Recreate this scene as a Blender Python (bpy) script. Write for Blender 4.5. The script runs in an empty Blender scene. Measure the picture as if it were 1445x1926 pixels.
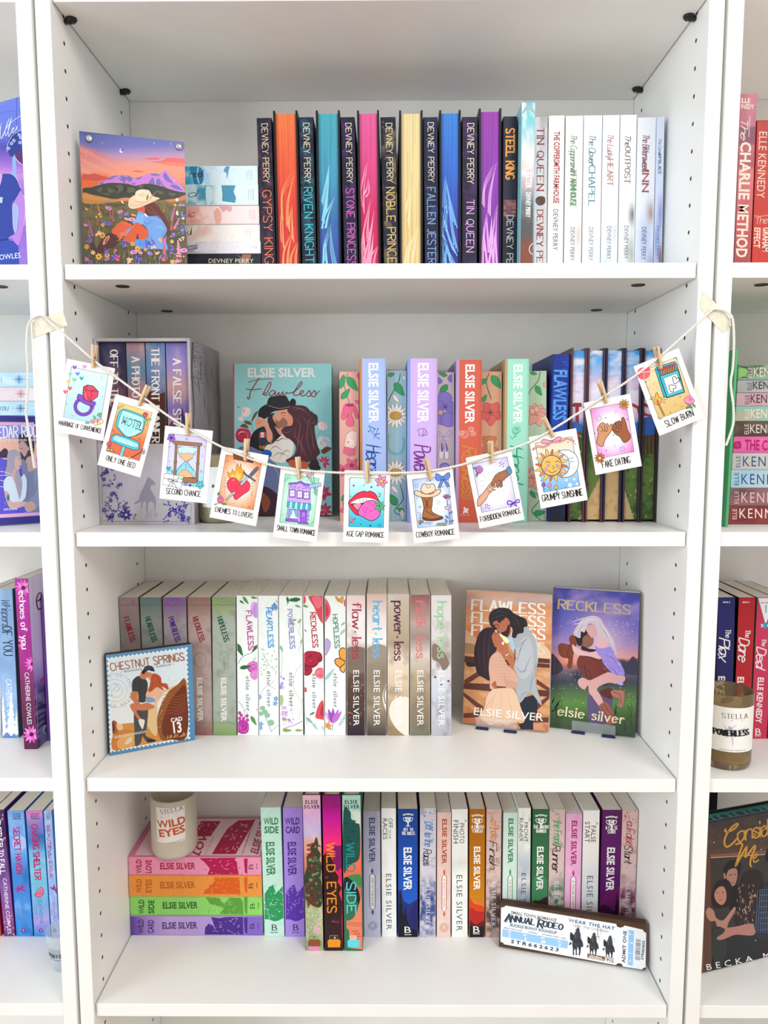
import bpy, bmesh, math, random
import numpy as np
from mathutils import Matrix, Vector, noise as mnoise
PI = math.pi
S = bpy.context.scene
COL = S.collection
rnd = random.Random(7)

# ---------------------------------------------------------------- camera
FPX = 1421.84
CAMP = np.array([0.01083, -0.93055, 1.35])
def _basis():
    pi, ya, ro = 0.10185, 0.00613, -0.00129
    M = []
    for d in np.eye(3):
        c, s = math.cos(ya), math.sin(ya); x = c*d[0]+s*d[1]; y = -s*d[0]+c*d[1]; z = d[2]
        c, s = math.cos(pi), math.sin(pi); y2 = c*y-s*z; z2 = s*y+c*z
        c, s = math.cos(ro), math.sin(ro); M.append([c*x+s*z2, y2, -s*x+c*z2])
    return np.array(M).T
RB = _basis()
cam = bpy.data.cameras.new('camera'); co = bpy.data.objects.new('camera', cam); COL.objects.link(co)
cam.sensor_fit = 'VERTICAL'; cam.sensor_height = 24; cam.sensor_width = 18; cam.lens = FPX/1926*24
cam.clip_start = .01
co.matrix_world = Matrix.Translation(Vector(CAMP)) @ Matrix([[RB[0][i], RB[2][i], -RB[1][i]] for i in range(3)]).to_4x4()
S.camera = co

# ---------------------------------------------------------------- light
w = bpy.data.worlds.new('room_light'); S.world = w; w.use_nodes = True
w.node_tree.nodes['Background'].inputs[0].default_value = (1, .997, .991, 1)
w.node_tree.nodes['Background'].inputs[1].default_value = .79
S.view_settings.view_transform = 'Standard'; S.view_settings.look = 'None'
S.view_settings.gamma = 1; S.view_settings.use_curve_mapping = False
S.view_settings.exposure = 0.03
def area(name, loc, target, sx, sy, power, col):
    l = bpy.data.lights.new(name, 'AREA'); l.shape = 'RECTANGLE'; l.size = sx; l.size_y = sy
    l.energy = power; l.color = col
    o = bpy.data.objects.new(name, l); COL.objects.link(o); o.location = loc
    d = Vector(target)-Vector(loc); o.rotation_euler = d.to_track_quat('-Z', 'Y').to_euler()
    return o
area('window_light', (-2.3, -2.0, 1.55), (0.1, 0.1, 1.15), 1.3, 1.5, 46, (.82, .93, 1.0))
area('ceiling_light', (1.1, -1.7, 2.5), (0, 0.1, .9), .8, .8, 22, (1.0, .955, .89))

# ---------------------------------------------------------------- colour, material
def lin(h, a=1.0):
    if isinstance(h, str):
        h = h.lstrip('#'); c = [int(h[i:i+2], 16)/255 for i in (0, 2, 4)]
    else: c = list(h)[:3]
    return [x/12.92 if x <= .04045 else ((x+.055)/1.055)**2.4 for x in c]+[a]
def rgb(h):
    if not isinstance(h, str): return np.array(h[:3], float)
    h = h.lstrip('#'); return np.array([int(h[i:i+2], 16)/255 for i in (0, 2, 4)])
_m = {}
def mat(name, c=None, rough=.5, metal=0, bump=0, bscale=400, vary=0, vscale=60, c2=None, stretch=None, attr=False, coat=0, emit=None):
    if name in _m: return _m[name]
    m = bpy.data.materials.new(name); m.use_nodes = True; nt = m.node_tree; N = nt.nodes; L = nt.links
    b = N['Principled BSDF']; b.inputs['Roughness'].default_value = rough; b.inputs['Metallic'].default_value = metal
    if rough < .6 and not metal and not coat: b.inputs['Specular IOR Level'].default_value = .3
    if coat: b.inputs['Coat Weight'].default_value = coat; b.inputs['Coat Roughness'].default_value = .12
    tc = N.new('ShaderNodeTexCoord'); mp = N.new('ShaderNodeMapping'); L.new(tc.outputs['Object'], mp.inputs[0])
    if stretch: mp.inputs['Scale'].default_value = stretch
    if attr:
        at = N.new('ShaderNodeAttribute'); at.attribute_name = 'col'
        L.new(at.outputs['Color'], b.inputs['Base Color']); L.new(at.outputs['Alpha'], b.inputs['Metallic'])
    elif vary or c2:
        nz = N.new('ShaderNodeTexNoise'); nz.inputs['Scale'].default_value = vscale; nz.inputs['Detail'].default_value = 4
        L.new(mp.outputs[0], nz.inputs['Vector'])
        mx = N.new('ShaderNodeMix'); mx.data_type = 'RGBA'
        mr = N.new('ShaderNodeMapRange'); mr.inputs[1].default_value = .35; mr.inputs[2].default_value = .65
        L.new(nz.outputs['Fac'], mr.inputs[0]); L.new(mr.outputs[0], mx.inputs[0])
        mx.inputs[6].default_value = lin(c); mx.inputs[7].default_value = lin(c2 if c2 else [x*(1-vary) for x in rgb(c)])
        L.new(mx.outputs[2], b.inputs['Base Color'])
    else:
        b.inputs['Base Color'].default_value = lin(c)
    if bump:
        n2 = N.new('ShaderNodeTexNoise'); n2.inputs['Scale'].default_value = bscale; n2.inputs['Detail'].default_value = 3
        L.new(mp.outputs[0], n2.inputs['Vector'])
        bp = N.new('ShaderNodeBump'); bp.inputs['Strength'].default_value = bump; bp.inputs['Distance'].default_value = .0004
        L.new(n2.outputs['Fac'], bp.inputs['Height']); L.new(bp.outputs[0], b.inputs['Normal'])
    _m[name] = m; return m
M_PRINT = mat('printed_ink', attr=True, rough=.42)
M_WHITE = mat('white_foil_board', 'f8f7f4', rough=.38, bump=.12, bscale=260, vary=.015, vscale=9)
M_BACK = mat('white_back_board', 'f2efe9', rough=.55, bump=.2, bscale=300, vary=.02, vscale=14)
M_PAGE = mat('page_edges_across', 'f3efe6', rough=.85, c2='dcd6cb', vscale=40, stretch=(60, 1, 1), bump=.4, bscale=40)
M_PAGEW = mat('white_page_edges', 'f4f2ec', rough=.85, c2='dedad2', vscale=40, stretch=(60, 1, 1), bump=.4, bscale=40)
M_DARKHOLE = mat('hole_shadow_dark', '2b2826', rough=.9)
M_PIN = mat('dark_pin_plastic', '2a2422', rough=.35)
M_CLIP = mat('pale_birch', 'e6cca6', rough=.6, c2='cfaa7c', vscale=50, stretch=(1, 1, .12), bump=.3, bscale=200)
M_METAL = mat('spring_steel', 'b9b5ac', rough=.3, metal=1)
M_ROPE = mat('cotton_cord', 'f3efe6', rough=.9, vary=.1, vscale=700, bump=.6, bscale=1500)
M_TAPE = mat('masking_tape', 'e9e3cf', rough=.7, vary=.06, vscale=200, bump=.4, bscale=500)
M_WALNUT = mat('dark_walnut', '5b3d2a', rough=.55, c2='2f1e14', vscale=30, stretch=(.25, 3, 3), bump=.4, bscale=60)
def glass(name, c, rough=.0, ior=1.45, tr=1):
    if name in _m: return _m[name]
    m = bpy.data.materials.new(name); m.use_nodes = True; b = m.node_tree.nodes['Principled BSDF']
    b.inputs['Base Color'].default_value = lin(c); b.inputs['Roughness'].default_value = rough
    b.inputs['Transmission Weight'].default_value = tr; b.inputs['IOR'].default_value = ior
    _m[name] = m; return m
def clear(name, c, al, rough=.06):
    m = mat(name, c, rough=rough); m.node_tree.nodes['Principled BSDF'].inputs['Alpha'].default_value = al; return m
def solid(c, rough=.45, **k):
    h = c if isinstance(c, str) else ''.join('%02x' % int(255*x) for x in c)
    return mat('cover_'+h+('' if rough == .45 else '_r%d' % int(rough*100)), h, rough=rough, vary=.04, vscale=120, **k)

# ---------------------------------------------------------------- geometry of the view
def un(px, py, ax, val):
    d = RB[0]*(px-722.5)/FPX+RB[2]*(963-py)/FPX+RB[1]
    return CAMP+(val-CAMP[ax])/d[ax]*d
def pr(P):
    q = RB@(np.array(P, float)-CAMP); return np.array([722.5+FPX*q[0]/q[1], 963-FPX*q[2]/q[1]])
def x_at(px, y, z):
    x = 0
    for i in range(4):
        p = pr((x, y, z)); x = un(px, p[1], 1, y)[0]
    return x

# ---------------------------------------------------------------- objects
def mesh_obj(name, verts, faces, m, parent=None, smooth=False):
    me = bpy.data.meshes.new(name); me.from_pydata([tuple(map(float, v)) for v in verts], [], faces)
    if m: me.materials.append(m)
    if smooth: me.polygons.foreach_set('use_smooth', [True]*len(me.polygons))
    o = bpy.data.objects.new(name, me); COL.objects.link(o)
    if parent: o.parent = parent
    return o
def bm_obj(name, bm, m, parent=None, smooth=False):
    bmesh.ops.recalc_face_normals(bm, faces=bm.faces[:])
    me = bpy.data.meshes.new(name); bm.to_mesh(me); bm.free()
    for x in (m if isinstance(m, list) else [m]): me.materials.append(x)
    if smooth: me.polygons.foreach_set('use_smooth', [True]*len(me.polygons))
    o = bpy.data.objects.new(name, me); COL.objects.link(o)
    if parent: o.parent = parent
    return o
def box(bm, x0, x1, y0, y1, z0, z1, bev=0, seg=1, mi=0):
    r = bmesh.ops.create_cube(bm, size=1); vs = r['verts']
    for v in vs:
        v.co = Vector(((x0+x1)/2+v.co.x*(x1-x0), (y0+y1)/2+v.co.y*(y1-y0), (z0+z1)/2+v.co.z*(z1-z0)))
    es = list({e for v in vs for e in v.link_edges})
    for f in {f for v in vs for f in v.link_faces}: f.material_index = mi
    if bev: bmesh.ops.bevel(bm, geom=es, offset=bev, segments=seg, affect='EDGES', profile=.5)
def box_obj(name, x0, x1, y0, y1, z0, z1, m, parent=None, bev=0, seg=1):
    bm = bmesh.new(); box(bm, x0, x1, y0, y1, z0, z1, bev, seg); return bm_obj(name, bm, m, parent)
def extrude(bm, prof, z0, z1, mi=0):
    a = [bm.verts.new((x, y, z0)) for x, y in prof]; b = [bm.verts.new((x, y, z1)) for x, y in prof]
    n = len(prof)
    fs = [bm.faces.new((a[i], a[(i+1) % n], b[(i+1) % n], b[i])) for i in range(n)]
    fs += [bm.faces.new(list(reversed(a))), bm.faces.new(b)]
    for f in fs: f.material_index = mi
def lathe(bm, prof, seg=40, cx=0, cy=0, mi=0, close=False):
    rings = []
    for r, z in prof:
        if r < 1e-6: rings.append([bm.verts.new((cx, cy, z))])
        else: rings.append([bm.verts.new((cx+r*math.cos(2*PI*i/seg), cy+r*math.sin(2*PI*i/seg), z)) for i in range(seg)])
    for a, b in zip(rings, rings[1:]):
        for i in range(seg):
            j = (i+1) % seg
            q = [a[0] if len(a) == 1 else a[i], a[0] if len(a) == 1 else a[j], b[0] if len(b) == 1 else b[j], b[0] if len(b) == 1 else b[i]]
            q2 = []
            for v in q:
                if v not in q2: q2.append(v)
            if len(q2) > 2: bm.faces.new(q2).material_index = mi
def tag(o, label=None, cat=None, group=None, kind=None):
    if label: o['label'] = label
    if cat: o['category'] = cat
    if group: o['group'] = group
    if kind: o['kind'] = kind
    return o
def thing(name, label, cat, M, group=None):
    o = bpy.data.objects.new(name, None); COL.objects.link(o); o.empty_display_size = .02
    o.matrix_world = M; return tag(o, label, cat, group)
def frame_m(o, X, Y, Z):
    return Matrix(((X[0], Y[0], Z[0], o[0]), (X[1], Y[1], Z[1], o[1]), (X[2], Y[2], Z[2], o[2]), (0, 0, 0, 1)))

# ---------------------------------------------------------------- lettering
_g = {}
def _build_glyphs():
    chars = 'ABCDEFGHIJKLMNOPQRSTUVWXYZabcdefghijklmnopqrstuvwxyz0123456789/&.,\'$?!-:·•'
    def mk(t, off):
        c = bpy.data.curves.new('t', 'FONT'); c.body = t; c.size = 1; c.resolution_u = 2; c.offset = off; c.fill_mode = 'BOTH'
        o = bpy.data.objects.new('t', c); COL.objects.link(o); return o
    js = [(k, ch, mk(ch, 0.0 if k == 'S' else .012 if ch in 'MWNmw' else .028)) for k in 'SB' for ch in chars]
    ad = [(ch, mk(ch+'l', 0)) for ch in chars]; one = mk('l', 0)
    bpy.context.view_layer.update(); dg = bpy.context.evaluated_depsgraph_get()
    def get(o):
        e = o.evaluated_get(dg); me = e.to_mesh()
        v = np.array([p.co[:2] for p in me.vertices]).reshape(-1, 2); f = [tuple(p.vertices) for p in me.polygons]
        e.to_mesh_clear(); return v, f
    l0 = get(one)[0][:, 0].max(); H = None; G = {}
    for k, ch, o in js: G[k, ch] = get(o)
    H = G['S', 'H'][0][:, 1].max()
    for ch, o in ad: _g['adv', ch] = (get(o)[0][:, 0].max()-l0)/H
    for k, (v, f) in G.items(): _g[k] = (v/H, f)
    for o in [x[2] for x in js]+[x[1] for x in ad]+[one]:
        c = o.data; bpy.data.objects.remove(o); bpy.data.curves.remove(c)
_build_glyphs()
SK = dict(A='033b63|1656', B='030b|~0b3b594707|~074765644303', C='~6a4b2b090523435364', D='030b|~0b3b5a69655433 03', E='6b0b0363|0747',
 F='6b0b03|0747', G='~6a4b2b090523436466|6646', H='030b|636b|0767', I='030b', J='~4b45331304', K='030b|6b06|2863', L='0b0363',
 M='030b458b83', N='030b636b', O='~3b1a080614335466685a3b', P='030b|~0b4b6a684707', Q='~3b1a080614335466685a3b|3562', R='030b|~0b4b6a684707|2763',
 S='~6a4b1b09275664531304', T='0b6b|3b33', U='~0b061433546 66b', V='0b336b', W='0b234a638b', X='036b|0b63', Y='0b376b|3733', Z='0b6b0363',
 a='~5748280705133355|5853', b='0b03|~0628485654432304', c='~573828070513335 4', d='5b53|~5638280705133355', e='~0656573828070513335 4',
 f='~5a4b3b2a23|0848', g='~5638280705133355|~585451301001', h='0b03|~0628485753', i='0803|0a0b', j='~28211000|2a2b', k='0b03|4805|1653', l='0b03',
 m='0803|~0628373 3|~3658678 3', n='0803|~0628485753', o='~2807051333555 74828', p='0800|~0628485654432304', q='5850|~5638280705133355',
 r='0803|~06283847', s='~4738180726454433 1304', t='~2b24334 3|0848', u='~0805133355|5853', v='083358', w='08234763 88', x='0853|0358', y='0833|5810', z='08580353')
SK.update({"'": '0b09', '.': '0304', '&': '~63194b2b0a46', '-': '0646', '•': '~2635465726'.replace(' ', ''), '·': '0607', ',': '1403'})
SKD = {}
for _k, _v in SK.items():
    st = []
    for s_ in _v.replace(' ', '').split('|'):
        sm = s_[0] == '~'; s_ = s_.lstrip('~')
        st.append((sm, [(int(s_[i], 36)/8, (int(s_[i+1], 36)-3)/8) for i in range(0, len(s_)-1, 2)]))
    SKD[_k] = st
def cr(P, closed=False, n=4):
    P = np.array(P, float); m = len(P)
    if m < 3: return P
    out = []
    for i in range(m if closed else m-1):
        p0 = P[(i-1) % m] if closed or i > 0 else P[0]; p1 = P[i]; p2 = P[(i+1) % m]
        p3 = P[(i+2) % m] if closed or i+2 < m else P[-1]
        for t in np.arange(n)/n:
            out.append(.5*((2*p1)+(p2-p0)*t+(2*p0-5*p1+4*p2-p3)*t*t+(3*p1-p0-3*p2+p3)*t**3))
    if not closed: out.append(P[-1])
    return np.array(out)
def vnoise(x, y, s=1.0, oct=3, seed=0):
    x = np.asarray(x, float); y = np.asarray(y, float); out = np.zeros(np.broadcast(x, y).shape); a = 1; tot = 0
    for o in range(oct):
        X = x*s+seed*13.7; Y = y*s+seed*7.3; xi = np.floor(X); yi = np.floor(Y); fx = X-xi; fy = Y-yi
        fx = fx*fx*(3-2*fx); fy = fy*fy*(3-2*fy)
        h = lambda i, j: (np.abs(np.sin(i*127.1+j*311.7+seed*17.17)*43758.5453) % 1)
        out += a*((h(xi, yi)*(1-fx)+h(xi+1, yi)*fx)*(1-fy)+(h(xi, yi+1)*(1-fx)+h(xi+1, yi+1)*fx)*fy)
        tot += a; a *= .5; s *= 2
    return out/tot
def stops(t, st):
    t = np.asarray(t, float); xs = [s[0] for s in st]; cs = np.array([rgb(s[1]) for s in st])
    return np.stack([np.interp(t, xs, cs[:, k]) for k in range(3)], -1)
def mixc(a, b, k):
    a = np.asarray(rgb(a) if isinstance(a, str) else a); b = np.asarray(rgb(b) if isinstance(b, str) else b)
    k = np.clip(np.asarray(k, float), 0, 1)[..., None]; return a*(1-k)+b*k
def tolin(c): c = np.clip(c, 0, 1); return np.where(c <= .04045, c/12.92, ((c+.055)/1.055)**2.4)

LZ = 2.2e-5
CROPS = dict(z=(0, 0, 1), z1=(130, 170, 3.6125), z2=(470, 180, 3.6125), z3=(860, 180, 3.44), z4=(100, 580, 4.25), z5=(380, 640, 4.8167),
 z6=(620, 640, 3.6125), z7=(980, 560, 3.44), z8=(180, 1060, 4.8167), y1=(430, 1070, 3.3605), y3=(200, 1470, 4.5156),
 y4=(480, 1470, 3.8026), y5=(840, 1470, 3.4405), x1=(0, 170, 5.5), x2=(0, 560, 4.279), x3=(0, 1050, 5.209), x4=(0, 1480, 5.207),
 x5=(1365, 160, 5.6625), x6=(1330, 560, 4.278), w1=(145, 235, 6.7209), w2=(860, 1090, 4.0139), w3=(930, 1680, 4.8167),
 v1=(1300, 1030, 4.0966), v2=(1290, 1470, 4.2258))
class Canvas:
    """flat print on a rectangle w x h; the corners TL TR BR BL are given in world space, shapes in crop coordinates"""
    def __init__(s, corners, w, h, crop, r=0, dome=0, warp=None):
        s.cx, s.cy, s.sc = CROPS[crop]; s.w, s.h, s.r, s.dome, s.warp = w, h, r, dome, warp
        s.q = [s.c(*pr(c)) for c in corners]
        dst = [(0, h), (w, h), (w, 0), (0, 0)]; A = []; B = []
        for (u, v), (X, Y) in zip(s.q, dst):
            A.append([u, v, 1, 0, 0, 0, -u*X, -v*X]); B.append(X); A.append([0, 0, 0, u, v, 1, -u*Y, -v*Y]); B.append(Y)
        s.Hm = np.append(np.linalg.solve(np.array(A), np.array(B)), 1).reshape(3, 3); s.Hi = np.linalg.inv(s.Hm)
        s.V = []; s.C = []; s.F = []; s.n = 0; s.N = 40; s.hm = np.zeros((s.N, s.N), int); s.base = 0
    def c(s, px, py): return np.array([(px-s.cx)*s.sc, (py-s.cy)*s.sc])
    def map(s, P):
        P = np.asarray(P, float).reshape(-1, 2); q = np.c_[P, np.ones(len(P))]@s.Hm.T; return q[:, :2]/q[:, 2:3]
    def inv(s, u, v):   # fraction across (0 left .. 1 right), fraction down -> crop coordinates
        q = s.Hi@np.array([u*s.w, (1-v)*s.h, 1]); return q[:2]/q[2]
    def add(s, L, faces, col, lift=None, al=0):
        L = np.asarray(L, float)
        if L[:, 0].max() <= s.r or L[:, 0].min() >= s.w-s.r or L[:, 1].max() <= 0 or L[:, 1].min() >= s.h: return
        L[:, 0] = np.clip(L[:, 0], s.r, s.w-s.r); L[:, 1] = np.clip(L[:, 1], 0, s.h)
        if lift is None:
            a = (L.min(0)/[s.w, s.h]*s.N).astype(int).clip(0, s.N-1); b = (L.max(0)/[s.w, s.h]*s.N).astype(int).clip(0, s.N-1)
            sl = (slice(a[0], b[0]+1), slice(a[1], b[1]+1)); lift = s.hm[sl].max()+1; s.hm[sl] = lift
        s.V.append(np.c_[L, np.full(len(L), lift*LZ)])
        c = np.asarray(lin(col, al) if isinstance(col, str) else col, float)
        if c.ndim == 1: c = np.tile(c, (len(L), 1))
        if c.shape[1] == 3: c = np.c_[tolin(c), np.full(len(L), al)]
        s.C.append(c); s.F += [tuple(i+s.n for i in f) for f in faces]; s.n += len(L)
    def poly(s, P, col, sm=True, ol=None, al=0, lw=2.2, n=4):
        P = np.array(P, float).reshape(-1, 2)
        if sm: P = cr(P, True, n)
        s.add(s.map(P), [tuple(range(len(P)))], col, al=al)
        if ol: s.line(np.vstack([P, P[:1]]), lw, ol, sm=False)
    def line(s, P, wd, col, sm=True, taper=0, al=0, pen=None, n=4, L0=None):
        P = np.array(P, float).reshape(-1, 2)
        if sm: P = cr(P, False, n)
        if len(P) < 2: return
        if taper and len(P) < 5:
            q = np.linspace(0, len(P)-1, 5); P = np.c_[np.interp(q, range(len(P)), P[:, 0]), np.interp(q, range(len(P)), P[:, 1])]
        d = np.gradient(P, axis=0) if len(P) > 2 else np.array([P[1]-P[0]]*2)
        l = np.linalg.norm(d, axis=1)[:, None]; d = d/np.maximum(l, 1e-9); nn = np.c_[-d[:, 1], d[:, 0]]
        t = np.linspace(0, 1, len(P)); ww = np.full(len(P), wd/2.0)
        if taper == 1: ww *= (1-t*.85)
        if taper == 2: ww *= np.sin(np.clip(t, .03, .97)*PI)
        if pen is not None: ww *= pen(d)
        a = P+nn*ww[:, None]; b = P-nn*ww[:, None]; k = len(P)
        s.add(s.map(np.vstack([a, b])), [(i, i+1, k+i+1, k+i) for i in range(k-1)], col, al=al, lift=L0)
    def ell(s, x, y, rx, ry=None, col='ffffff', rot=0, ol=None, n=16, lw=2.2, al=0):
        ry = rx if ry is None else ry; t = np.linspace(0, 2*PI, n, endpoint=False); c, q = math.cos(rot), math.sin(rot)
        X = rx*np.cos(t); Y = ry*np.sin(t); s.poly(np.c_[x+c*X-q*Y, y+q*X+c*Y], col, False, ol, al, lw)
    def quad(s, x0, y0, x1, y1, col, ol=None, lw=2.2): s.poly([(x0, y0), (x1, y0), (x1, y1), (x0, y1)], col, False, ol, 0, lw)
    def field(s, nx, ny, fn, poly=None, rect=(0, 0, 1, 1)):
        """grid of coloured cells; fn(u, v) -> rgb, u across, v down, 0..1 inside rect (fractions of the sheet)"""
        u, v = np.meshgrid(np.linspace(0, 1, nx+1), np.linspace(0, 1, ny+1))
        C = np.asarray(fn(u, v)); C = np.broadcast_to(C, u.shape+(3,)).reshape(-1, 3)
        X = (rect[0]+u*(rect[2]-rect[0]))*s.w; Y = (1-(rect[1]+v*(rect[3]-rect[1])))*s.h
        i, j = np.meshgrid(np.arange(nx), np.arange(ny)); k = (j*(nx+1)+i).ravel()
        s.add(np.c_[X.ravel(), Y.ravel()], [(a, a+nx+1, a+nx+2, a+1) for a in k.tolist()], C)
    def fieldc(s, nx, ny, fn):
        def g(u, v):
            q = np.stack([u*s.w, (1-v)*s.h, np.ones_like(u)], -1)@s.Hi.T; return fn(q[..., 0]/q[..., 2], q[..., 1]/q[..., 2])
        s.field(nx, ny, g)
    def text(s, t, P0, P1, h, col, font='S', tr=0, al=0, wd=None, sh=0, fit=True):
        """baseline from P0 to P1 in crop coordinates, capital height h"""
        P0 = np.array(P0, float); P1 = np.array(P1, float); D = P1-P0; Ln = np.linalg.norm(D); D = D/Ln; U = np.array([D[1], -D[0]])
        if font in 'SB':
            x = 0; pos = []
            for ch in t:
                pos.append(x); x += (.42 if ch == ' ' else _g['adv', ch])+tr
            x -= tr+.1; sx = Ln/max(x, .01)
            V = []; F = []; n = 0
            for ch, p in zip(t, pos):
                if ch == ' ': continue
                v, f = _g[font, ch]
                if not len(v): continue
                V.append(np.c_[v[:, 0]+p-.08+v[:, 1]*sh, v[:, 1]]); F += [tuple(i+n for i in q) for q in f]; n += len(v)
            V = np.vstack(V); s.add(s.map(P0+V[:, :1]*sx*D+V[:, 1:]*h*U), F, col, al=al)
            return
        wd = wd or {'T': .1, 'R': .15, 'C': .085, 'H': .12, 'K': .2}[font]
        if font == 'C': sh = sh or .3
        x = 0; pos = []
        for ch in t:
            g = SKD.get(ch, []); mx = max([p[0] for q in g for p in q[1]] or [.35])
            pos.append(x); x += mx+(.12 if font == 'C' else .26)+tr
        x -= .2+tr; sx = Ln/max(x, .01); prev = None
        k = math.sqrt(sx*h) if sx < h else h
        for ch, p in zip(t, pos):
            if ch in '•·':
                P_ = P0+(p+.16)*sx*D+.32*h*U; s.ell(P_[0], P_[1], h*.11, None, col, n=8); continue
            lo = ch.islower()
            for sm, pts in SKD.get(ch, []):
                Q = np.array(pts, float); 
                if font == 'H': Q = Q+np.array([[rnd.uniform(-.03, .03), rnd.uniform(-.03, .03)] for _ in Q])
                W = lambda Q: P0+(Q[:, :1]+p+Q[:, 1:]*sh)*sx*D+Q[:, 1:]*h*U
                pen = None
                if font == 'R':
                    pen = lambda d: .58+.65*np.abs(d@U)
                if sm: s.line(W(Q), wd*h, col, sm=True, pen=pen, al=al, n=3)
                else:
                    for qa, qb in zip(Q[:-1], Q[1:]):
                        e = (qb-qa)/max(1e-6, np.linalg.norm(qb-qa))*wd*.4; nn_ = 6 if s.dome else 2
                        s.line(W(np.linspace(qa-e, qb+e, nn_)), wd*h, col, sm=False, pen=pen, al=al)
                if font == 'R' and not sm:
                    for e, nb in ((0, 1), (-1, -2)):
                        if abs(Q[e][0]-Q[nb][0]) < .5*abs(Q[e][1]-Q[nb][1]) and (Q[e][1] in (0, 1, .625, -.375)):
                            s.line(W(np.array([[Q[e][0]-.14, Q[e][1]], [Q[e][0]+.14, Q[e][1]]])), .07*h, col, sm=False, al=al)
                if font == 'C' and lo and prev is not None and (sm, pts) == SKD[ch][0]:
                    s.line(np.array([prev, .5*(prev+W(Q[:1])[0])+(-U)*h*.08, W(np.array([[Q[:, 0].min(), .3]]))[0]]), wd*h*.7, col, n=3, al=al)
            if font == 'C' and SKD.get(ch):
                Q = np.array(SKD[ch][-1][1]); m = max(q[0] for z in SKD[ch] for q in z[1])
                prev = (P0+(np.array([[m, .06]])[:, :1]+p+.06*sh)*sx*D+np.array([[m, .06]])[:, 1:]*h*U)[0] if lo else None
            elif ch == ' ': prev = None
    def build(s, name, parent, M, m=None):
        if not s.V: return None
        V = np.vstack(s.V); C = np.vstack(s.C)
        Z = V[:, 2]+3e-5
        if s.dome: Z = Z+s.dome*(1-np.abs(2*V[:, 0]/s.w-1)**6)+.00012
        P = np.c_[V[:, :2], Z]
        if s.warp: P = s.warp(P)
        A = np.array(M); P = P@A[:3, :3].T+A[:3, 3]
        me = bpy.data.meshes.new(name); me.from_pydata(P.tolist(), [], s.F)
        at = me.color_attributes.new('col', 'FLOAT_COLOR', 'POINT'); at.data.foreach_set('color', C.astype(np.float32).ravel())
        me.materials.append(m or M_PRINT)
        o = bpy.data.objects.new(name, me); COL.objects.link(o); o.parent = parent; return o

# ================================================================ structure
T = .018
Z0, Z1, Z2, Z3, Z4 = 1.8527+T, 1.5551, 1.2290, .9086, .5945
DI, SB = .2703, .0046
box_obj('floor', -1.6, 1.6, -3.2, .40, -.02, 0, mat('oak_floor', 'b8956c', rough=.5, c2='a17d55', vscale=6, stretch=(1, 12, 1)))['kind'] = 'structure'
box_obj('wall_back', -1.6, 1.6, .30, .40, 0, 2.6, mat('painted_wall', 'efece6', rough=.8, bump=.1))['kind'] = 'structure'
CASES = []
def bookcase(x, label, group='white bookcases side by side'):
    t = thing('bookcase', label, 'bookcase', Matrix.Translation((x, 0, 0)), group)
    H = 2.37
    for s in (-1, 1):
        a, b = sorted((s*.382, s*.4))
        box_obj('side_panel', a, b, 0, .28, 0, H, M_WHITE, t, .0006, 2)
    box_obj('back_panel', -.3815, .3815, DI, DI+.005, .07, H-.02, M_BACK, t)
    box_obj('top_panel', -.3815, .3815, .001, DI-.0005, H-T, H, M_WHITE, t, .0005)
    box_obj('plinth', -.3815, .3815, .004, .02, 0, .068, M_WHITE, t, .0005)
    for k, z in enumerate((Z0+.25, Z0, Z1, Z2, Z3, Z4, .30, .086)):
        sh = box_obj('shelf', -.3805, .3805, SB, DI-.0008, z-T, z, M_WHITE, t, .0007, 2)
        for sx in (-1, 1):
            for y in (.040, .232):
                bm = bmesh.new()
                if k > 1:    # flush cam plug set in the board
                    lathe(bm, [(0, 0), (.0075, 0), (.0085, -.0008), (.0085, .0002)], 24, sx*.325, y+.006)
                    bmesh.ops.translate(bm, verts=bm.verts, vec=(0, 0, z-T-.0001))
                    o = bm_obj('cam_plug', bm, M_PIN, sh)
                else:
                    lathe(bm, [(0, -.0045), (.0045, -.0045), (.0065, -.002), (.0065, 0), (0, 0)], 18, sx*.3735, y)
                    box(bm, min(sx*.374, sx*.3835), max(sx*.374, sx*.3835), y-.003, y+.003, -.006, -.001, .0008)
                    bmesh.ops.translate(bm, verts=bm.verts, vec=(0, 0, z-T-.0001))
                    o = bm_obj('shelf_pin', bm, M_PIN, sh, True)
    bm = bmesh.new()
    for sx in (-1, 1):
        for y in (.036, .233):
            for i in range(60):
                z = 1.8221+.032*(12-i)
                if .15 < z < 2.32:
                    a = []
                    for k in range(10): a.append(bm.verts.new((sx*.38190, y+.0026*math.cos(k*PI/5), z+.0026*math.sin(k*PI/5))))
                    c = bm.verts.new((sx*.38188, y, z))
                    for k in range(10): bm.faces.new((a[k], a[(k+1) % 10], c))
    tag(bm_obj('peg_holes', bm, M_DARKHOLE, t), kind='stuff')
    return t
bookcase(0, 'white bookcase in the middle, the one seen in full')
bookcase(-.8045, 'white bookcase at the left edge, only its right side in view')
bookcase(.8045, 'white bookcase at the right edge, only its left side in view')

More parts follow.
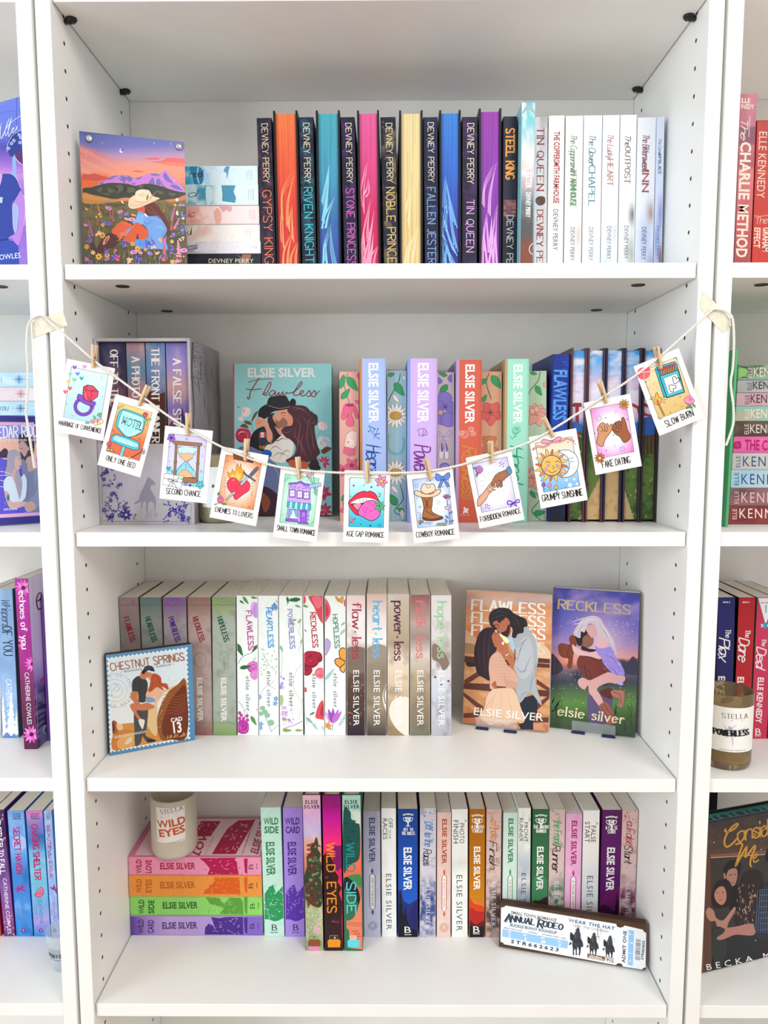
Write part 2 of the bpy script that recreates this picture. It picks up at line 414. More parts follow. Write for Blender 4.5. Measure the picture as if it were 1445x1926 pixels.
# ================================================================ book builders
def print_M(w, h):      # canvas x,y,z(out) -> local of an upright thing whose front is y=0
    return Matrix(((1, 0, 0, -w/2), (0, 0, -1, 0), (0, 1, 0, 0), (0, 0, 0, 1)))
def cover_profile(w, D, t, r, dome, hard):
    out = [(-w/2, D)]
    if dome:
        out += [(-w/2+w*i/24, -dome*(1-abs(2*i/24-1)**6)) for i in range(25)]
    else:
        for k in range(4): a = PI+k/3*PI/2; out.append((-w/2+r+r*math.cos(a), r+r*math.sin(a)))
        for k in range(4): a = 1.5*PI+k/3*PI/2; out.append((w/2-r+r*math.cos(a), r+r*math.sin(a)))
    out.append((w/2, D))
    out += [(w/2-t, D), (w/2-t, t if not dome else t*.8), (-w/2+t, t if not dome else t*.8), (-w/2+t, D)]
    return out
def book_parts(t, w, h, D, hard, cover, side=None, page=None, fore=False, dome=0):
    th = .0026 if hard else .0006; ov = .0032 if hard else .0003
    r = .0012 if hard else .0004
    cm = solid(cover) if isinstance(cover, str) else cover
    bm = bmesh.new(); P = cover_profile(w, D, th, r, dome, hard)
    if fore: P = [(x, D-y) for x, y in P]
    extrude(bm, P, 0, h)
    o = bm_obj('cover', bm, cm, t)
    if side:
        o.data.materials.append(solid(side))
        for f in o.data.polygons:
            if abs(f.normal.x) > .9 or (dome and abs(f.center.x) > w*.42 and f.normal.y < 0): f.material_index = 1
    bm = bmesh.new()
    y0, y1 = (ov, D-th) if fore else (th+.0002, D-ov)
    if fore and hard:   # hollow fore-edge: slightly concave page block
        n = 8; pts = [(-w/2+th+.0002+(w-2*th-.0004)*i/n, y0+.0012*math.sin(PI*i/n)) for i in range(n+1)]
        extrude(bm, pts+[(w/2-th-.0002, y1), (-w/2+th+.0002, y1)], ov, h-ov)
    else: box(bm, -w/2+th+.0001, w/2-th-.0001, y0, y1, ov, h-ov)
    pg = bm_obj('page_block', bm, page or M_PAGE, t)
    return o, pg
ROWPREV = {}
def fit_book(xl, xr, xlt, yt, y0, zs, row):
    """width, height, lean and place of an upright book from where its front shows on the shelf"""
    bl, br = x_at(xl, y0, zs), x_at(xr, y0, zs)
    tl = un(xlt, yt, 1, y0); h = tl[2]-zs; a = math.atan2(tl[0]-bl, h)
    pv = ROWPREV.get(row)
    if pv:
        g = min(bl-pv[0], bl+h*math.tan(a)-(pv[0]+h*math.tan(pv[1])))
        if -.02 < g < .0003: bl += .0003-g
    w = (br-bl)*math.cos(a)-.0003
    ROWPREV[row] = (br, a)
    return bl, w, h/math.cos(a), a
def upright(name, label, group, crop, xl, xr, xlt, yt, y0, zs, D, hard=False, cover='ffffff', side=None, page=None, fore=False, dome=0, row=None, cat='book', yaw=0):
    bl, w, h, a = fit_book(xl, xr, xlt, yt, y0, zs, row or (zs, group))
    M = Matrix.Translation((bl+w/2*math.cos(a), y0, zs+abs(math.sin(a))*w/2+.0002)) @ Matrix.Rotation(a, 4, 'Y') @ Matrix.Rotation(yaw, 4, 'Z')
    t = thing(name, label, cat, M, group)
    book_parts(t, w, h, D, hard, cover, side, page, fore, dome)
    ov = .0032 if (fore and hard) else 0; th = (.0028 if hard else .0008) if fore else 0
    yy = ov if fore else 0; ww = w-2*th; hh = h-2*(ov if fore else 0)
    cs = [M@Vector((sx*ww/2, yy-(dome if 0 else 0), z)) for sx, z in ((-1, ov+hh), (1, ov+hh), (1, ov), (-1, ov))]
    c = Canvas(cs, ww, hh, crop, r=0 if (fore or dome) else .0006, dome=dome)
    c.t = t; c.M = Matrix(((1, 0, 0, -ww/2), (0, 0, -1, yy), (0, 1, 0, ov), (0, 0, 0, 1)))
    return c
def stacked(name, label, group, crop, xl, xr, yt, yb, y0, D, hard=False, cover='ffffff', side=None, page=None, cat='book', zb=None, yaw=0):
    """book lying on its side, spine to the front, head to the left"""
    xm = (xl+xr)/2
    A = un(xl, yb, 1, y0)
    if xl > 60: A[0] = max(A[0], -.3805)
    B = un(xr, yb, 1, y0); zt = un(xm, yt, 1, y0)[2]; z0 = zb if zb is not None else un(xm, yb, 1, y0)[2]
    w = zt-z0-.0002; h = B[0]-A[0]
    M = Matrix.Translation((B[0], y0, z0+w/2+.0001)) @ Matrix.Rotation(yaw, 4, 'Z') @ Matrix.Rotation(-PI/2, 4, 'Y')
    t = thing(name, label, cat, M, group)
    book_parts(t, w, h, D, hard, cover, side, page)
    cs = [M@Vector(p) for p in ((-w/2, 0, h), (w/2, 0, h), (w/2, 0, 0), (-w/2, 0, 0))]
    c = Canvas(cs, w, h, crop, r=.0006); c.t = t; c.M = print_M(w, h); c.top = z0+w+.0002
    return c
def panel_frame(BL, BR, TLy, zs, lean, yl=None, yr=None):
    """upright sheet standing on a shelf: bottom corners, tilt back by lean, height from the pixel row of its top left corner"""
    a = np.array(un(BL[0], BL[1], 2, zs)); b = np.array(un(BR[0], BR[1], 2, zs))
    if yl is not None: a = np.array([x_at(BL[0], yl, zs), yl, zs])
    if yr is not None: b = np.array([x_at(BR[0], yr, zs), yr, zs])
    X = b-a; w = np.linalg.norm(X); X /= w; B = np.array([-X[1], X[0], 0]); up = np.array([0, 0, 1])*math.cos(lean)+B*math.sin(lean)
    Y = np.cross(up, X); lo, hi = .02, .5
    for _ in range(40):
        h = (lo+hi)/2
        if pr(a+up*h)[1] > TLy: lo = h
        else: hi = h
    return a, X, Y, up, w, h
def panel_thing(name, label, cat, crop, BL, BR, TLy, zs, lean, group=None, thick=0, **k):
    a, X, Y, up, w, h = panel_frame(BL, BR, TLy, zs+thick*math.sin(lean)+.0003, lean, **k)
    o = a+X*w/2; M = frame_m(o, X, Y, up); t = thing(name, label, cat, M, group)
    c = Canvas([a+up*h, a+X*w+up*h, a+X*w, a], w, h, crop); c.t = t; c.M = print_M(w, h); c.X, c.Y, c.up, c.a = X, Y, up, a
    return c
def done(c, name='spine_print'): return c.build(name, c.t, c.M)

# ================================================================ small print motifs
def p(s): 
    a = [float(x) for x in s.replace(',', ' ').split()]; return list(zip(a[::2], a[1::2]))
K = '1f1b24'
def sp(c, font, t, v0, v1, a, b, col, **k):
    top = (c.q[0][1]+c.q[1][1])/2; bot = (c.q[2][1]+c.q[3][1])/2; f = lambda v: (v-top)/(bot-top)
    A, B, Cc = c.inv(a, f(v0)), c.inv(a, f(v1)), c.inv(b, f(v0))
    c.text(t, A, B, np.linalg.norm(Cc-A), col, font, **k)
def su(c, a, v):    # point at fraction a across, crop row v
    top = (c.q[0][1]+c.q[1][1])/2; bot = (c.q[2][1]+c.q[3][1])/2
    return tuple(c.inv(a, (v-top)/(bot-top)))
def ht(c, font, t, v, a, b, h, col, **k):   # short horizontal line of text across a spine
    c.text(t, su(c, a, v), su(c, b, v), h, col, font, **k)
def bg(c, st, c2=None, amt=.6, sx=3, sy=12, nx=6, ny=50, seed=1, lo=.45, hi=.7, extra=None, grain=0):
    def fn(u, v):
        C = stops(v, st)
        if c2 is not None:
            n = vnoise(u, v*sy/sx, sx, 4, seed); C = mixc(C, stops(v, c2) if isinstance(c2, list) else c2, amt*np.clip((n-lo)/(hi-lo), 0, 1))
        if grain: C = C*(1+grain*(vnoise(u*40, v*200, 1, 1, seed)[..., None]-.5))
        if extra: C = extra(u, v, C)
        return np.clip(C, 0, 1)
    c.field(nx, ny, fn)
def blobs(L, asp=1.0):
    """soft round stains: (u, v, r, colour, strength)"""
    def f(u, v, C):
        for x, y, r, col, s in L:
            d = np.hypot(u-x, (v-y)*asp)/r; C = mixc(C, col, s*np.exp(-d*d*1.6)*(0.6+.8*vnoise(u*6, v*6*asp, 1, 3, int(x*9+y*31))))
        return C
    return f
def leaf(c, x, y, l, a, col, w=.35, ol=None, vein=None):
    d = np.array([math.cos(a), math.sin(a)]); n = np.array([-d[1], d[0]]); o = np.array([x, y])
    c.poly([o, o+d*l*.35+n*l*w*.5, o+d*l*.75+n*l*w*.32, o+d*l, o+d*l*.7-n*l*w*.3, o+d*l*.3-n*l*w*.5], col, ol=ol, n=3)
    if vein: c.line([o, o+d*l*.9], max(1, l*.03), vein, sm=False)
def flower(c, x, y, r, col, cc='e8b73a', n=5, rot=0, w=.6, ol=None, cr_=.28, lw=2):
    for k in range(n): leaf(c, x+.12*r*math.cos(rot+k*2*PI/n), y+.12*r*math.sin(rot+k*2*PI/n), r, rot+k*2*PI/n, col, w*5/n*1.1, ol)
    if cc: c.ell(x, y, r*cr_, None, cc, ol=ol, n=10, lw=lw)
def rose(c, x, y, r, cs, ol=None):
    R = random.Random(int(x*7+y)); c.poly([(x+r*math.cos(a)*R.uniform(.85, 1.1), y+r*math.sin(a)*R.uniform(.85, 1.1)) for a in np.arange(9)*2*PI/9], cs[0], ol=ol)
    for k in range(5):
        a = R.uniform(0, 6.3); q = r*(.85-.16*k)
        c.line([(x+q*math.cos(a+t), y+q*math.sin(a+t)*.9) for t in np.linspace(0, 2.4, 6)], r*.13, cs[1+k % (len(cs)-1)], taper=2)
def heart(c, x, y, r, col, ol=None, rot=0):
    q, s = math.cos(rot), math.sin(rot); pts = [(0, -.45), (.5, -.95), (1, -.55), (.75, .15), (0, .95), (-.75, .15), (-1, -.55), (-.5, -.95)]
    c.poly([(x+r*(a*q-b*s), y+r*(a*s+b*q)) for a, b in pts], col, ol=ol)
def spark(c, x, y, r, col, n=8, wd=2):
    for k in range(n): c.line([(x+.35*r*math.cos(k*2*PI/n), y+.35*r*math.sin(k*2*PI/n)), (x+r*math.cos(k*2*PI/n), y+r*math.sin(k*2*PI/n))], wd, col, sm=False)
def dots(c, L, r=2, col=K):
    for x, y in L: c.ell(x, y, r, None, col, n=6)
def lick(c, tip, bl, br, bend, col, wd=5.5, n=2):
    tip, bl, br, bend = map(lambda q: np.array(q, float), (tip, bl, br, bend))
    for k in range(n+1):
        f = k*.28; t = tip*(1-f*.35)+((bl+br)/2)*f*.35; a = bl*(1-f*.5)+br*f*.5; b = br*(1-f*.5)+bl*f*.5
        for e, q in ((a, 1.0), (b, .45)): c.line([e, e*.6+t*.4+bend*q*.8, e*.2+t*.8+bend*q*.5, t], wd, col, taper=1)
def pines(c, L, col):
    for x, y, h, w in L:
        P = [(x, y-h)]
        for k in range(1, 6): P += [(x+w*k/5*.5, y-h+h*k/5.5), (x+w*k/5*.28, y-h+h*(k+.1)/5.5)]
        P += [(x+w*.06, y), (x-w*.06, y)]
        for k in range(5, 0, -1): P += [(x-w*k/5*.28, y-h+h*(k+.1)/5.5), (x-w*k/5*.5, y-h+h*k/5.5)]
        c.poly(P, col, False)
def girl(c, s): pass

# ================================================================ first shelf
G1 = 'hardcovers in black boards on the top shelf'
def dark_spine(nm, lab, crop, xl, xr, xlt, yt, texts, tint, y0=.125, D=.142):
    c = upright('hardcover_book', lab, G1, crop, xl, xr, xlt, yt, y0, Z1, D, True, '191a26', row='r1')
    bg(c, [(0, '1d2034'), (.5, '1b1d30'), (1, '22253c')], tint, .55, 3, 18, seed=len(lab), lo=.5, hi=.75, ny=60)
    R = random.Random(len(lab)*3+int(xl)); hh = c.q[3][1]-c.q[0][1]
    for k in range(34):
        v = c.q[0][1]+hh*R.uniform(.02, .98); a = R.uniform(.02, .8); x, y = su(c, a, v); g = R.choice([tint, tint, '8f7a9c', '4c4f7c'])
        c.line([(x, y), (x+R.uniform(4, 18), y+R.uniform(-14, 14)), (x+R.uniform(14, 30), y+R.uniform(-30, 30))], R.uniform(1, 3), g, taper=2)
    for q in texts: sp(c, *q)
    done(c); return c
def flame_edge(lab, crop, xl, xr, xlt, yt, st, fc, licks, y0=.122):
    c = upright('hardcover_book', lab, G1, crop, xl, xr, xlt, yt, y0, Z1, .145, True, '15151c', fore=True, row='r1', page=solid(st[0][1]))
    bg(c, st, ny=24, nx=24, extra=lambda u, v, C: C*(1-.09*(vnoise(u*30, v*2, 1, 1, 3)[..., None] > .62)))
    for L in licks: lick(c, *L, fc)
    done(c, 'painted_fore_edge'); return c
CR = 'e9cda0'
dark_spine('', 'black spine at the left end of the top shelf hardcovers, orange-red title', 'z2', 493.5, 521.5, 482.5, 222.5,
 [('T', 'DEVNEY PERRY', 190, 588, .33, .72, CR), ('T', 'GYPSY KING', 640, 1140, .25, .8, 'ef7a4d')], '8a4450')
flame_edge('black hardcover turned fore-edge out, orange pages with fiery licks', 'z2', 521.8, 567, 513.5, 208.5,
 [(0, 'ee7a45'), (.35, 'e65a3e'), (.6, 'd8403a'), (1, 'cf3a38')], 'f6a06a',
 [((310, 515), (215, 830), (262, 900), (-45, -60)), ((288, 745), (262, 900), (300, 1000), (-8, 0)), ((300, 900), (220, 1150), (262, 1150), (-25, 0)), ((335, 980), (270, 1150), (320, 1150), (-20, 0)), ((225, 700), (212, 980), (235, 1050), (-10, 0))])
dark_spine('', 'black spine between the orange and the teal fore-edges, turquoise title', 'z2', 568.5, 597.5, 560, 221,
 [('T', 'DEVNEY PERRY', 186, 588, .33, .72, 'e6dcc0'), ('T', 'RIVEN KNIGHT', 618, 1135, .25, .8, '3fc3cf')], '2f8d96')
flame_edge('black hardcover turned fore-edge out, teal to blue pages with pale flames', 'z2', 598.5, 643, 594, 208,
 [(0, '4aaab8'), (.4, '4795b8'), (.7, '3f62a8'), (1, '3b4aa0')], '8fd6e6',
 [((540, 468), (487, 720), (520, 800), (10, -40)), ((577, 690), (487, 905), (520, 900), (-20, 0)), ((550, 875), (498, 1120), (590, 1150), (-22, 0)), ((515, 960), (495, 1150), (530, 1150), (-6, 0)), ((530, 600), (490, 850), (505, 870), (0, 0))])
dark_spine('', 'black spine between the teal and the magenta fore-edges, pink title', 'z2', 647, 675, 639, 221,
 [('T', 'DEVNEY PERRY', 186, 588, .36, .75, 'ecdcc4'), ('T', 'STONE PRINCESS', 626, 1160, .28, .82, 'dd5fc0')], '6a2f8c')
flame_edge('black hardcover turned fore-edge out, magenta pink pages with swirling flames', 'z2', 676.5, 717.5, 671.5, 208,
 [(0, 'e2609c'), (.4, 'd8457f'), (.6, 'cf2f63'), (1, 'c2204e')], 'ffa0c0',
 [((800, 455), (765, 740), (778, 800), (-30, 0)), ((805, 565), (790, 690), (770, 670), (20, 20)), ((823, 700), (760, 1080), (812, 960), (-30, 60)), ((845, 780), (760, 1140), (800, 1150), (-5, 60)), ((875, 1020), (800, 1150), (850, 1155), (-20, 0)), ((775, 900), (758, 1150), (790, 1150), (0, 0)), ((840, 930), (790, 1150), (822, 1150), (10, 0))])
dark_spine('', 'black spine between the magenta and the cream fore-edges, gold title', 'z2', 723, 751.5, 715.5, 221,
 [('T', 'DEVNEY PERRY', 186, 585, .36, .75, 'e8d8b8'), ('T', 'NOBLE PRINCE', 618, 1140, .28, .82, 'e3c173')], 'b59a5a')
flame_edge('black hardcover turned fore-edge out, cream yellow pages with faint flames', 'z2', 752.3, 796, 751, 208,
 [(0, 'ead5a0'), (.5, 'e9cf94'), (1, 'dfbd7c')], 'f3dfb0',
 [((1150, 880), (1060, 1150), (1110, 1150), (-20, 0)), ((1100, 950), (1045, 1150), (1080, 1150), (-10, 0)), ((1150, 980), (1100, 1150), (1150, 1150), (-20, 0)), ((1110, 620), (1060, 760), (1080, 900), (-10, 0))])
dark_spine('', 'black spine between the cream and the blue fore-edges, pale blue title', 'z2', 797.5, 826.5, 794, 221,
 [('T', 'DEVNEY PERRY', 182, 582, .33, .72, 'e8dcc8'), ('T', 'FALLEN JESTER', 618, 1140, .24, .78, '7fa8dc')], '3f4f9c')
flame_edge('black hardcover turned fore-edge out, bright blue pages with light blue flames', 'z2', 828, 868, 826.5, 207.5,
 [(0, '3c86dc'), (.4, '3866c8'), (.7, '3b3f9c'), (1, '352d7c')], '84c8ff',
 [((1328, 550), (1312, 760), (1410, 900), (-4, 0)), ((1350, 690), (1320, 900), (1415, 1060), (-15, 0)), ((1308, 790), (1310, 960), (1410, 1090), (-15, 20)), ((1312, 960), (1308, 1140), (1400, 1150), (-10, 0)), ((1340, 1000), (1320, 1150), (1380, 1150), (-5, 0))])
dark_spine('', 'black spine between the blue and the purple fore-edges, lilac title', 'z3', 868.7, 898, 869.5, 220.5,
 [('T', 'DEVNEY PERRY', 178, 565, .35, .75, 'ecdcc8'), ('T', 'TIN QUEEN', 668, 1010, .3, .78, 'e7a8e6')], '6d2a86')
flame_edge('black hardcover turned fore-edge out, violet pages with pink flames', 'z3', 902, 944, 901, 204.5,
 [(0, '9d3fb0'), (.5, '8a3fae'), (1, '7a2f9c')], 'f2b0f0',
 [((257, 435), (162, 700), (215, 780), (-30, -30)), ((262, 705), (230, 1090), (262, 1090), (-25, 0)), ((192, 760), (162, 1000), (215, 1020), (-8, 0)), ((245, 880), (200, 1095), (240, 1095), (-5, 0)), ((170, 850), (160, 1095), (200, 1095), (0, 0)), ((225, 780), (205, 980), (222, 1000), (0, 0))])
W1 = 'paperbacks at the right of the top shelf'
c = upright('paperback_book', 'slim black spine with brushed orange title beside the violet fore-edge', W1, 'z3', 945.3, 971.5, 947, 219.5, .117, Z1, .13, cover='1a1b25', row='r1')
bg(c, [(0, '1b1e2e'), (.5, '1f2236'), (1, '14161f')], '333852', .5, seed=5)
c.field(8, 8, lambda u, v: mixc('d48a78', '45283a', vnoise(u*4, v*5, 1, 3, 4)), rect=(.05, .5, .95, .56))
c.field(8, 6, lambda u, v: mixc('c98a80', '33202e', vnoise(u*5, v*3, 1, 3, 7)), rect=(.05, .565, .95, .60))
for k in range(5): c.line([su(c, .2+.12*k, 700+14*k), su(c, .5+.1*k, 735+12*k)], 4, ['7c3f7a', 'c06a70', '4f5a9c'][k % 3], taper=2)
sp(c, 'K', 'STEEL KING', 212, 535, .22, .78, 'f2a14d'); sp(c, 'T', 'DEVNEY PERRY', 770, 1200, .3, .75, 'dcd6cc'); done(c)
c = upright('paperback_book', 'tallest book of the top shelf, sky to canyon picture on its spine', W1, 'z3', 974.3, 1003, 978.5, 193, .095, Z1, .13, cover='8ccbd6', row='r1')
def _e(u, v, C):
    C = mixc(C, 'f4f4f6', np.clip(vnoise(u*2, v*9, 2, 3, 3)*2.4-1, 0, 1)*(v < .42)); C = mixc(C, '4f5557', np.clip((v-.52)*8, 0, 1)*(vnoise(u*3, v*16, 2, 3, 8) > .42)*(v < .78))
    return mixc(C, '8f4a3a', np.clip((v-.74)*12, 0, 1)*(.4+.6*vnoise(u*5, v*30, 2, 3, 2)))
bg(c, [(0, '5fc0cf'), (.12, '86cbd4'), (.3, 'e8dcda'), (.45, 'c3b0b0'), (.55, '7f8b90'), (.7, '59504e'), (1, '6d3c30')], ny=70, nx=10, extra=_e)
c.poly([su(c, .1, 95), su(c, .5, 55), su(c, .95, 100), su(c, .95, 120), su(c, .5, 85), su(c, .1, 118)], '9fb4bc')
c.line([su(c, .99, 950), su(c, .8, 965), su(c, .7, 990), su(c, .8, 1015), su(c, .98, 1025)], 5, 'd9dde0')
sp(c, 'B', 'FALLEN JESTER', 350, 592, .38, .8, 'f6f4f2'); sp(c, 'B', 'DEVNEY PERRY', 618, 780, .42, .74, 'f0eeec'); done(c)
c = upright('paperback_book', 'grey marbled spine with ornate red title beside the tallest book', W1, 'z3', 1003.4, 1028.5, 1005.5, 220.5, .117, Z1, .13, cover='c9c8cc', row='r1')
bg(c, [(0, 'b9b4b6'), (.1, 'c6cad6'), (.3, 'd7d8e0'), (1, 'd5d2d6')], 'eceaee', .8, seed=3)
sp(c, 'R', 'TIN QUEEN', 205, 610, .22, .72, '8f1f1c'); sp(c, 'R', 'DEVNEY PERRY', 735, 1200, .25, .7, 'a02520')
x, y = su(c, .5, 672); rose(c, x, y, 32, ['5a4034', '2f211b', '8a6a58', '402c24']); done(c)
c = upright('paperback_book', 'white spine with bold condensed dark red title', W1, 'z3', 1029.2, 1059, 1032.5, 218, .117, Z1, .13, cover='f1f4f0', row='r1')
bg(c, [(0, 'f4f7f2'), (1, 'eef3ee')], 'dfe6df', .8, 8, 60, nx=10, ny=90, seed=9)
sp(c, 'B', 'THE COPPERSMITH FARMHOUSE', 232, 690, .35, .7, 'a3282c'); sp(c, 'S', 'DEVNEY PERRY', 728, 995, .35, .65, '2c3238'); done(c)
def montana(lab, xl, xr, xlt, yt, base, blot, script, cap, sc, vs, cc, av=(845, 1065)):
    c = upright('paperback_book', lab, W1, 'z3', xl, xr, xlt, yt, .117, Z1, .13, cover=base, row='r1')
    bg(c, [(0, base), (.6, base), (1, blot[0])], None, ny=60, extra=blobs(blot[1], 3))
    sp(c, 'C', script, vs[0], vs[1], .3, .64, mixc(sc, '101820', .25), wd=.11); sp(c, 'R', cap, vs[1]+8, vs[2], .32, .64, mixc(cc, '101820', .15), wd=.16)
    sp(c, 'S', 'DEVNEY PERRY', av[0], av[1], .35, .6, '4a525c'); done(c)
montana('white spine with green script title', 1060.6, 1093, 1065, 218.4, 'f3f4f4', ('eceef2', [(.8, .72, .35, 'c7b0a8', .8), (.4, .8, .3, 'd7dae2', .7)]), 'The Coppersmith', 'FARMHOUSE', '5c8f62', (250, 500, 715), '6aa06c')
montana('white spine with teal script title', 1094.7, 1128.7, 1099, 217.8, 'f2f6f8', ('edf1f6', [(.9, .85, .3, 'c6ccd8', .6)]), 'The Clover', 'CHAPEL', '2f7f92', (248, 440, 710), '2f87a8')
montana('white spine with peach script title', 1129.7, 1161, 1134.7, 217.2, 'eaf0fb', ('dde6f8', [(.8, .7, .3, 'c6c0c8', .7), (.3, .9, .4, 'c2cdee', .7)]), 'The Lucky', 'HEART', 'c98a78', (245, 400, 578), 'd49a80', (838, 1055))
montana('white spine with dark brown script title and a sooty blot', 1162.3, 1193, 1167.6, 216.6, 'f4f3f6', ('e9eaee', [(.8, .6, .22, '5d645f', .9), (.8, .82, .35, '9aa79a', .8)]), 'The', 'OUTPOST', '6b5550', (250, 320, 562), '8a706a', (835, 1052))
montana('pale blue spine with coral red title', 1193.4, 1228, 1200, 221.6, 'eef2fc', ('d5dff5', [(.8, .58, .25, 'a08078', .8), (.5, .72, .45, 'b7c4ea', .8), (.9, .9, .3, '8fa2cf', .7)]), 'The Bittersweet', 'INN', 'b0575a', (248, 475, 618), 'c43c36', (843, 1058))
montana('slim blue watercolour spine at the right end of the top shelf', 1228.3, 1244.6, 1234.6, 220, 'dbe6fb', ('b9c6ec', [(.7, .6, .45, '8e8fd0', .8), (.8, .85, .3, '7f4a5c', .8), (.2, .75, .4, '8fa0dc', .8)]), 'The Candle', 'PALACE', '4a6aa0', (272, 385, 505), '30508c', (838, 1055))

# lying stack beside the acrylic picture, built upwards
SG = 'paperbacks lying in a stack beside the acrylic picture'
zb = Z1+.0002
lark = [
 ('black paperback at the bottom of the top shelf stack', 176, 491, 477.8, 500, '20232b', None),
 ('lilac-grey splashed paperback, second from the bottom of the top shelf stack', 184, 490.7, 454, 477.2, 'e9e4ea', ('ess', '8f8a9a', (1025, 1107))),
 ('cream and peach paperback, third from the bottom of the top shelf stack', 180, 489.5, 422.3, 453.5, 'f4ece8', ('ul', 'c9a88c', (911, 1023))),
 ('pale pink paperback, third from the top of the top shelf stack', 178, 488, 386.8, 421.8, 'f5dedd', ('ic', 'd58e86', (783, 908))),
 ('mint and blue brushed paperback, second from the top of the top shelf stack', 174, 486.4, 347.4, 386.2, 'dcecf0', ('d', '6aa3b0', (640, 780))),
 ('navy and aqua paperback on top of the top shelf stack', 178, 485.4, 312, 346.6, 'd8eef8', ('red', '1f6f9c', (513, 637)))]
for i, (lab, xl, xr, yt, yb, base, sc) in enumerate(lark):
    y0 = .128+(.001, -.001, .0015, 0, -.0015, .0005)[i]
    c = stacked('paperback_book', lab, SG, 'z1', xl, xr, yt, yb, y0, .13, cover=base, zb=zb, page=M_PAGEW); zb = c.top
    if i == 0:
        bg(c, [(0, '15161d'), (1, '262a33')], '3a4048', .5, seed=4)
        c.poly(p('1180,1112 1235,1115 1225,1150 1205,1188 1165,1190'), 'a06a52'); c.line(p('1140,1115 1200,1160 1250,1190'), 5, '4f6f8a')
        c.text('DEVNEY PERRY', (948, 1172), (1253, 1172), 28, 'e9dcc4', 'S'); done(c); continue
    a, b = sc[2]; m = (a+b)/2
    L = {1: [(.3, '8c8896', .2), (.55, 'a7a0b0', .25), (.45, 'c9c2cf', .3)], 2: [(.33, 'a58c76', .28), (.5, 'd9c6b4', .3), (.6, 'e8bfb8', .2)], 3: [(.3, 'e9a79c', .2), (.55, 'd7938a', .2), (.43, 'f0b8a8', .2)],
         4: [(.3, '6f7f7c', .25), (.48, '7fb0bc', .2), (.66, '3f8fb0', .2)], 5: [(.36, '0f4f7c', .3), (.5, '3f9cc0', .2), (.7, '9cc8ee', .25)]}[i]
    # across the spine: v runs from the head (left) to the tail (right)
    bg(c, [(0, L[0][1]), (.4, L[0][1]), (.56, L[1][1]), (.66, L[2][1]), (.74, base), (1, base)], base, .75, 2, 16, nx=10, ny=110, seed=i+2, lo=.42, hi=.62)
    if i == 4: c.poly(p('1035,645 1132,645 1118,690 1135,730 1128,765 1040,752 1042,700'), '4a93b4', False); c.poly(p('930,660 960,655 985,700 960,770 935,770'), 'c4dfe4')
    if i == 3: c.poly(p('1025,790 1105,790 1095,825 1068,812 1050,828 1035,812'), 'd9aaa9'); c.poly(p('985,830 1010,800 1035,840 1030,900 1005,906 990,880'), 'ecb0a0')
    if i == 5: c.poly(p('1065,518 1090,516 1085,545 1075,600 1068,560 1050,552'), '5f9cc8'); c.poly(p('820,515 880,515 912,560 905,632 850,636 840,590'), '2f7fa8'); c.line(p('878,520 870,580 884,632'), 8, 'b8dcec')
    R = random.Random(i)
    dots(c, [(R.uniform(960, 1160), R.uniform(a+8, b-8)) for _ in range(26)], 2.2, {1: 'b0a6b8', 2: 'd9c8bc', 3: 'f0c6bc', 4: '9fc0c8', 5: 'b3b39a'}[i])
    c.text(sc[0], (806 if i != 5 else 818, m+16), (806+{1: 60, 2: 22, 3: 42, 4: 46, 5: 92}[i], m+12), 44, '1c2733' if i > 3 else ('a03038' if i == 3 else '3a3440'), 'C', wd=.09)
    x = {1: 1232, 2: 1190, 3: 1218, 4: 1212, 5: 1200}[i]
    for q, t in enumerate(('LARK', 'COVE', 'SERIES')): c.text(t, (x+12+16*q, b-38+4*q), (x+12+16*q, a+32-2*q), 8, ['', 'a9a4bd', 'b5aab0', 'e39a94', '7fa0ac', '7f98a8'][i], 'S')
    done(c)

# ================================================================ candles and glass
def label_canvas(t, crop, cx, cy, R, zc, lw, lh, ang):
    """sheet lw x lh wrapped on a cylinder of radius R (world centre cx, cy), facing angle ang from -y"""
    def P(x, z): a = ang+x/R; return (cx+R*math.sin(a), cy-R*math.cos(a), z)
    c = Canvas([P(-lw/2, zc+lh/2), P(lw/2, zc+lh/2), P(lw/2, zc-lh/2), P(-lw/2, zc-lh/2)], lw, lh, crop)
    def warp(Q):
        a = ang+(Q[:, 0]-lw/2)/R; r = R+Q[:, 2]+.0002+.0003*(Q[:, 2] > 6e-5)
        return np.c_[r*np.sin(a), -r*np.cos(a), zc-lh/2+Q[:, 1]]
    c.warp = warp; c.t = t; c.M = Matrix.Translation((0, 0, -t.location.z)); return c
def candle(name, label, cx, cy, z, R, H, gm, wax, waxh, wick=True, taper=0):
    t = thing(name, label, 'candle', Matrix.Translation((cx, cy, z+.0003)))
    bm = bmesh.new(); th = .003
    lathe(bm, [(0, 0), (R*.82, 0), (R*.95, .002), (R, .008), (R, H-.0015), (R-.0015, H), (R-th, H-.0015), (R-th, .012), (R*.85, .008), (0, .007)], 56)
    bm_obj('glass_jar', bm, gm, t, True)
    bm = bmesh.new(); lathe(bm, [(0, .0075), (R*.84, .0085), (R-th-.0003, .0125), (R-th-.0003, waxh), (R*.8, waxh-.0005), (0, waxh-.001)], 56)
    bm_obj('wax', bm, wax, t, True)
    bm = bmesh.new(); box(bm, -R*.28, R*.28, -.0007, .0007, waxh-.002, waxh+.005, .0002)
    bm_obj('wooden_wick', bm, mat('charred_wick', '4a3022', rough=.8), t)
    return t
WAX = mat('cream_wax', 'efe6d2', rough=.5, vary=.03)

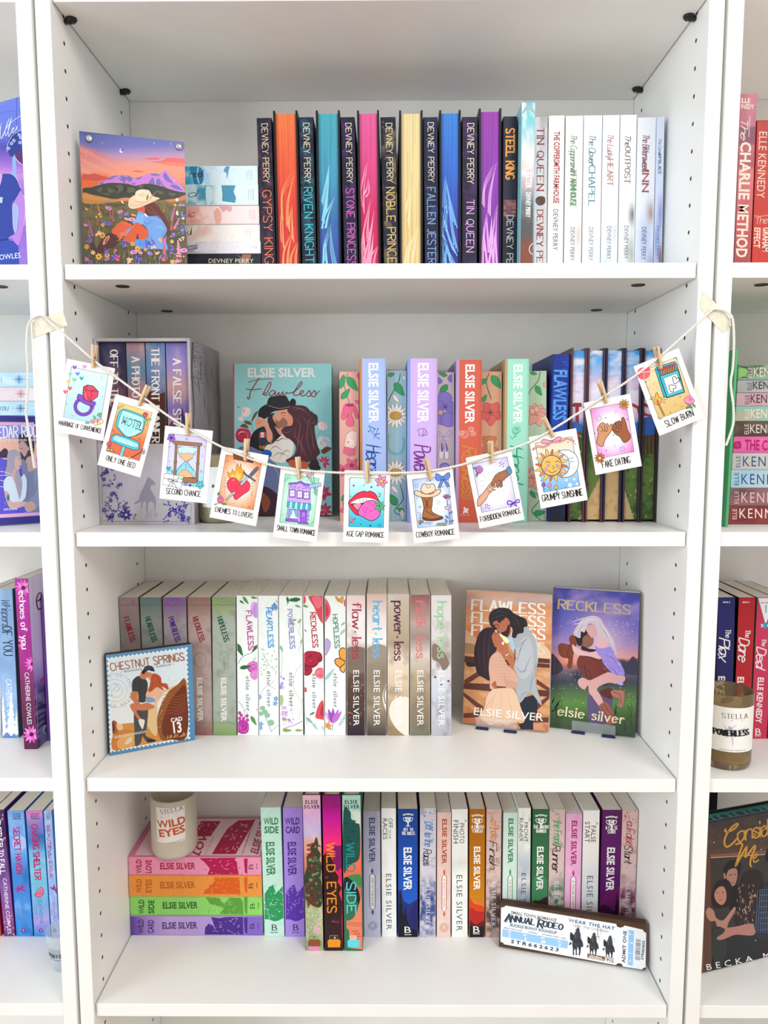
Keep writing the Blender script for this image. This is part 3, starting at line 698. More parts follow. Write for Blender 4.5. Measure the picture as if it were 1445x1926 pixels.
# ================================================================ second shelf
# boxed set
G2 = 'books on the second shelf'
by = .088
bxl, bxr = x_at(189, by, Z2), x_at(366.5, by, Z2); bh = un(178, 636.5, 1, by)[2]-Z2; bw = bxr-bxl; bD = .172
MB = Matrix.Translation(((bxl+bxr)/2, by, Z2+.0003))
t = thing('slipcase', 'grey printed slipcase with blue flower borders holding four books', 'box', MB)
wn = (un(182, 642.5, 1, by), un(353.5, 642.5, 1, by)); wb = un(270, 835, 1, by)[2]-Z2; th = .004
M_SLIP = mat('grey_wash_board', 'c2bcc2', rough=.6, c2='a9a2a8', vscale=22)
box_obj('left_wall', -bw/2, -bw/2+th, 0, bD, 0, bh, M_SLIP, t, .0006, 2)
rw = box_obj('right_wall', bw/2-th, bw/2, 0, bD, 0, bh, M_SLIP, t, .0006, 2)
box_obj('top_wall', -bw/2+th, bw/2-th, 0, bD, bh-th, bh, M_SLIP, t)
box_obj('bottom_wall', -bw/2+th, bw/2-th, 0, bD, 0, th, M_SLIP, t)
box_obj('back_wall', -bw/2+th, bw/2-th, bD-th, bD, th, bh-th, M_SLIP, t)
box_obj('front_panel', -bw/2+th, bw/2-th, 0, .003, th, wb, M_SLIP, t)
def toile(c, R, x0, y0, x1, y1, n, col='2b2c8c', s=1.0):
    for k in range(n):
        x, y = R.uniform(x0, x1), R.uniform(y0, y1); a = R.uniform(0, 6.3)
        c.line([(x, y), (x+26*s*math.cos(a), y+26*s*math.sin(a)), (x+50*s*math.cos(a+.5), y+50*s*math.sin(a+.5))], 3, col, taper=1)
        for q in range(4): leaf(c, x+12*q*s*math.cos(a), y+12*q*s*math.sin(a), R.uniform(10, 20)*s, a+R.choice([-1, 1])*R.uniform(.6, 1.3), col, .5)
        if k % 3 == 0: flower(c, x, y, 17*s, col, 'b9b4c8', 6, a, ol=None)
c = Canvas([MB@Vector(q) for q in ((-bw/2, 0, wb), (bw/2, 0, wb), (bw/2, 0, 0), (-bw/2, 0, 0))], bw, wb, 'z4'); c.t = t; c.M = print_M(bw, wb)
bg(c, [(0, 'b3abaf'), (.4, 'c5c0cc'), (1, 'bdb5b6')], 'cfccdd', .8, 3, 3, 20, 16, seed=3)
R = random.Random(4)
for k in range(60):     # pale tree crown above the horse
    x, y = R.uniform(660, 960), R.uniform(1110, 1270); c.line([(x, y), (x+R.uniform(-25, 25), y+R.uniform(6, 24))], 2, '9d97a2', taper=2)
c.poly(p('700,1480 722,1430 745,1378 760,1350 778,1358 812,1392 812,1412 790,1412 778,1440 805,1490 822,1530 820,1590 812,1620 804,1560 776,1545 760,1560 755,1625 742,1600 742,1550 722,1545 712,1590 700,1600 705,1540 690,1550 660,1565 650,1555 685,1530 692,1500'), '9c95a6')
for L in ('722,1440 700,1470 690,1510', '760,1352 750,1400 735,1450', '745,1480 790,1510 800,1560', '740,1500 715,1530 708,1590'): c.line(p(L), 2.5, '857e92', taper=1)
for k in range(50): x = R.uniform(680, 900); c.line([(x, 1600+R.uniform(0, 60)), (x+R.uniform(-12, 12), 1625+R.uniform(0, 60))], 2, 'a49dae', taper=1)
toile(c, R, 395, 1290, 540, 1480, 13); toile(c, R, 400, 1480, 470, 1680, 9); toile(c, R, 430, 1560, 650, 1690, 16); toile(c, R, 880, 1560, 1080, 1690, 14, '1f24a0'); toile(c, R, 1000, 1560, 1090, 1680, 6, '1f24a0')
c.line(p('880,1690 960,1610 1090,1560'), 4, '1d2090'); flower(c, 585, 1650, 44, '2b2c8c', 'c2b8c0', 7); leaf(c, 510, 1530, 26, -1, '2b2c8c'); c.line(p('440,1690 520,1600 510,1520'), 3, '2b2c8c'); c.line(p('520,1600 580,1560 560,1530'), 3, '2b2c8c')
c.line(p('395,1100 395,1700 1105,1705 1105,1560'), 2.5, '6f6a86', sm=False)
done(c, 'front_print')
c = Canvas([MB@Vector((bw/2, y, z)) for y, z in ((0, bh), (bD, bh), (bD, 0), (0, 0))], bD, bh, 'z4'); c.t = t; c.M = Matrix(((0, 0, 1, bw/2), (1, 0, 0, 0), (0, 1, 0, 0), (0, 0, 0, 1)))
bg(c, [(0, 'a9a3aa'), (.5, '9b959b'), (1, 'b5b0b8')], '7d777e', .7, 3, 4, 20, 30, seed=8)
for k in range(120):
    x = 1105+abs(R.gauss(0, 38)); y = R.uniform(250, 620); c.line([(x, y), (x+R.uniform(-10, 22), y+R.uniform(-16, 16))], R.uniform(3, 7), '4f4a55', taper=2)
c.line(p('1115,270 1108,500 1125,800 1112,1000'), 16, '55505c', taper=1)
for k in range(20): a, b = R.uniform(0, .9), R.uniform(.05, .8); c.line([c.inv(a, b), c.inv(a+R.uniform(-.03, .1), b+R.uniform(.05, .15))], 6, '6a646e', taper=2)
toile(c, R, 1095, 540, 1108, 1700, 12, '2d35a8', .6)
done(c, 'side_print')
c = Canvas([MB@Vector(q) for q in ((-bw/2, 0, bh), (-bw/2+.011, 0, bh), (-bw/2+.011, 0, 0), (-bw/2, 0, 0))], .004, bh, 'z4')
bx = [('navy to maroon book in the slipcase, leftmost of its four', 389, 577, ['232a52', '3a2c4c', '7a4a5c', '54557a'], 'OFF TO THE', 335, 780, '2a2430'),
      ('rose and teal sky book in the slipcase, second from its left', 580, 731, ['b58a94', '5a86a8', 'b06f70', '9c6f8c', 'c07a6a'], 'A PHOTO', 390, 712, '3a2a33'),
      ('slate blue book with brown lower half in the slipcase, third from its left', 735, 893, ['5f7fae', '6a84b4', '4e5c88', '5a3028', '3a2520'], 'THE FRONT RUNNER', 318, 1072, '3a2420'),
      ('violet and peach sky book in the slipcase, fourth from its left', 897, 1076, ['6f6cb0', '9a86c8', 'c89a9c', '7f6cb4', 'e0a890', '4c4268'], 'A FALSE START', 405, 1075, '4a3a5c')]
for i, (lab, u0, u1, cs, tx, v0, v1, cov) in enumerate(bx):
    y0 = by+.008; x0 = 100+u0/4.25; x1 = 100+u1/4.25
    a, b = un(x0, 650, 1, y0)[0], un(x1, 650, 1, y0)[0]; w_ = b-a; z0 = Z2+.0003+th; h_ = un(x0, 580+278/4.25, 1, y0)[2]-z0
    if i == 0: a, w_ = (bxl+bxr)/2-bw/2+th+.0005, b-((bxl+bxr)/2-bw/2+th+.0005)
    elif i: a += .0006; w_ -= .0006
    if i == 3: w_ = (bxl+bxr)/2+bw/2-th-.0004-a
    M = Matrix.Translation((a+w_/2, y0, z0+.0002)); t2 = thing('hardcover_book', lab, 'book', M, 'four books in the slipcase')
    book_parts(t2, w_-.0004, h_, .15, True, cov)
    c = Canvas([M@Vector((sx*w_/2, 0, z)) for sx, z in ((-1, h_), (1, h_), (1, 0), (-1, 0))], w_, h_, 'z4'); c.t = t2; c.M = print_M(w_, h_)
    st = [(k/(len(cs)-1)*.62, q) for k, q in enumerate(cs)]+[(1, cs[-1])]
    bg(c, st, [(0, mixc(cs[0], 'ffd0b0', .45)), (.3, mixc(cs[2], 'ffe0d0', .4)), (1, cs[-1])], .6, 3, 9, 10, 50, seed=i+5)
    if i == 2: c.poly(p('740,680 780,665 830,690 895,670 895,1200 740,1200'), '53291f', False); c.poly(p('740,800 800,790 895,830 895,1200 740,1200'), '3a2a1e', False)
    if i == 3: c.poly(p('900,940 950,900 985,930 1030,800 1045,870 1080,900 1080,1200 900,1200'), '4a3f66', False); pines(c, [(1032, 900, 110, 60)], '3a3055')
    mid = (u0+u1)/2
    c.text(tx, (mid-30+4, v0), (mid-30+8, v1), 58, 'f2ece4', 'R', wd=.17)
    done(c)
# face-out hardcover
c = panel_thing('hardcover_book', 'aqua hardcover standing face out with a kissing couple and a red script title', 'book', 'z5', (441, 978), (624.8, 978), 684, Z2, .06, G2, thick=.036, yl=.185, yr=.185)
BM = c.M; w_, h_ = c.w, c.h
def face_book(c, thick, cover, spine=None, page=None, hard=False, name_spine='left'):
    t = c.t; w, h = c.w, c.h; b = .0026 if hard else .0006; ov = .003 if hard else .0004
    bm = bmesh.new()
    pr_ = [(-w/2, 0), (w/2, 0), (w/2, b), (-w/2+b, b), (-w/2+b, thick-b), (w/2, thick-b), (w/2, thick), (-w/2, thick)]
    extrude(bm, pr_, 0, h); o = bm_obj('cover', bm, solid(cover), t)
    if spine:
        o.data.materials.append(solid(spine))
        for f in o.data.polygons:
            if f.normal.x < -.9: f.material_index = 1
    box_obj('page_block', -w/2+b+.0001, w/2-ov, b+.0001, thick-b-.0001, ov, h-ov, page or M_PAGEW, t)
face_book(c, .036, '8fcfd2', 'a03d58', hard=True)
c.field(2, 30, lambda u, v: stops(v, [(0, '9bd8d8'), (.5, '8fd0d4'), (1, '83c6cc')]))
c.quad(262, 200, 292, 1640, 'b04a66'); c.line(p('296,200 300,1640'), 4, 'd8a0c0', sm=False)
sk, hr = 'e3a184', '4a2830'
# peonies
rose(c, 398, 648, 46, ['f3dfe0', 'd9a6aa', 'e9c4c6', 'c98f94']); rose(c, 352, 708, 24, ['f3dfe0', 'd9a6aa', 'e9c4c6'])
for L in ('510,640 470,670 445,745 480,700', '382,730 430,735 452,765 405,760', '345,780 385,755 425,795 380,792'): c.poly(p(L), '6e4a2c')
c.line(p('460,745 455,800 470,850'), 5, 'c06a70'); rose(c, 368, 862, 70, ['c22e50', '7f1832', 'e0607c', 'f2b8c4', 'a02444']); c.line(p('320,600 340,612'), 8, 'b8465c')
rose(c, 1096, 775, 42, ['f6e6ea', 'd98a9a', 'eec2cc', 'd98a9a']); c.line(p('1075,812 1060,850 1035,865'), 4, 'c86a7c'); rose(c, 1098, 925, 60, ['cfe2e6', 'e58a98', 'a8d8dc', 'e58a98', 'e58a98'])
for L in ('1080,1000 1130,965 1175,980 1140,1010 1100,1030',): c.poly(p(L), '6a4426')
for a in (-2.6, -1.9, -1.2, -.5, .4, 1.3): leaf(c, 1105, 1105, 62, a, 'c4365c', .5, ol='f0c0cc')
for a in (-2.4, -1.7, -1.0, .2, 1.6): leaf(c, 1110, 1385, 70, a, 'b8305a', .6, ol='e08aa0')
for a in (-2.2, -1.4, -.6, .3, 1.2, 2.4): leaf(c, 1110, 1540, 75, a, 'b02a50', .45, ol='e8a0b4')
rose(c, 1090, 1200, 34, ['f2c8cc', 'd97a8a', 'e8a8b0']); dots(c, p('1090,572 1115,588 980,520 1000,600 350,540 330,500 1140,1225'), 4, 'e8f6f4')
# man: jacket, neck, face, hat
c.poly(p('430,940 450,860 505,800 600,780 700,830 760,900 760,1010 650,1050 520,1000 440,975'), '211c24')
c.poly(p('518,840 560,800 650,800 660,900 640,960 525,950'), '333444'); c.line(p('500,1020 560,960 620,900'), 2, '8a8494')
c.poly(p('600,690 650,660 700,680 720,760 700,830 640,860 600,800'), '33242a')
c.poly(p('640,690 700,640 790,628 800,655 780,690 778,745 755,785 700,790 665,750'), sk); c.poly(p('668,720 700,735 735,700 772,730 778,760 745,788 700,800 672,765'), '9c6a58')
c.line(p('715,665 735,655 760,660'), 6, '3a2428'); c.line(p('722,678 745,684 760,676'), 3, '4a2a28'); c.poly(p('640,700 650,680 668,690 665,720 650,722'), 'dc9a80')
c.poly(p('660,780 700,800 740,785 770,810 730,860 700,850'), 'd8957c')
c.poly(p('515,700 512,650 535,610 590,580 640,590 700,605 790,600 790,570 815,530 845,540 850,580 820,612 720,632 640,650 590,700 555,712'), '1d1b22', n=6)
c.poly(p('592,580 610,520 655,505 740,500 770,515 800,600 700,612 640,600'), '26242c'); c.line(p('655,508 640,560 660,605'), 3, '3c3a44'); c.line(p('600,590 700,618 800,600'), 4, 'd98a94')
c.quad(520, 835, 578, 880, 'f2f2f2'); c.quad(520, 835, 534, 888, 'c8354a'); c.quad(562, 832, 577, 882, 'c8354a'); spark(c, 549, 860, 10, 'c8354a', 6, 5)
c.text('WR', (516, 980), (570, 990), 30, 'e0953c', 'B')
# woman's arm over shoulder
c.poly(p('490,720 520,695 560,712 600,750 612,790 640,850 630,930 590,900 585,830 560,780 500,790 488,755'), sk); c.line(p('505,722 525,735 545,730'), 3, 'b5694e'); c.line(p('498,745 520,752 540,745'), 3, 'b5694e')
# woman: face, hair, blouse
c.poly(p('770,640 800,640 822,690 820,760 790,790 775,750 778,700'), 'e0937a')
c.poly(p('640,935 700,880 760,840 820,860 830,980 800,1060 740,1110 640,1090 570,1000 590,950'), 'ece6de')
for L in ('590,950 640,905 700,920', '650,930 720,890 790,905', '610,1010 660,960 730,1000', '700,1060 760,1000 800,1010', '640,1060 700,1020 780,1050', '750,860 700,910 640,900'): c.line(p(L), 5, '3a2a30', taper=2)
for L in ('600,980 650,930 700,950', '680,1090 740,1040', '760,1090 800,1020'): c.line(p(L), 4, 'd8b8a8', taper=2)
c.poly(p('775,640 800,600 860,588 940,600 990,650 1040,680 1048,730 1020,780 1030,880 1050,960 1070,1020 1040,1060 1060,1120 980,1100 920,1130 830,1120 760,1090 830,1040 850,960 800,900 760,880 720,820 760,780 815,770 822,700'), '4c2a34', n=6)
for L in ('820,640 900,620 980,690', '840,700 890,760 880,900 930,1040', '900,680 960,760 950,900 1000,1050', '860,780 840,860 900,960 890,1080', '980,760 1000,860 1010,960 1045,1010', '930,840 900,930 960,1080', '800,620 860,610 930,640', '870,840 870,920 850,1020 800,1080', '830,800 770,840 725,815'): c.line(p(L), 4.5, '9c5f66', taper=2)
rose(c, 1005, 735, 42, ['4c2a34', '8a525a', '6c3c46']); c.line(p('990,640 1020,690 1045,770'), 4, '3a2028')
c.poly(p('800,1085 880,1090 960,1110 950,1160 860,1160 790,1130'), 'c0562c'); c.poly(p('965,1130 1010,1080 1040,1100 1075,1165 1000,1180'), '2a2028')
# lower part behind the cards
c.poly(p('330,980 420,960 500,990 600,1070 720,1180 720,1400 600,1420 480,1250 330,1100'), '6a74a4'); c.ell(585, 1030, 50, 40, '2b62b0'); c.line(p('560,1090 640,1130 700,1240 700,1380'), 5, 'a8b2cc')
c.poly(p('430,1380 560,1320 700,1420 700,1590 430,1590'), '3c2434'); c.poly(p('540,1380 600,1420 620,1480 580,1560 545,1500'), '8a4a34')
c.text('ELSIE SILVER', (416, 331), (1022, 331), 78, 'f4f2f0', 'B')
for L, wd in (('418,382 480,362 560,352 640,350', 6), ('520,342 480,400 440,470 432,520 420,532 412,510', 9), ('400,442 470,448 540,438', 7), ('545,490 590,470 625,400 615,378 590,420 560,480 575,500 600,488', 8),
     ('665,462 640,455 612,478 615,500 640,495 668,465 660,490 680,492 700,470', 8), ('700,470 698,495 715,492 735,465 732,492 750,490 770,470 775,480 800,478', 7), ('800,480 850,455 905,395 895,378 865,420 830,485 850,500 880,490', 8),
     ('880,488 915,475 918,458 895,462 890,490 915,505 945,490', 8), ('945,490 975,455 985,500 960,508 950,500', 8), ('985,500 1020,455 1030,500 1005,512 995,500', 8), ('1030,500 1050,470 1068,462', 6)): c.line(p(L), wd, '8f1f3f', n=6)
done(c, 'front_cover_print')

# candle behind the cards
cx_, cy_ = x_at(413, .125, Z2+.04), .125
t = candle('jar_candle', 'olive glass jar candle beside the slipcase, mostly hidden by cards', cx_, cy_, Z2, .0285, .094, mat('olive_glass_dim', '8f8566', rough=.12, coat=.6), WAX, .07)
c = label_canvas(t, 'z5', cx_, cy_, .0285, Z2+.05, .04, .055, .0)
c.field(6, 2, lambda u, v: stops(v, [(0, 'eef2f2'), (1, 'e9eef0')])); c.text('M', (104, 1330), (118, 1332), 26, '2a2a2a', 'R'); done(c, 'label')
R = random.Random(11)

# sprayed fore-edges with flowers
GF = 'flowered fore-edges on the second shelf'
def fe(lab, crop, xl, xr, xlt, yt, base, cover='efe6e4', side=None):
    c = upright('hardcover_book', lab, GF, crop, xl, xr, xlt, yt, .128, Z2, .14, cover=cover, fore=True, row='r2', page=solid(base))
    c.field(30, 12, lambda u, v: mixc(base, mixc(base, '000000', .08), vnoise(u*60, v*1.5, 1, 1, 5))); return c
GS = 'pastel hardcover spines on the second shelf'
def hs(lab, xl, xr, xlt, yt, base, side, title, tc, orn, v=(155, 550), mt=None, v2=(705, 1000), side_t='left', col='f6f6fa'):
    c = upright('hardcover_book', lab, GS, 'z6', xl, xr, xlt, yt, .112, Z2, .155, hard=True, cover=base, side=side, dome=.0022, row='r2')
    c.field(24, 2, lambda u, v: mixc(base, side, (u < .085)*1.0)); sp(c, 'B', 'ELSIE SILVER', v[0], v[1], .36, .7, col)
    orn(c); sp(c, 'C', title, v2[0], v2[1], .25, .78, tc, wd=.09); return c
c = fe('pink fore-edge painted with tulips and a milk carton', 'z6', 638.5, 677, 637, 699.5, 'e9b3a6', '5a2a34')
g, gd = '3f9c63', '1f6a44'
for q in (((70, 330), -1.3, 100), ((118, 250), .9, 120), ((80, 400), -.9, 90), ((80, 1090), -.6, 110)): leaf(c, *q[0], q[2], q[1], g, .45, ol=gd)
c.line(p('125,225 98,290 120,380 135,430'), 6, g); c.poly(p('100,440 135,430 170,440 200,520 180,530 160,480 150,500 140,480 120,520 95,540 80,520'), 'e3688c', ol='a83a60')
c.poly(p('138,495 165,545 160,580 130,585 112,560'), 'e3688c', ol='a83a60'); c.ell(138, 442, 28, 10, 'b82a70'); c.poly(p('195,410 170,405 180,430 200,430'), 'e3688c'); c.poly(p('185,235 200,225 200,270'), 'd85a88')
c.poly(p('115,640 150,612 190,625 180,780 135,790 90,765'), 'f2d2cc', False, ol='b85a70'); c.poly(p('100,720 165,735 180,710 175,780 135,790 92,765'), 'dc6e8c', False); c.text('MILK', (118, 700), (165, 712), 30, 'fff4f0', 'B')
for q in ((150, 850, 50), (90, 880, 40), (120, 1150, 50), (170, 1000, 40)): flower(c, *q, 'e0688c', 'a8305c', 5, .4, ol='b04468')
done(c, 'painted_fore_edge')
c = hs('periwinkle blue spine with an orange edge', 676.5, 728, 674, 675.2, 'a9bff0', 'c07a3c', 'Heartless', '24479c', lambda c: [(c.line(p(L), 3.5, '3558a8'), ) for L in ('270,580 285,620 320,660', '300,670 330,600', '285,610 265,620', '295,625 310,600', '305,640 335,635', '318,655 335,668', '275,595 290,590')]); 
for x, y in p('272,585 290,592 300,600 330,602 336,635 310,602 265,620 335,668 320,640'): c.ell(x, y, 5, None, '3558a8', n=7)
done(c)
c = fe('light blue fore-edge painted with daisies and a horseshoe', 'z6', 729, 764.5, 728.5, 697.8, 'a8cfe0')
c.line(p('480,225 470,280 420,370 400,420'), 6, gd); c.line(p('490,1190 440,1160 500,1080 480,980'), 6, gd)
leaf(c, 440, 290, 110, .9, g, .5, ol=gd); leaf(c, 395, 240, 50, -.3, g, .6, ol=gd); leaf(c, 460, 1120, 90, -2.2, g, .6, ol=gd); leaf(c, 410, 1060, 70, 1.0, g, .5, ol=gd); leaf(c, 510, 1170, 60, -2.6, g, .5, ol=gd)
leaf(c, 430, 370, 70, .9, 'f4efe4', .4, ol='8a7a60'); leaf(c, 500, 240, 40, 1.2, 'f4efe4', .5, ol='8a7a60'); leaf(c, 420, 990, 70, .8, 'f4efe4', .4, ol='8a7a60'); leaf(c, 490, 1150, 70, 1.4, 'f4efe4', .4)
for y in (512, 898): flower(c, 450, y, 82, 'f6f2ea', None, 15, .2, .8, ol='8f866e'); c.ell(450, y, 40, 27, 'c9a04a', ol='7c5a24')
c.line(p('405,640 395,680 402,740 440,772 490,760 508,700 500,660'), 13, '3f9aa8'); c.line(p('405,640 395,680 402,740 440,772 490,760 508,700 500,660'), 5, '9ed0d8'); done(c, 'painted_fore_edge')
c = hs('lilac spine with a blue edge', 765.5, 821, 766.5, 674.8, 'd3b4ee', '7c9be0', 'Powerless', '7a2f8c', lambda c: [c.line(p(L), 3.5, '7a3f9c') for L in ('600,640 630,650 655,615', '600,610 615,640', '640,602 630,650', '660,640 630,650', '596,612 610,600 622,604 640,598 655,612 662,640 645,645')]); done(c)
c = fe('mauve fore-edge painted with a violet and ballet shoes', 'z6', 822, 855, 821, 700.5, 'dcc5c8')
leaf(c, 800, 300, 90, 2.2, g, .5, ol=gd); leaf(c, 800, 240, 60, 3.4, g, .5, ol=gd); c.poly(p('740,250 770,280 740,300'), '8c74c0'); c.poly(p('830,230 800,260 830,290'), '8c74c0')
for q in (((780, 395), 52), ((740, 450), 45), ((835, 460), 48), ((765, 530), 50), ((810, 540), 55)): c.ell(*q[0], q[1], q[1]*.9, '8f7ec8', ol='5c4a98')
for a in np.arange(12)*PI/6: c.line([(788, 455), (788+38*math.cos(a), 455+38*math.sin(a))], 3, '5c3f98', taper=1)
c.ell(755, 490, 15, 13, 'e6c04a')
for L in ('775,655 740,615 735,640 775,660', '775,655 820,610 828,640 775,660', '775,660 745,760 755,800', '775,660 800,750 805,790'): c.line(p(L), 7, 'b9a0d8')
c.poly(p('760,680 778,740 770,800 752,805 742,780'), 'f0e6ea', ol='5c4a7c'); c.poly(p('785,680 805,740 812,790 795,810 782,790'), 'f0e6ea', ol='5c4a7c'); c.poly(p('762,690 774,735 765,760 756,740'), '7a62ac'); c.poly(p('788,690 802,735 800,760 790,745'), '7a62ac')
rose(c, 785, 870, 40, ['8f7ec8', '5c4a98', 'b0a0e0']); leaf(c, 740, 1060, 90, .8, g, .5, ol=gd); done(c, 'painted_fore_edge')
def _o(c):
    for x, y, r in ((915, 640, 30), (960, 605, 20), (975, 635, 18), (895, 630, 18)): c.ell(x, y, r, r*.8, 'd4614b', ol='f6d8ce', n=9); c.ell(x+2, y, r*.5, r*.4, 'd4614b', ol='f6d8ce', n=7)
    for k, a in enumerate((-1.9, -.5, .7, 2.2)): leaf(c, 922, 1155, 26, a, 'f6e6e0', .7)
    c.text('PIATKUS', (888, 1190), (950, 1192), 11, 'f0c8bc', 'S')
c = hs('coral red spine with a lilac edge', 856, 904.5, 857.5, 677.4, 'd4614b', 'b498c4', 'Reckless', 'c9913c', _o, (165, 555), v2=(712, 1060)); done(c)
c = fe('peach fore-edge painted with a red blossom and a teddy bear', 'z6', 905, 944, 904.5, 699.5, 'e6b08e')
c.line(p('1085,225 1065,290 1100,400'), 6, gd); leaf(c, 1100, 240, 110, .9, g, .5, ol=gd); leaf(c, 1070, 260, 70, 2.4, g, .5, ol=gd); leaf(c, 1035, 420, 60, -1, g, .5, ol=gd)
flower(c, 1097, 495, 78, 'dc6a64', None, 5, .3, .85, ol='9c3430')
for a in np.arange(10)*PI/5: c.line([(1095, 492), (1095+30*math.cos(a), 492+30*math.sin(a))], 3, '8c2428', taper=1)
for q in ((1052, 668, 16), (1120, 668, 16), (1085, 690, 42), (1085, 750, 45), (1045, 745, 18), (1128, 745, 18)): c.ell(q[0], q[1], q[2], None, 'cf8458', ol='9c5430')
c.ell(1085, 702, 16, 12, 'e8b48c'); dots(c, p('1072,685 1098,685 1085,698'), 4, '4a2a20'); done(c, 'painted_fore_edge')
def _o(c):
    rose(c, 1265, 612, 28, ['8fdcc0', '1f9c78', '3fb490', '1f8f6c'], ol='1f9c78'); c.line(p('1225,650 1240,670 1262,640'), 3.5, '1f9c78'); leaf(c, 1250, 660, 26, -.6, '5cc4a0')
    c.poly(p('0,0 1,0 1,1'), 'ffffff')
c = hs('mint green spine with a tan edge', 945, 992.5, 947.5, 675.8, 'a3e2cc', 'b89a6a', 'Hopeless', '1f8f74', _o, (165, 558), v2=(712, 1100)); done(c)
c = fe('pale green fore-edge painted with pink peonies', 'z7', 993.3, 1028.5, 992.5, 698.5, 'bcd9bb')
c.line(p('125,480 110,540 60,600 45,660'), 5, gd); c.line(p('130,1440 70,1380 120,1310 95,1260'), 5, gd); c.line(p('50,900 90,960 70,1030'), 5, gd)
for q in ((95, 570, 75, 1), (60, 485, 45, .2), (60, 1250, 60, .9), (80, 1400, 80, -.2), (70, 920, 50, .3)): leaf(c, *q[:3], q[3], g, .5, ol=gd)
for x, y, r in ((100, 740, 70), (75, 1150, 68)):
    for a in (-2.9, -2.3, -1.7, -1.1, -.5, .2, 1.2, 2.2): leaf(c, x, y+20, r*1.1, a, 'e2a494', .75, ol='a4584c')
    leaf(c, x, y, r*.6, -1.6, 'eab8a8', .8, ol='a4584c'); leaf(c, x-15, y+10, r*.6, -2.2, 'eab8a8', .8, ol='a4584c')
leaf(c, 160, 545, 35, 1.9, 'e2a494', .7, ol='a4584c'); done(c, 'painted_fore_edge')
c = upright('paperback_book', 'royal blue spine before the landscape fore-edges', G2, 'z7', 1028.8, 1063.5, 1037.5, 666.7, .118, Z2, .15, cover='1a2f7c', row='r2')
bg(c, [(0, '16328c'), (.5, '173a9c'), (.8, '1a2450'), (1, '1c1f30')], '2a55c4', .5, 3, 10, seed=2); sp(c, 'B', 'FLAWLESS', 465, 785, .12, .85, '5a9ce8')
R = random.Random(3); dots(c, [su(c, R.random(), R.uniform(380, 900)) for _ in range(30)], 1.8, '9cc0f0'); done(c)
# one landscape across five fore-edges
GL = 'hardcovers with a landscape painted across their fore-edges'
def scene(U, V):
    C = stops((V-330)/1110, [(0, '3d8fdc'), (.08, '6fb0e8'), (.15, 'a8b8e4'), (.2, 'd8bfe0'), (.25, 'dfe4f4'), (.33, 'e8d0e2'), (.4, 'cfc0e0'), (.44, '5f8fd0'), (.47, '2f66b4'), (.5, '2f5a3c'), (.6, '4c7038'), (.72, '64823c'), (1, '4c6a30')])
    cl = vnoise(U/140, V/50+U/300, 1, 4, 12); C = mixc(C, 'f0e6f2', np.clip((cl-.5)*5, 0, .9)*(V < 640)); C = mixc(C, 'd79ad0', np.clip((.42-cl)*6, 0, .6)*(V < 620)*(V > 430))
    g = vnoise(U/26, V/26, 1, 3, 2); C = mixc(C, '2c4a26', np.clip((g-.5)*3, 0, .7)*(V > 880))
    C = mixc(C, 'c9a878', 1.0*(V > 1100)*(np.abs(U-(585-(V-1100)*.1)) < (40+(V-1100)*.42))); C = mixc(C, 'a88452', np.clip((g-.5)*3, 0, .5)*(V > 1100)*(np.abs(U-560) < 120))
    return C
sc = [(290, 415, 235, 430, '5a3540', 'c09a94'), (413, 530, 432, 553, '7a4a48', 'a88a90'), (531, 648, 555, 665, '23284a', '7a7488'), (648, 768, 668, 805, '8a6a70', '6a6070'), (770, 888, 806, 922, '3c2c34', 'b09098')]
lbl = ['leftmost', 'second from the left', 'middle one', 'fourth from the left', 'rightmost']
BX = [(1064, 1099, 1070), (1099.5, 1133, 1105.5), (1134, 1168, 1141), (1169, 1203, 1174.5), (1203.6, 1234, 1211)]
for i, (xl, xr, xt) in enumerate(BX):
    c = upright('hardcover_book', lbl[i]+' of the five hardcovers with a landscape across their page edges', GL, 'z7', xl, xr, xt, 654.8, .112, Z2, .155, hard=True, cover=['5a3a44', '4a3038', '24294c', '3c3040', '33262e'][i], fore=True, row='r2', page=solid('cfc8c4'))
    c.fieldc(14, 150, scene)
    c.poly(p('330,690 345,680 392,680 395,705 375,708 378,1010 355,1010 352,706 335,705'), '8c3038', False); c.poly(p('720,680 850,700 850,722 720,702'), '9c3c40', False); c.poly(p('850,690 885,700 885,1060 862,1050 858,720'), '8a3034', False)
    c.poly(p('760,700 800,745 850,760 850,775 790,762 750,715'), 'a04048', False)
    for x in range(480, 540, 16): c.quad(x, 690, x+9, 760, '8c3038')
    c.quad(395, 720, 560, 733, '8c3038')
    for x in range(740, 870, 24): c.quad(x, 880, x+14, 1010, '5c2c28')
    c.poly(p('300,850 350,800 420,835 480,800 560,850 300,870'), '3566b0'); c.poly(p('690,880 760,800 830,770 880,800 880,880'), '2f60b0')
    R = random.Random(i+50)
    dots(c, [(R.uniform(300, 480), R.uniform(860, 1000)) for _ in range(14)], 5, 'e8b43c'); dots(c, [(R.uniform(700, 890), R.uniform(1150, 1420)) for _ in range(16)], 6, 'd8907c'); dots(c, [(R.uniform(300, 400), R.uniform(1250, 1420)) for _ in range(8)], 5, 'd87a5c')
    for k in range(20): x, y = R.uniform(300, 880), R.uniform(1000, 1400); c.line([(x, y), (x+R.uniform(-6, 6), y-22)], 3, '86a04c', taper=1)
    done(c, 'painted_fore_edge')

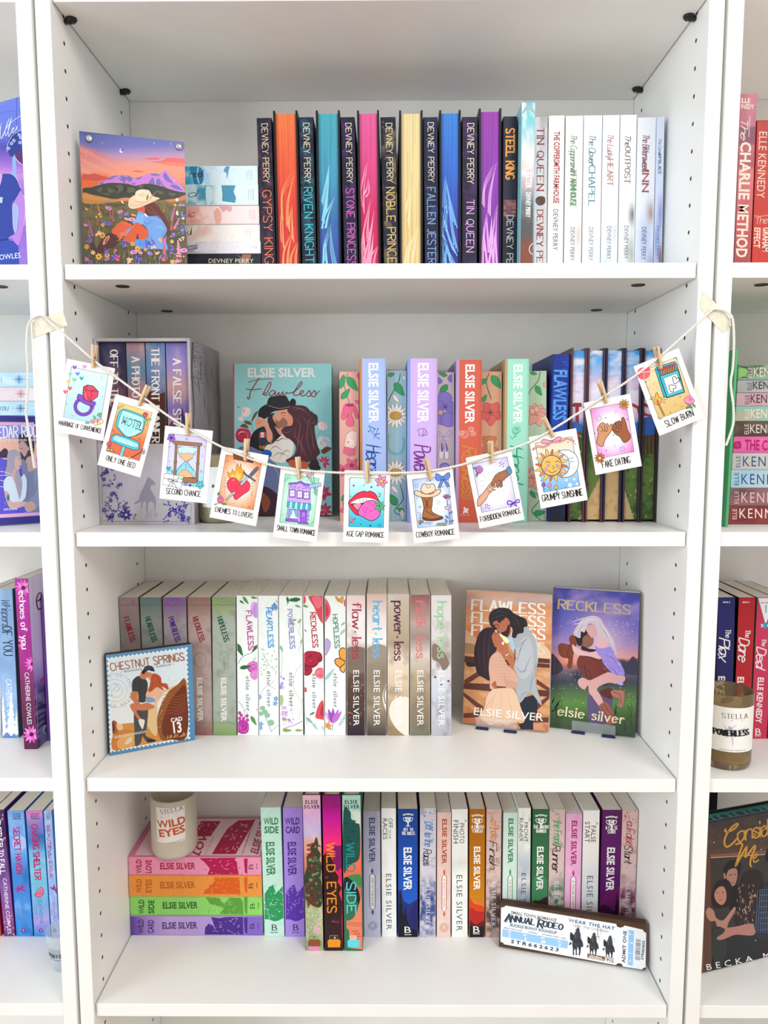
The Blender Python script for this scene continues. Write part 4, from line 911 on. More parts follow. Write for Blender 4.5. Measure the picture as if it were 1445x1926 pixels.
# ================================================================ acrylic picture block, first shelf
c = panel_thing('picture_block', 'clear acrylic block picture of a woman in a hat among wildflowers', 'picture', 'w1', (159.5, 515), (353.5, 511), 246.5, Z1, 0.0, None, thick=0, yl=.045, yr=.082)
AW, AH = c.w, c.h
box_obj('acrylic_slab', -AW/2, AW/2, .0002, .010, 0, AH, clear('acrylic_slab', 'e4ecf4', .35), c.t, .0006, 2)
M_GLOSS = mat('glossy_print', attr=True, rough=.35, coat=.12)
def _sky(U, V):
    d = V+(U-700)*.02; C = stops((d-60)/1700, [(0, '3f4a8c'), (.04, '5a64a8'), (.12, '6a6cb4'), (.19, 'b08cb8'), (.25, 'e0948c'), (.33, 'ec9474'), (.38, 'e8906c'), (.5, '8c6c3c'), (.6, '6c6438'), (1, '4c4428')])
    k = np.clip((U*.0+V-230-(U-70)*.42)/60, 0, 1)*np.clip((700-U)/500, 0, 1)*(V < 640); C = mixc(C, 'e87868', .75*k*np.clip((560-V)/150, 0, 1)+.0); C = mixc(C, 'f0a888', .4*k*(np.sin((V-(U*.5))*.05) > .4))
    C = mixc(C, 'dc5c2c', np.clip((V-600)/60, 0, 1)*np.clip((480-U)/200, 0, 1)*(V < 800)); g = vnoise(U/70, V/30, 1, 3, 4); return mixc(C, '3c3c24', np.clip((g-.45)*3, 0, .8)*(V > 980))
c.fieldc(44, 60, _sky)
c.poly(p('855,430 940,415 1040,425 1035,438 900,435'), 'd4606c'); c.poly(p('900,465 1060,455 1140,418 1260,418 1372,435 1375,520 1200,515 1050,490 960,470'), 'e0646c'); c.poly(p('1000,475 1150,470 1375,490 1375,525 1180,515'), 'e4805c'); c.poly(p('700,585 760,575 850,590 780,600'), 'd4645c'); c.poly(p('985,405 1040,402 1010,410'), 'd4606c')
c.poly(p('78,625 150,628 220,615 300,640 400,665 380,690 240,710 78,700'), 'cc4c40'); c.poly(p('78,700 240,705 330,700 260,750 160,790 78,790'), 'e0682c'); c.poly(p('1300,690 1375,660 1378,710 1330,700'), 'e87c8c')
c.poly(p('250,755 300,720 380,690 440,650 500,640 560,632 640,635 700,670 760,660 830,645 920,610 1000,612 1040,625 1110,562 1150,600 1220,670 1300,740 1376,850 1376,900 900,900 300,800'), 'c87cd0', False)
for L in ('380,690 440,650 520,640 470,665 430,690', '520,700 560,640 620,660 700,690 660,720 620,690 600,740 560,700', '640,640 700,670 690,690 640,665', '740,680 830,650 780,690', '900,740 960,660 980,740 940,760', '1000,700 1040,680 1060,760 1000,750', '1080,660 1110,600 1180,690 1220,740 1150,720 1120,700', '1180,760 1260,760 1340,830 1220,800', '930,620 1000,615 1050,640 960,640', '1060,700 1090,760 1130,790 1080,780', '280,745 340,715 320,750', '690,730 740,740 720,760'): c.poly(p(L), '7468b0')
for L in ('1110,568 1080,640 1100,690 1060,670', '960,650 985,700 1000,740', '1120,590 1180,660 1250,720 1170,680', '560,650 530,700 500,720', '1250,740 1370,840'): c.line(p(L), 7, 'e8a8e4', taper=2)
c.poly(p('80,800 180,790 280,760 400,735 520,735 640,745 740,770 850,745 960,750 1080,780 1180,815 1300,845 1378,858 1378,900 1150,940 900,960 600,930 440,935 300,905 180,880 82,860'), '33362a', n=4)
for L in ('250,810 320,790 300,850 270,850', '380,790 470,830 440,860 400,850', '470,780 560,760 580,820 500,860', '600,800 700,790 740,830 660,860', '300,860 420,870 380,890', '760,760 850,770 800,800', '1000,830 1100,850 1050,880', '1150,860 1250,870 1200,900'): c.poly(p(L), '54583c')
for L in ('470,780 520,800 500,850', '600,780 640,810 600,850', '840,770 900,790 870,820'): c.poly(p(L), '20241f')
c.poly(p('82,860 180,880 300,905 440,935 520,945 500,970 380,985 250,1000 82,985'), 'c08434'); c.poly(p('82,870 250,905 420,940 300,960 82,930'), 'cc8c44'); c.poly(p('500,945 600,920 700,930 650,960 520,965'), 'd8845c'); c.poly(p('1120,950 1250,930 1378,885 1378,940 1200,980'), 'c87848')
for x, y, a in ((230, 1140, -.3),): pass
R = random.Random(21)
for k in range(150):     # grass
    x, y = R.uniform(95, 1390), R.uniform(1050, 1770); l = R.uniform(60, 150); b = R.uniform(-60, 60)
    c.line([(x, y), (x+b*.3, y-l*.5), (x+b, y-l)], R.uniform(3, 7), R.choice(['8c8c50', 'a8a468', '5c6438', '343820', 'c4bc80', '2c3020', '6c7040']), taper=1, n=3)
def spike(x, y, h, a, q, w=13):
    n = int(h/14)
    for k in range(n): t_ = k/n; c.ell(x+math.sin(a)*h*t_+R.uniform(-4, 4), y-math.cos(a)*h*t_, w*(1-.5*t_), 11, q, n=8)
# woman
c.poly(p('850,1000 900,975 960,975 1020,1010 1070,1100 1120,1170 1160,1260 1180,1420 1130,1360 1100,1250 980,1150 880,1150 845,1100'), '5a241c', n=5)
for L in ('960,985 1010,1010 1020,1050', '880,1040 920,1100 1000,1130', '900,1000 960,1080 1040,1160 1120,1280'): c.line(p(L), 6, 'a8503c', taper=2)
c.poly(p('760,1050 800,1035 850,1030 855,1100 800,1130 770,1090'), 'd4542c'); c.line(p('795,1070 815,1060 830,1065'), 5, '5a1c14')
c.poly(p('775,1095 850,1120 860,1140 940,1155 1000,1150 1060,1190 1120,1280 1135,1340 1090,1420 1080,1460 1130,1500 1140,1580 1040,1570 870,1570 735,1540 722,1440 850,1440 895,1400 890,1330 830,1260 700,1240 745,1180'), '6c9cdc', n=4)
c.poly(p('735,1200 780,1130 850,1145 850,1230 790,1260 700,1240'), '7cacec'); c.poly(p('722,1445 880,1440 900,1500 850,1560 735,1540'), '5c90d4')
for L in ('850,1150 850,1230 900,1250 1000,1160', '900,1320 900,1420 890,1500', '1060,1200 1030,1180 950,1165', '1130,1330 1080,1380 1070,1450', '790,1440 800,1500 780,1545', '920,1400 940,1440 920,1500'): c.line(p(L), 6, '3c5ca8', taper=2)
for L in ('930,1200 1000,1180 1060,1230', '960,1300 1060,1290 1090,1330'): c.line(p(L), 8, '9cc4f4', taper=2)
c.poly(p('855,1115 890,1150 880,1165 850,1135'), 'f0e4f0')
c.poly(p('435,1345 500,1265 570,1215 640,1240 700,1275 640,1330 600,1380 560,1440 500,1420'), 'd8592c', n=4); c.poly(p('600,1420 690,1290 740,1235 800,1250 895,1345 895,1410 850,1445 780,1440 765,1380 730,1480 700,1500 640,1490'), 'd8532a', n=4)
c.poly(p('765,1370 780,1440 750,1440'), '5a1c14'); c.line(p('560,1220 640,1250 690,1280'), 5, 'f08c5c', taper=2); c.line(p('640,1360 720,1270 745,1240'), 6, 'f4845c', taper=2); c.poly(p('600,1360 640,1320 690,1300 640,1370'), '7c94d8'); c.poly(p('540,1370 580,1350 640,1370 620,1400 580,1410 545,1400'), 'e07040')
c.poly(p('300,1480 340,1400 420,1370 500,1400 520,1460 480,1530 400,1560 320,1620 240,1620 230,1560 280,1520'), '4a1820', n=4); c.poly(p('330,1480 360,1430 400,1400 410,1430 360,1500 330,1520'), 'e8946c', n=3); c.poly(p('350,1480 380,1430 395,1425 360,1490'), '4a1820')
c.poly(p('160,1490 230,1500 260,1600 200,1600'), '4a1c20'); c.poly(p('225,1420 255,1380 280,1450 250,1560 225,1500'), '6c5c34'); c.line(p('500,1470 540,1450 560,1400'), 8, 'e8946c', taper=2)
# hat
c.poly(p('648,990 655,950 690,910 735,890 745,930 860,965 935,920 940,880 975,905 1040,925 1030,940 900,1000 800,1040 720,1062 665,1050 648,1020'), 'ecccac', n=5)
c.poly(p('740,960 735,880 750,840 800,818 860,818 910,830 935,870 942,910 890,965 800,970'), 'f2d8bc', n=5); c.poly(p('740,955 800,970 890,960 935,915 938,935 880,975 790,985 738,968'), 'ddb48c')
c.line(p('755,870 800,890 840,870 880,880'), 5, 'b07c54', taper=2); c.line(p('780,875 830,905 880,885 900,850'), 4, 'c89870', taper=2); c.line(p('650,985 700,1020 800,1010 1030,935'), 4, 'b88c64', taper=2); c.poly(p('878,950 880,910 905,880 900,920 885,955'), '5c6c3c'); c.line(p('900,945 950,900 1020,852'), 5, '8c3c5c', taper=2)
for k in range(6): c.line([(925+13*k, 925-12*k), (940+13*k, 900-12*k)], 3, 'c87c9c', sm=False)
# flowers
for q in ((300, 1130, 130, -.35, 'e06858', 15), (195, 1400, 220, -.28, 'b84c8c', 16), (1195, 1200, 170, .25, 'c868a0', 17), (1190, 1330, 150, .12, 'e05840', 11), (1230, 1310, 150, .45, 'd874b4', 17), (460, 1220, 160, -.1, 'b85c6c', 10), (430, 1170, 140, -.25, 'b85c6c', 9), (270, 1260, 110, -.3, 'a8485c', 11), (1100, 1090, 60, .1, 'd86c4c', 9), (1110, 1640, 220, -.1, 'd85888', 20), (1285, 1600, 150, -.05, 'f08ca0', 22), (1115, 1500, 90, 0, 'b080d8', 16)): spike(*q)
for x, y, r, q, cc in ((275, 1665, 42, 'f0b844', '7c4c1c'), (380, 1650, 34, 'ecb040', '7c4c1c'), (765, 1565, 36, 'e8ac38', '7c4c1c'), (700, 1505, 30, 'f0a838', '8c4c14'), (865, 1580, 22, 'f0a848', '8c4c14'), (120, 1540, 30, 'e8a030', '6c3c14'), (325, 1265, 24, 'e8b040', '7c3c14'), (1200, 1475, 24, 'f4c860', '9c5c1c'), (320, 1395, 42, 'd8a030', '7c4c1c'), (1205, 1730, 30, 'f4bc6c', 'c87c3c'), (1240, 1015, 18, 'f0b84c', None), (280, 1130, 16, 'e8c050', None), (300, 1160, 15, 'e8c050', None), (245, 1165, 14, 'e8c050', None)): flower(c, x, y, r, q, cc, 7, R.random(), .8)
for x, y, r, q in ((400, 1055, 42, 'd88cb4'), (545, 1098, 36, 'e08cc4'), (690, 1195, 44, 'e8a0d4'), (625, 1190, 30, 'f0b890'), (715, 1610, 46, 'e48ce0'), (800, 1615, 32, 'f09cc8'), (1350, 1585, 50, 'f08ce8'), (110, 1268, 26, 'e890c4'), (380, 1700, 36, 'b070d0'), (920, 1625, 38, '9c80d8'), (1345, 1015, 18, 'e0a0e0')): c.ell(x, y, r, r*.55, q, rot=R.uniform(-.4, .4)); c.ell(x+4, y, r*.4, r*.22, mixc(q, '6c2c6c', .6))
for cx2, cy2, n_, s, qs in ((385, 1245, 16, 45, ['7c64c8', '6450b4', '9078d8']), (155, 1450, 16, 48, ['7054bc', '8c70d0', '5c44a0']), (600, 1490, 22, 55, ['7c5cc4', '6444b0', 'a080dc']), (890, 1510, 18, 55, ['5c58c8', '7068d8', '4c48b0']), (780, 1720, 26, 55, ['6458d0', '7c70e4', '5044b8']), (360, 1600, 12, 40, ['6c54c0', '8470d4']), (1195, 1570, 22, 55, ['7868d8', '9484e4', '6454c4']), (1340, 1330, 20, 52, ['7c84e0', '6468d0', '9098ec']), (470, 1670, 14, 45, ['8c6cd0', '7c58c0']), (1310, 1020, 8, 28, ['9c90c8']), (1215, 1395, 10, 32, ['a880d8', '9068c8']), (635, 1130, 7, 30, ['8870c8']), (1330, 1130, 8, 26, ['7c80d8']), (400, 955, 4, 14, ['8c84b4']), (1080, 1660, 12, 40, ['8478d0']), (970, 1490, 10, 35, ['5c58c8']), (180, 1730, 8, 30, ['7c58b8']), (550, 1170, 5, 22, ['6c68c0'])):
    for k in range(n_): c.ell(R.gauss(cx2, s*.45), R.gauss(cy2, s*.5), R.uniform(7, 15), R.uniform(7, 13), R.choice(qs), n=8, rot=R.random())
for cx2, cy2, n_, s, qs in ((270, 1370, 14, 45, ['f4c890', 'f0b878', 'ecc8a0']), (205, 1610, 8, 32, ['f4b470', 'ecc490']), (655, 1720, 16, 48, ['f4c498', 'f0b080', 'f8d8b8']), (965, 1545, 8, 34, ['f8c8a0', 'f4b890']), (1050, 1470, 8, 30, ['f4c088', 'f0b070']), (520, 1700, 12, 36, ['e85078', 'ec6c8c', 'd83c64']), (485, 1600, 6, 24, ['f06474']), (1100, 1690, 14, 44, ['e84c60', 'f06878']), (1290, 1640, 20, 50, ['f08ca4', 'f4a0b4', 'ec7890']), (1270, 1720, 18, 48, ['f090a0', 'f4a8b0']), (125, 1700, 14, 34, ['d84c98', 'e068a8']), (1260, 945, 5, 22, ['f4ece4']), (1330, 1450, 6, 26, ['f0d8c0']), (580, 980, 3, 14, ['e8e0e0']), (710, 1145, 4, 18, ['f0a080']), (1265, 1115, 5, 20, ['f4ece0']), (110, 1065, 5, 26, ['e8a078']), (1015, 1620, 8, 28, ['f4b890']), (1345, 1190, 5, 22, ['f4e8d0', 'ec7050'])):
    for k in range(n_): c.ell(R.gauss(cx2, s*.45), R.gauss(cy2, s*.4), R.uniform(8, 17), R.uniform(7, 13), R.choice(qs), n=8, rot=R.random())
for k in range(40): x, y = R.uniform(100, 1390), R.uniform(1560, 1780); c.line([(x, y+60), (x+R.uniform(-10, 10), y)], 4, R.choice(['b8b080', '9c9c60', 'd0c898']), taper=1)
dots(c, p('320,225 1185,238 115,397 975,232 790,545'), 6, 'f4f0f8'); c.ell(562, 326, 25, None, 'f8f4f4', n=20); c.ell(572, 319, 20, None, '7068b0', n=20)
c.build('picture_print', c.t, c.M, M_GLOSS)
for q in ((155, 178), (1290, 278)):
    X_, Z_ = c.map([q])[0]; bm = bmesh.new(); lathe(bm, [(0, .0028), (.0032, .0028), (.0040, .0018), (.0042, 0), (0, 0)], 24); bmesh.ops.rotate(bm, verts=bm.verts, cent=(0, 0, 0), matrix=Matrix.Rotation(PI/2, 3, 'X')); bmesh.ops.translate(bm, verts=bm.verts, vec=(X_-AW/2, -.0006, Z_))
    bm_obj('magnet', bm, mat('chrome_magnet', 'd8d6d4', rough=.15, metal=1), c.t, True)

# ================================================================ third shelf
G3 = 'paperbacks in the third shelf row'
YS3, D3 = .145, .12
def r3(lab, crop, xl, xr, xt, yt, cover, y0=YS3, D=D3, page=None):
    return upright('paperback_book', lab, G3, crop, xl, xr, xt, yt, y0, Z3, D, cover=cover, row='r3', page=page)
def grunge(c, top, mid, seed):
    bg(c, [(0, top), (.06, mixc(top, mid, .3)), (.16, mid), (.85, mid), (.93, mixc(top, mid, .4)), (1, top)], mixc(mid, '4a4440', .35), .7, 4, 26, 8, 70, seed=seed, lo=.5, hi=.8)
    R = random.Random(seed)
    for k in range(40): x, y = c.inv(R.uniform(.05, .95), R.random()); c.line([(x, y), (x+R.uniform(-5, 5), y+R.uniform(-10, 12))], 1.5, mixc(mid, '2a2624', .5).tolist() and '6a625c', taper=2)
    c.line([c.inv(a, .055+.006*math.sin(a*20)) for a in np.linspace(0, 1, 9)], 3, '4a4242', sm=True)
    c.line([c.inv(a, .91+.004*math.sin(a*16)) for a in np.linspace(0, 1, 9)], 2.5, '5a5250', sm=True)
gr = [('mauve weathered spine at the left end of the third shelf row', 236.5, 273, 223, 'a3848a', '8d7f7c', 'FLAWLESS', '8c2030'),
      ('teal-grey weathered spine, second in the third shelf row', 273.6, 313, 263, '5f7f7c', '8f938c', 'HEARTLESS', '1f5a50'),
      ('violet weathered spine, third in the third shelf row', 313.6, 357, 306, '7f55a0', 'a397a0', 'POWERLESS', '5a2f8c'),
      ('rusty pink weathered spine with a faint wreath, fourth in the third shelf row', 357.6, 400.5, 352.5, '96605c', 'b09a94', 'RECKLESS', '8f2430'),
      ('green weathered spine with a faint mirror, fifth in the third shelf row', 401, 445.5, 398.5, '7f9c5c', 'a7b0a4', 'HOPELESS', '1f5a40')]
for i, (lab, xl, xr, xt, top, mid, ti, tc) in enumerate(gr):
    c = r3(lab, 'z8', xl, xr, xt, 1124, '8a827c'); grunge(c, top, mid, 20+i)
    A, B = su(c, .22, 490), su(c, .52, 705); c.text(ti, A, B, 44, tc, 'R', wd=.2)
    if i == 3:
        for q in range(16): a = q*PI/8; c.line([su(c, .5+.24*math.cos(a), 870+62*math.sin(a)), su(c, .5+.29*math.cos(a+.2), 870+76*math.sin(a+.2)), su(c, .5+.24*math.cos(a+.4), 870+62*math.sin(a+.4))], 2.2, '6f5f5a')
    if i == 4:
        c.line([su(c, .5+.2*math.cos(a), 842+50*math.sin(a)) for a in np.linspace(0, 6.3, 18)], 2.2, '5f6a60'); c.line([su(c, .5, 892), su(c, .5, 965)], 3, '5f6a60'); c.line([su(c, .4, 905), su(c, .6, 905)], 3, '5f6a60')
    if i > 2: sp(c, 'B', 'ELSIE SILVER', 1030, 1425, .36, .57, 'e9e2da')
    done(c)
fl = [('floral white spine with magenta title and peonies', 447.3, 486.5, 444.9, 1121, 'FLAWLESS', 'b8479c', (265, 510), .45, .72),
      ('floral white spine with sky blue title', 487.4, 525.2, 485.1, 1121, 'HEARTLESS', '4f9cdc', (245, 495), .4, .66),
      ('floral white spine with lavender title', 526.7, 570.5, 524.6, 1121, 'POWERLESS', '8f86c8', (255, 502), .36, .6),
      ('floral white spine with crimson title and a dark red rose', 572.3, 611, 568.4, 1121, 'RECKLESS', 'b8243c', (275, 495), .36, .62),
      ('floral white spine with green title and butterflies', 611.5, 650.8, 610.7, 1121, 'HOPELESS', '4f8c74', (288, 498), .38, .62)]
gl, gl2 = '4f9450', '2f6a3c'
for i, (lab, xl, xr, xt, yt, ti, tc, v, a_, b_) in enumerate(fl):
    c = r3(lab, 'y1', xl, xr, xt, yt, 'eef2ee'); bg(c, [(0, 'eef3f0'), (1, 'edf2f1')], 'dfe8e4', .6, 5, 24, 8, 40, seed=i)
    R = random.Random(i+90)
    if i == 0:
        leaf(c, 90, 175, 60, .9, gl); leaf(c, 70, 200, 35, .6, gl2); leaf(c, 140, 180, 45, .1, gl); c.ell(160, 250, 22, 45, 'dcb0e4'); c.poly(p('160,225 182,220 182,300 170,310 150,280'), 'c890dc')
        leaf(c, 50, 470, 90, 1.1, gl2); leaf(c, 183, 480, 60, 2.2, gl2); c.line(p('60,600 90,555 150,530'), 3, gl2); c.line(p('170,560 140,620 155,660'), 3, gl2)
        rose(c, 155, 620, 38, ['d46ac0', 'a8388c', 'e89ad8', 'b04aa0']); leaf(c, 70, 628, 75, -.2, gl2); rose(c, 165, 670, 30, ['e08ad0', 'b04aa0', 'f0b0e0'])
        for q in ((70, 910), (80, 925), (115, 930), (70, 945), (95, 945), (120, 955)): c.ell(*q, 11, None, 'b8409c')
        c.line(p('60,835 95,880 100,930'), 2, '6a5a50'); c.line(p('100,890 130,930'), 2, '6a5a50'); rose(c, 90, 1000, 45, ['b8389c', '7f2470', 'd46ac0']); leaf(c, 140, 930, 70, 1.0, gl); leaf(c, 180, 880, 20, 1.6, 'e88ab0')
    elif i == 1:
        for q in ((290, 230), (300, 245), (280, 248)): flower(c, *q, 18, '6a9cd8', '8a5a8c', 4)
        c.line(p('300,195 310,215'), 3, '4a3a5c')
        for k in range(40): x, y = R.uniform(205, 310), R.uniform(470, 700); c.ell(x, y, R.uniform(2, 6), None, R.choice(['8fb46c', 'a8c48c', '6a9cdc', 'b8cc94']))
        for L in ('300,760 250,740 215,770 200,810', '215,530 250,600 290,640', '250,600 240,640', '290,700 260,740'): c.line(p(L), 2, '7a8a60')
        for q in ((195, 810), (300, 820), (295, 850), (205, 980), (200, 1005)): flower(c, *q, 16, '4f9ce4', 'e8c040', 5)
        c.line(p('215,870 235,940 260,1000 270,1030'), 3, '6a8a6a')
        for q in (((215, 880), 17), ((230, 905), 18), ((205, 915), 16), ((245, 925), 18), ((268, 972), 22)): c.ell(*q[0], q[1], q[1]*.9, '8fb89c')
        c.ell(180, 900, 8, 30, 'f0b0b8'); c.line(p('265,1030 300,1000 318,985'), 2, '8a6a50')
    elif i == 2:
        leaf(c, 455, 190, 80, 3.0, gl2); leaf(c, 370, 175, 45, 1.4, gl2); leaf(c, 420, 230, 40, .3, '6fa460'); c.line(p('440,190 380,190 372,230'), 3, gl2)
        for q in (((420, 350), 3.4), ((430, 320), 2.9), ((440, 345), 5.2), ((470, 440), 2)): leaf(c, *q[0], 38, q[1], '9aa080')
        c.line(p('460,320 445,400 465,450 440,525'), 2.2, 'a0a880'); c.line(p('465,600 420,660 415,760 465,860 440,950'), 2.2, 'a0ac74'); c.line(p('325,480 340,540 330,680'), 2.2, '6a9a7c'); leaf(c, 325, 485, 45, 1.1, '7fb494')
        for k in range(12): c.ell(R.uniform(322, 352), R.uniform(680, 770), R.uniform(5, 9), None, R.choice(['a98cd8', '8a70c4', 'c8b0e8']))
        for k in range(40): c.ell(R.uniform(335, 410), R.uniform(870, 985), R.uniform(3, 9), None, R.choice(['c4a0dc', 'a888cc', 'dcc4e8', 'e8b4d8', '90a870']))
        c.ell(333, 830, 14, 35, 'a8bc84'); c.line(p('470,960 420,985 345,1010'), 3, '6a5040'); leaf(c, 340, 1020, 60, 0, '8a9c50'); leaf(c, 420, 1020, 50, 0, 'a0a860'); leaf(c, 468, 820, 25, 1.6, 'd88a4c')
    elif i == 3:
        c.poly(p('510,172 603,170 604,335 585,335 560,290 540,240 515,200'), 'd84858'); c.poly(p('530,180 580,176 590,230 560,250 540,220'), 'e8707c'); c.ell(474, 195, 16, 28, 'd85a68'); leaf(c, 468, 230, 40, .3, gl); leaf(c, 480, 380, 26, 1.0, '7a9484')
        rose(c, 520, 570, 60, ['a8243c', '6a1024', 'c83a54', '841830']); rose(c, 490, 640, 38, ['9c2038', '6a1024', 'b83048']); rose(c, 560, 560, 35, ['a8243c', '6a1024', 'b83048'])
        rose(c, 580, 660, 36, ['e87080', 'c03a50', 'f4a8b0', 'd05060']); c.poly(p('475,750 492,752 494,775 478,778'), 'd04050'); c.poly(p('600,835 575,850 555,900 550,940 580,950 605,945'), 'd84858'); c.poly(p('605,850 585,880 580,920 605,930'), 'b83040')
        leaf(c, 490, 940, 60, .7, '8fb0b0'); leaf(c, 530, 975, 55, .9, 'a8c4c8'); leaf(c, 545, 905, 40, 2.6, '6a7c74'); c.line(p('470,860 490,940 500,990'), 2.5, '8aa4a4'); leaf(c, 590, 990, 40, 1.2, 'b8ccc4')
    else:
        c.poly(p('675,175 690,180 700,200 690,205'), 'e8a040', ol='3a2a20'); c.poly(p('725,175 705,185 700,205 720,215'), 'e8a040', ol='3a2a20')
        c.ell(742, 215, 14, 28, 'd84a58'); c.poly(p('608,190 640,230 645,280 625,320 608,325'), 'e05a68'); c.poly(p('608,220 630,250 630,290 608,300'), 'c83a4c')
        leaf(c, 738, 335, 40, 2.4, '9ab8a8'); leaf(c, 738, 380, 55, 2.3, 'a8c8bc'); leaf(c, 608, 705, 100, -.9, '9cc8c4', .22)
        c.poly(p('610,450 630,445 645,470 640,500 620,540 608,538'), 'b8a0d0', ol='5a4a70'); c.poly(p('740,510 715,500 700,520 705,560 735,590'), 'e8a044', ol='2a1f18', lw=5); c.poly(p('738,590 700,565 672,575 680,605 715,625'), 'e8a044', ol='2a1f18', lw=5); c.poly(p('740,600 715,615 705,635 730,655'), 'e8b060', ol='2a1f18', lw=5)
        for a in (-2.2, -1.9, -1.57, -1.2, -.95): leaf(c, 660, 975, 95, a, R.choice(['9c4cb4', 'b870c8', 'd8a0dc']), .3)
        c.line(p('660,975 655,1025'), 3, gl2); c.line(p('690,1000 715,950 735,930'), 2, '8ab8a8')
        for k in range(8): leaf(c, 700+4*k, 990-8*k, 20, R.uniform(-1, 0), '9cc4b8')
        flower(c, 628, 990, 26, 'ec9a50', 'd07030', 5); leaf(c, 640, 1000, 20, 1.2, gl)
    A, B = su(c, a_, v[0]), su(c, a_+.12, v[1]); c.text(ti, A, B, (b_-a_)*118, tc, 'T', wd=.2)
    sp(c, 'R', 'elsie silver', (678, 645, 655, 662, 658)[i], (895, 868, 868, 880, 872)[i], .42+.02*i*0, .6, '4a5458', wd=.14, tr=.3); done(c)
ph = [('photo spine fading from blush sky to dark brown, lower-case crimson title', 652.3, 687.7, 651.8, 1120, [(0, 'e8cdc4'), (.15, 'f0ecec'), (.33, 'e8e0dc'), (.4, '9a8a7c'), (.6, '5c463c'), (.8, '4a3430'), (1, '2f2430')], 'flaw•less', 'b0304c', (212, 565), .7),
      ('photo spine of pale sky over brown grass, lower-case sky blue title', 689.5, 727.5, 689.8, 1117.5, [(0, 'dcb8a8'), (.15, 'e8dcd8'), (.34, 'f0ece8'), (.4, 'a09488'), (.6, '8a7c68'), (.8, '9c8c74'), (1, '4a4440')], 'heart•less', '6ab4e4', (205, 555), .7),
      ('photo spine in sandy beige, lower-case plum title', 728.3, 770, 728.2, 1117.5, [(0, 'd0c4b8'), (.1, 'c8b8a0'), (.35, 'b09c80'), (.45, 'ead8c4'), (.65, 'd8c0a4'), (.8, 'b8a080'), (1, '9c8464')], 'power•less', '5c2a4c', (205, 575), .66),
      ('photo spine with a dusky rose top, lower-case pink title', 771.7, 809.4, 771.6, 1119, [(0, '9c6260'), (.08, 'a87874'), (.2, 'c0a49c'), (.3, '9a8a84'), (.42, 'd8ccc0'), (.6, 'b4a084'), (.85, '8a7860'), (1, '7a7868')], 'reck•less', 'e07878', (205, 560), .68),
      ('photo spine in misty white, last of the third shelf row, lower-case pale green title', 811.5, 849.6, 811, 1120, [(0, 'e8e4e2'), (.3, 'd8d4d4'), (.4, 'c8c0bc'), (.5, 'dcd8dc'), (.7, 'ccd0dc'), (1, 'b8b4bc')], 'hope•less', '9fd0a0', (208, 560), .68)]
for i, (lab, xl, xr, xt, yt, st, ti, tc, v, b_) in enumerate(ph):
    c = r3(lab, 'y1', xl, xr, xt, yt, 'cfc8c0', D=D3-.0*i); bg(c, st, [(0, mixc(st[0][1], 'ffffff', .3)), (.5, '8a7c70' if i != 4 else '7c6a62'), (1, mixc(st[-1][1], '000000', .3))], (.6, .5, .5, .5, .6)[i], 3, 14, 10, 80, seed=40+i, lo=.5, hi=.75)
    if i == 0: c.poly([su(c, -.1, 515), su(c, .4, 485), su(c, .7, 488), su(c, 1.1, 515), su(c, 1.1, 640), su(c, -.1, 640)], '7c6c60'); 
    if i == 0: dots(c, [su(c, R.random(), R.uniform(720, 1000)) for _ in range(30)], 5, '9a6a4c')
    if i == 1: c.poly([su(c, 1.1, 720), su(c, .8, 790), su(c, .9, 870), su(c, 1.1, 900)], 'e8dcd0'); c.line([su(c, 1, 735), su(c, .87, 790), su(c, .95, 850)], 5, '4a3020'); c.poly([su(c, -.1, 520), su(c, .5, 470), su(c, 1.1, 500), su(c, 1.1, 560), su(c, -.1, 590)], '9c9080')
    if i == 2: c.poly([su(c, .1, 930), su(c, .15, 850), su(c, .5, 810), su(c, 1.1, 830), su(c, 1.1, 1050), su(c, .5, 1020)], 'f0e2d4')
    if i == 4: c.poly([su(c, .05, 560), su(c, .1, 470), su(c, .5, 500), su(c, .9, 590), su(c, .6, 640), su(c, .4, 590)], '8a7468'); dots(c, [su(c, .2, 680), su(c, .85, 705), su(c, .5, 730)], 8, '5c4034')
    sp(c, 'R', ti, v[0], v[1], .32, b_+.06, tc, wd=.15); sp(c, 'S', 'ELSIE SILVER', 635, 990, .36, .66, 'f4f2f0'); done(c)

# two display books on clear easels
def easel(c, u0, u1, lab):
    """small bent acrylic stand under the front of a leaning book"""
    M = frame_m(c.a, c.X, np.cross([0, 0, 1], c.X), np.array([0., 0, 1])); M.translation.z = Z3+.0004
    t = thing('display_easel', lab, 'stand', M, 'clear easels under the display books')
    g = clear('clear_acrylic', 'eef4f8', .13)
    bm = bmesh.new(); a, b = u0, u1
    pf = [(-.030, 0), (-.033, .018), (-.030, .0185), (-.0272, .003), (-.004, .003), (-.004, 0)]
    vs = [[bm.verts.new((x, y, z)) for y, z in pf] for x in (a, b)]; n = len(pf)
    for i in range(n): bm.faces.new((vs[0][i], vs[0][(i+1) % n], vs[1][(i+1) % n], vs[1][i]))
    bm.faces.new(vs[0]); bm.faces.new(list(reversed(vs[1])))
    bmesh.ops.translate(bm, verts=bm.verts, vec=(0, .022, 0))
    bm_obj('front_lip', bm, g, t)
    for x in (a, b-.019): box_obj('foot_pad', x, x+.019, -.0115, -.0065, -.0003, .0034, mat('blue_black_rubber', '23264a', rough=.4), t, .0006)
    return t
fA = panel_thing('paperback_book', 'display paperback with a couple by a ranch fence, orange sky, left of the two', 'book', 'w2', (870.4, 1358), (1031.8, 1376), 1110, Z3, .12, 'display paperbacks on the third shelf', thick=.026, yl=.186, yr=.150)
c = fA; face_book(c, .026, 'c98a60')
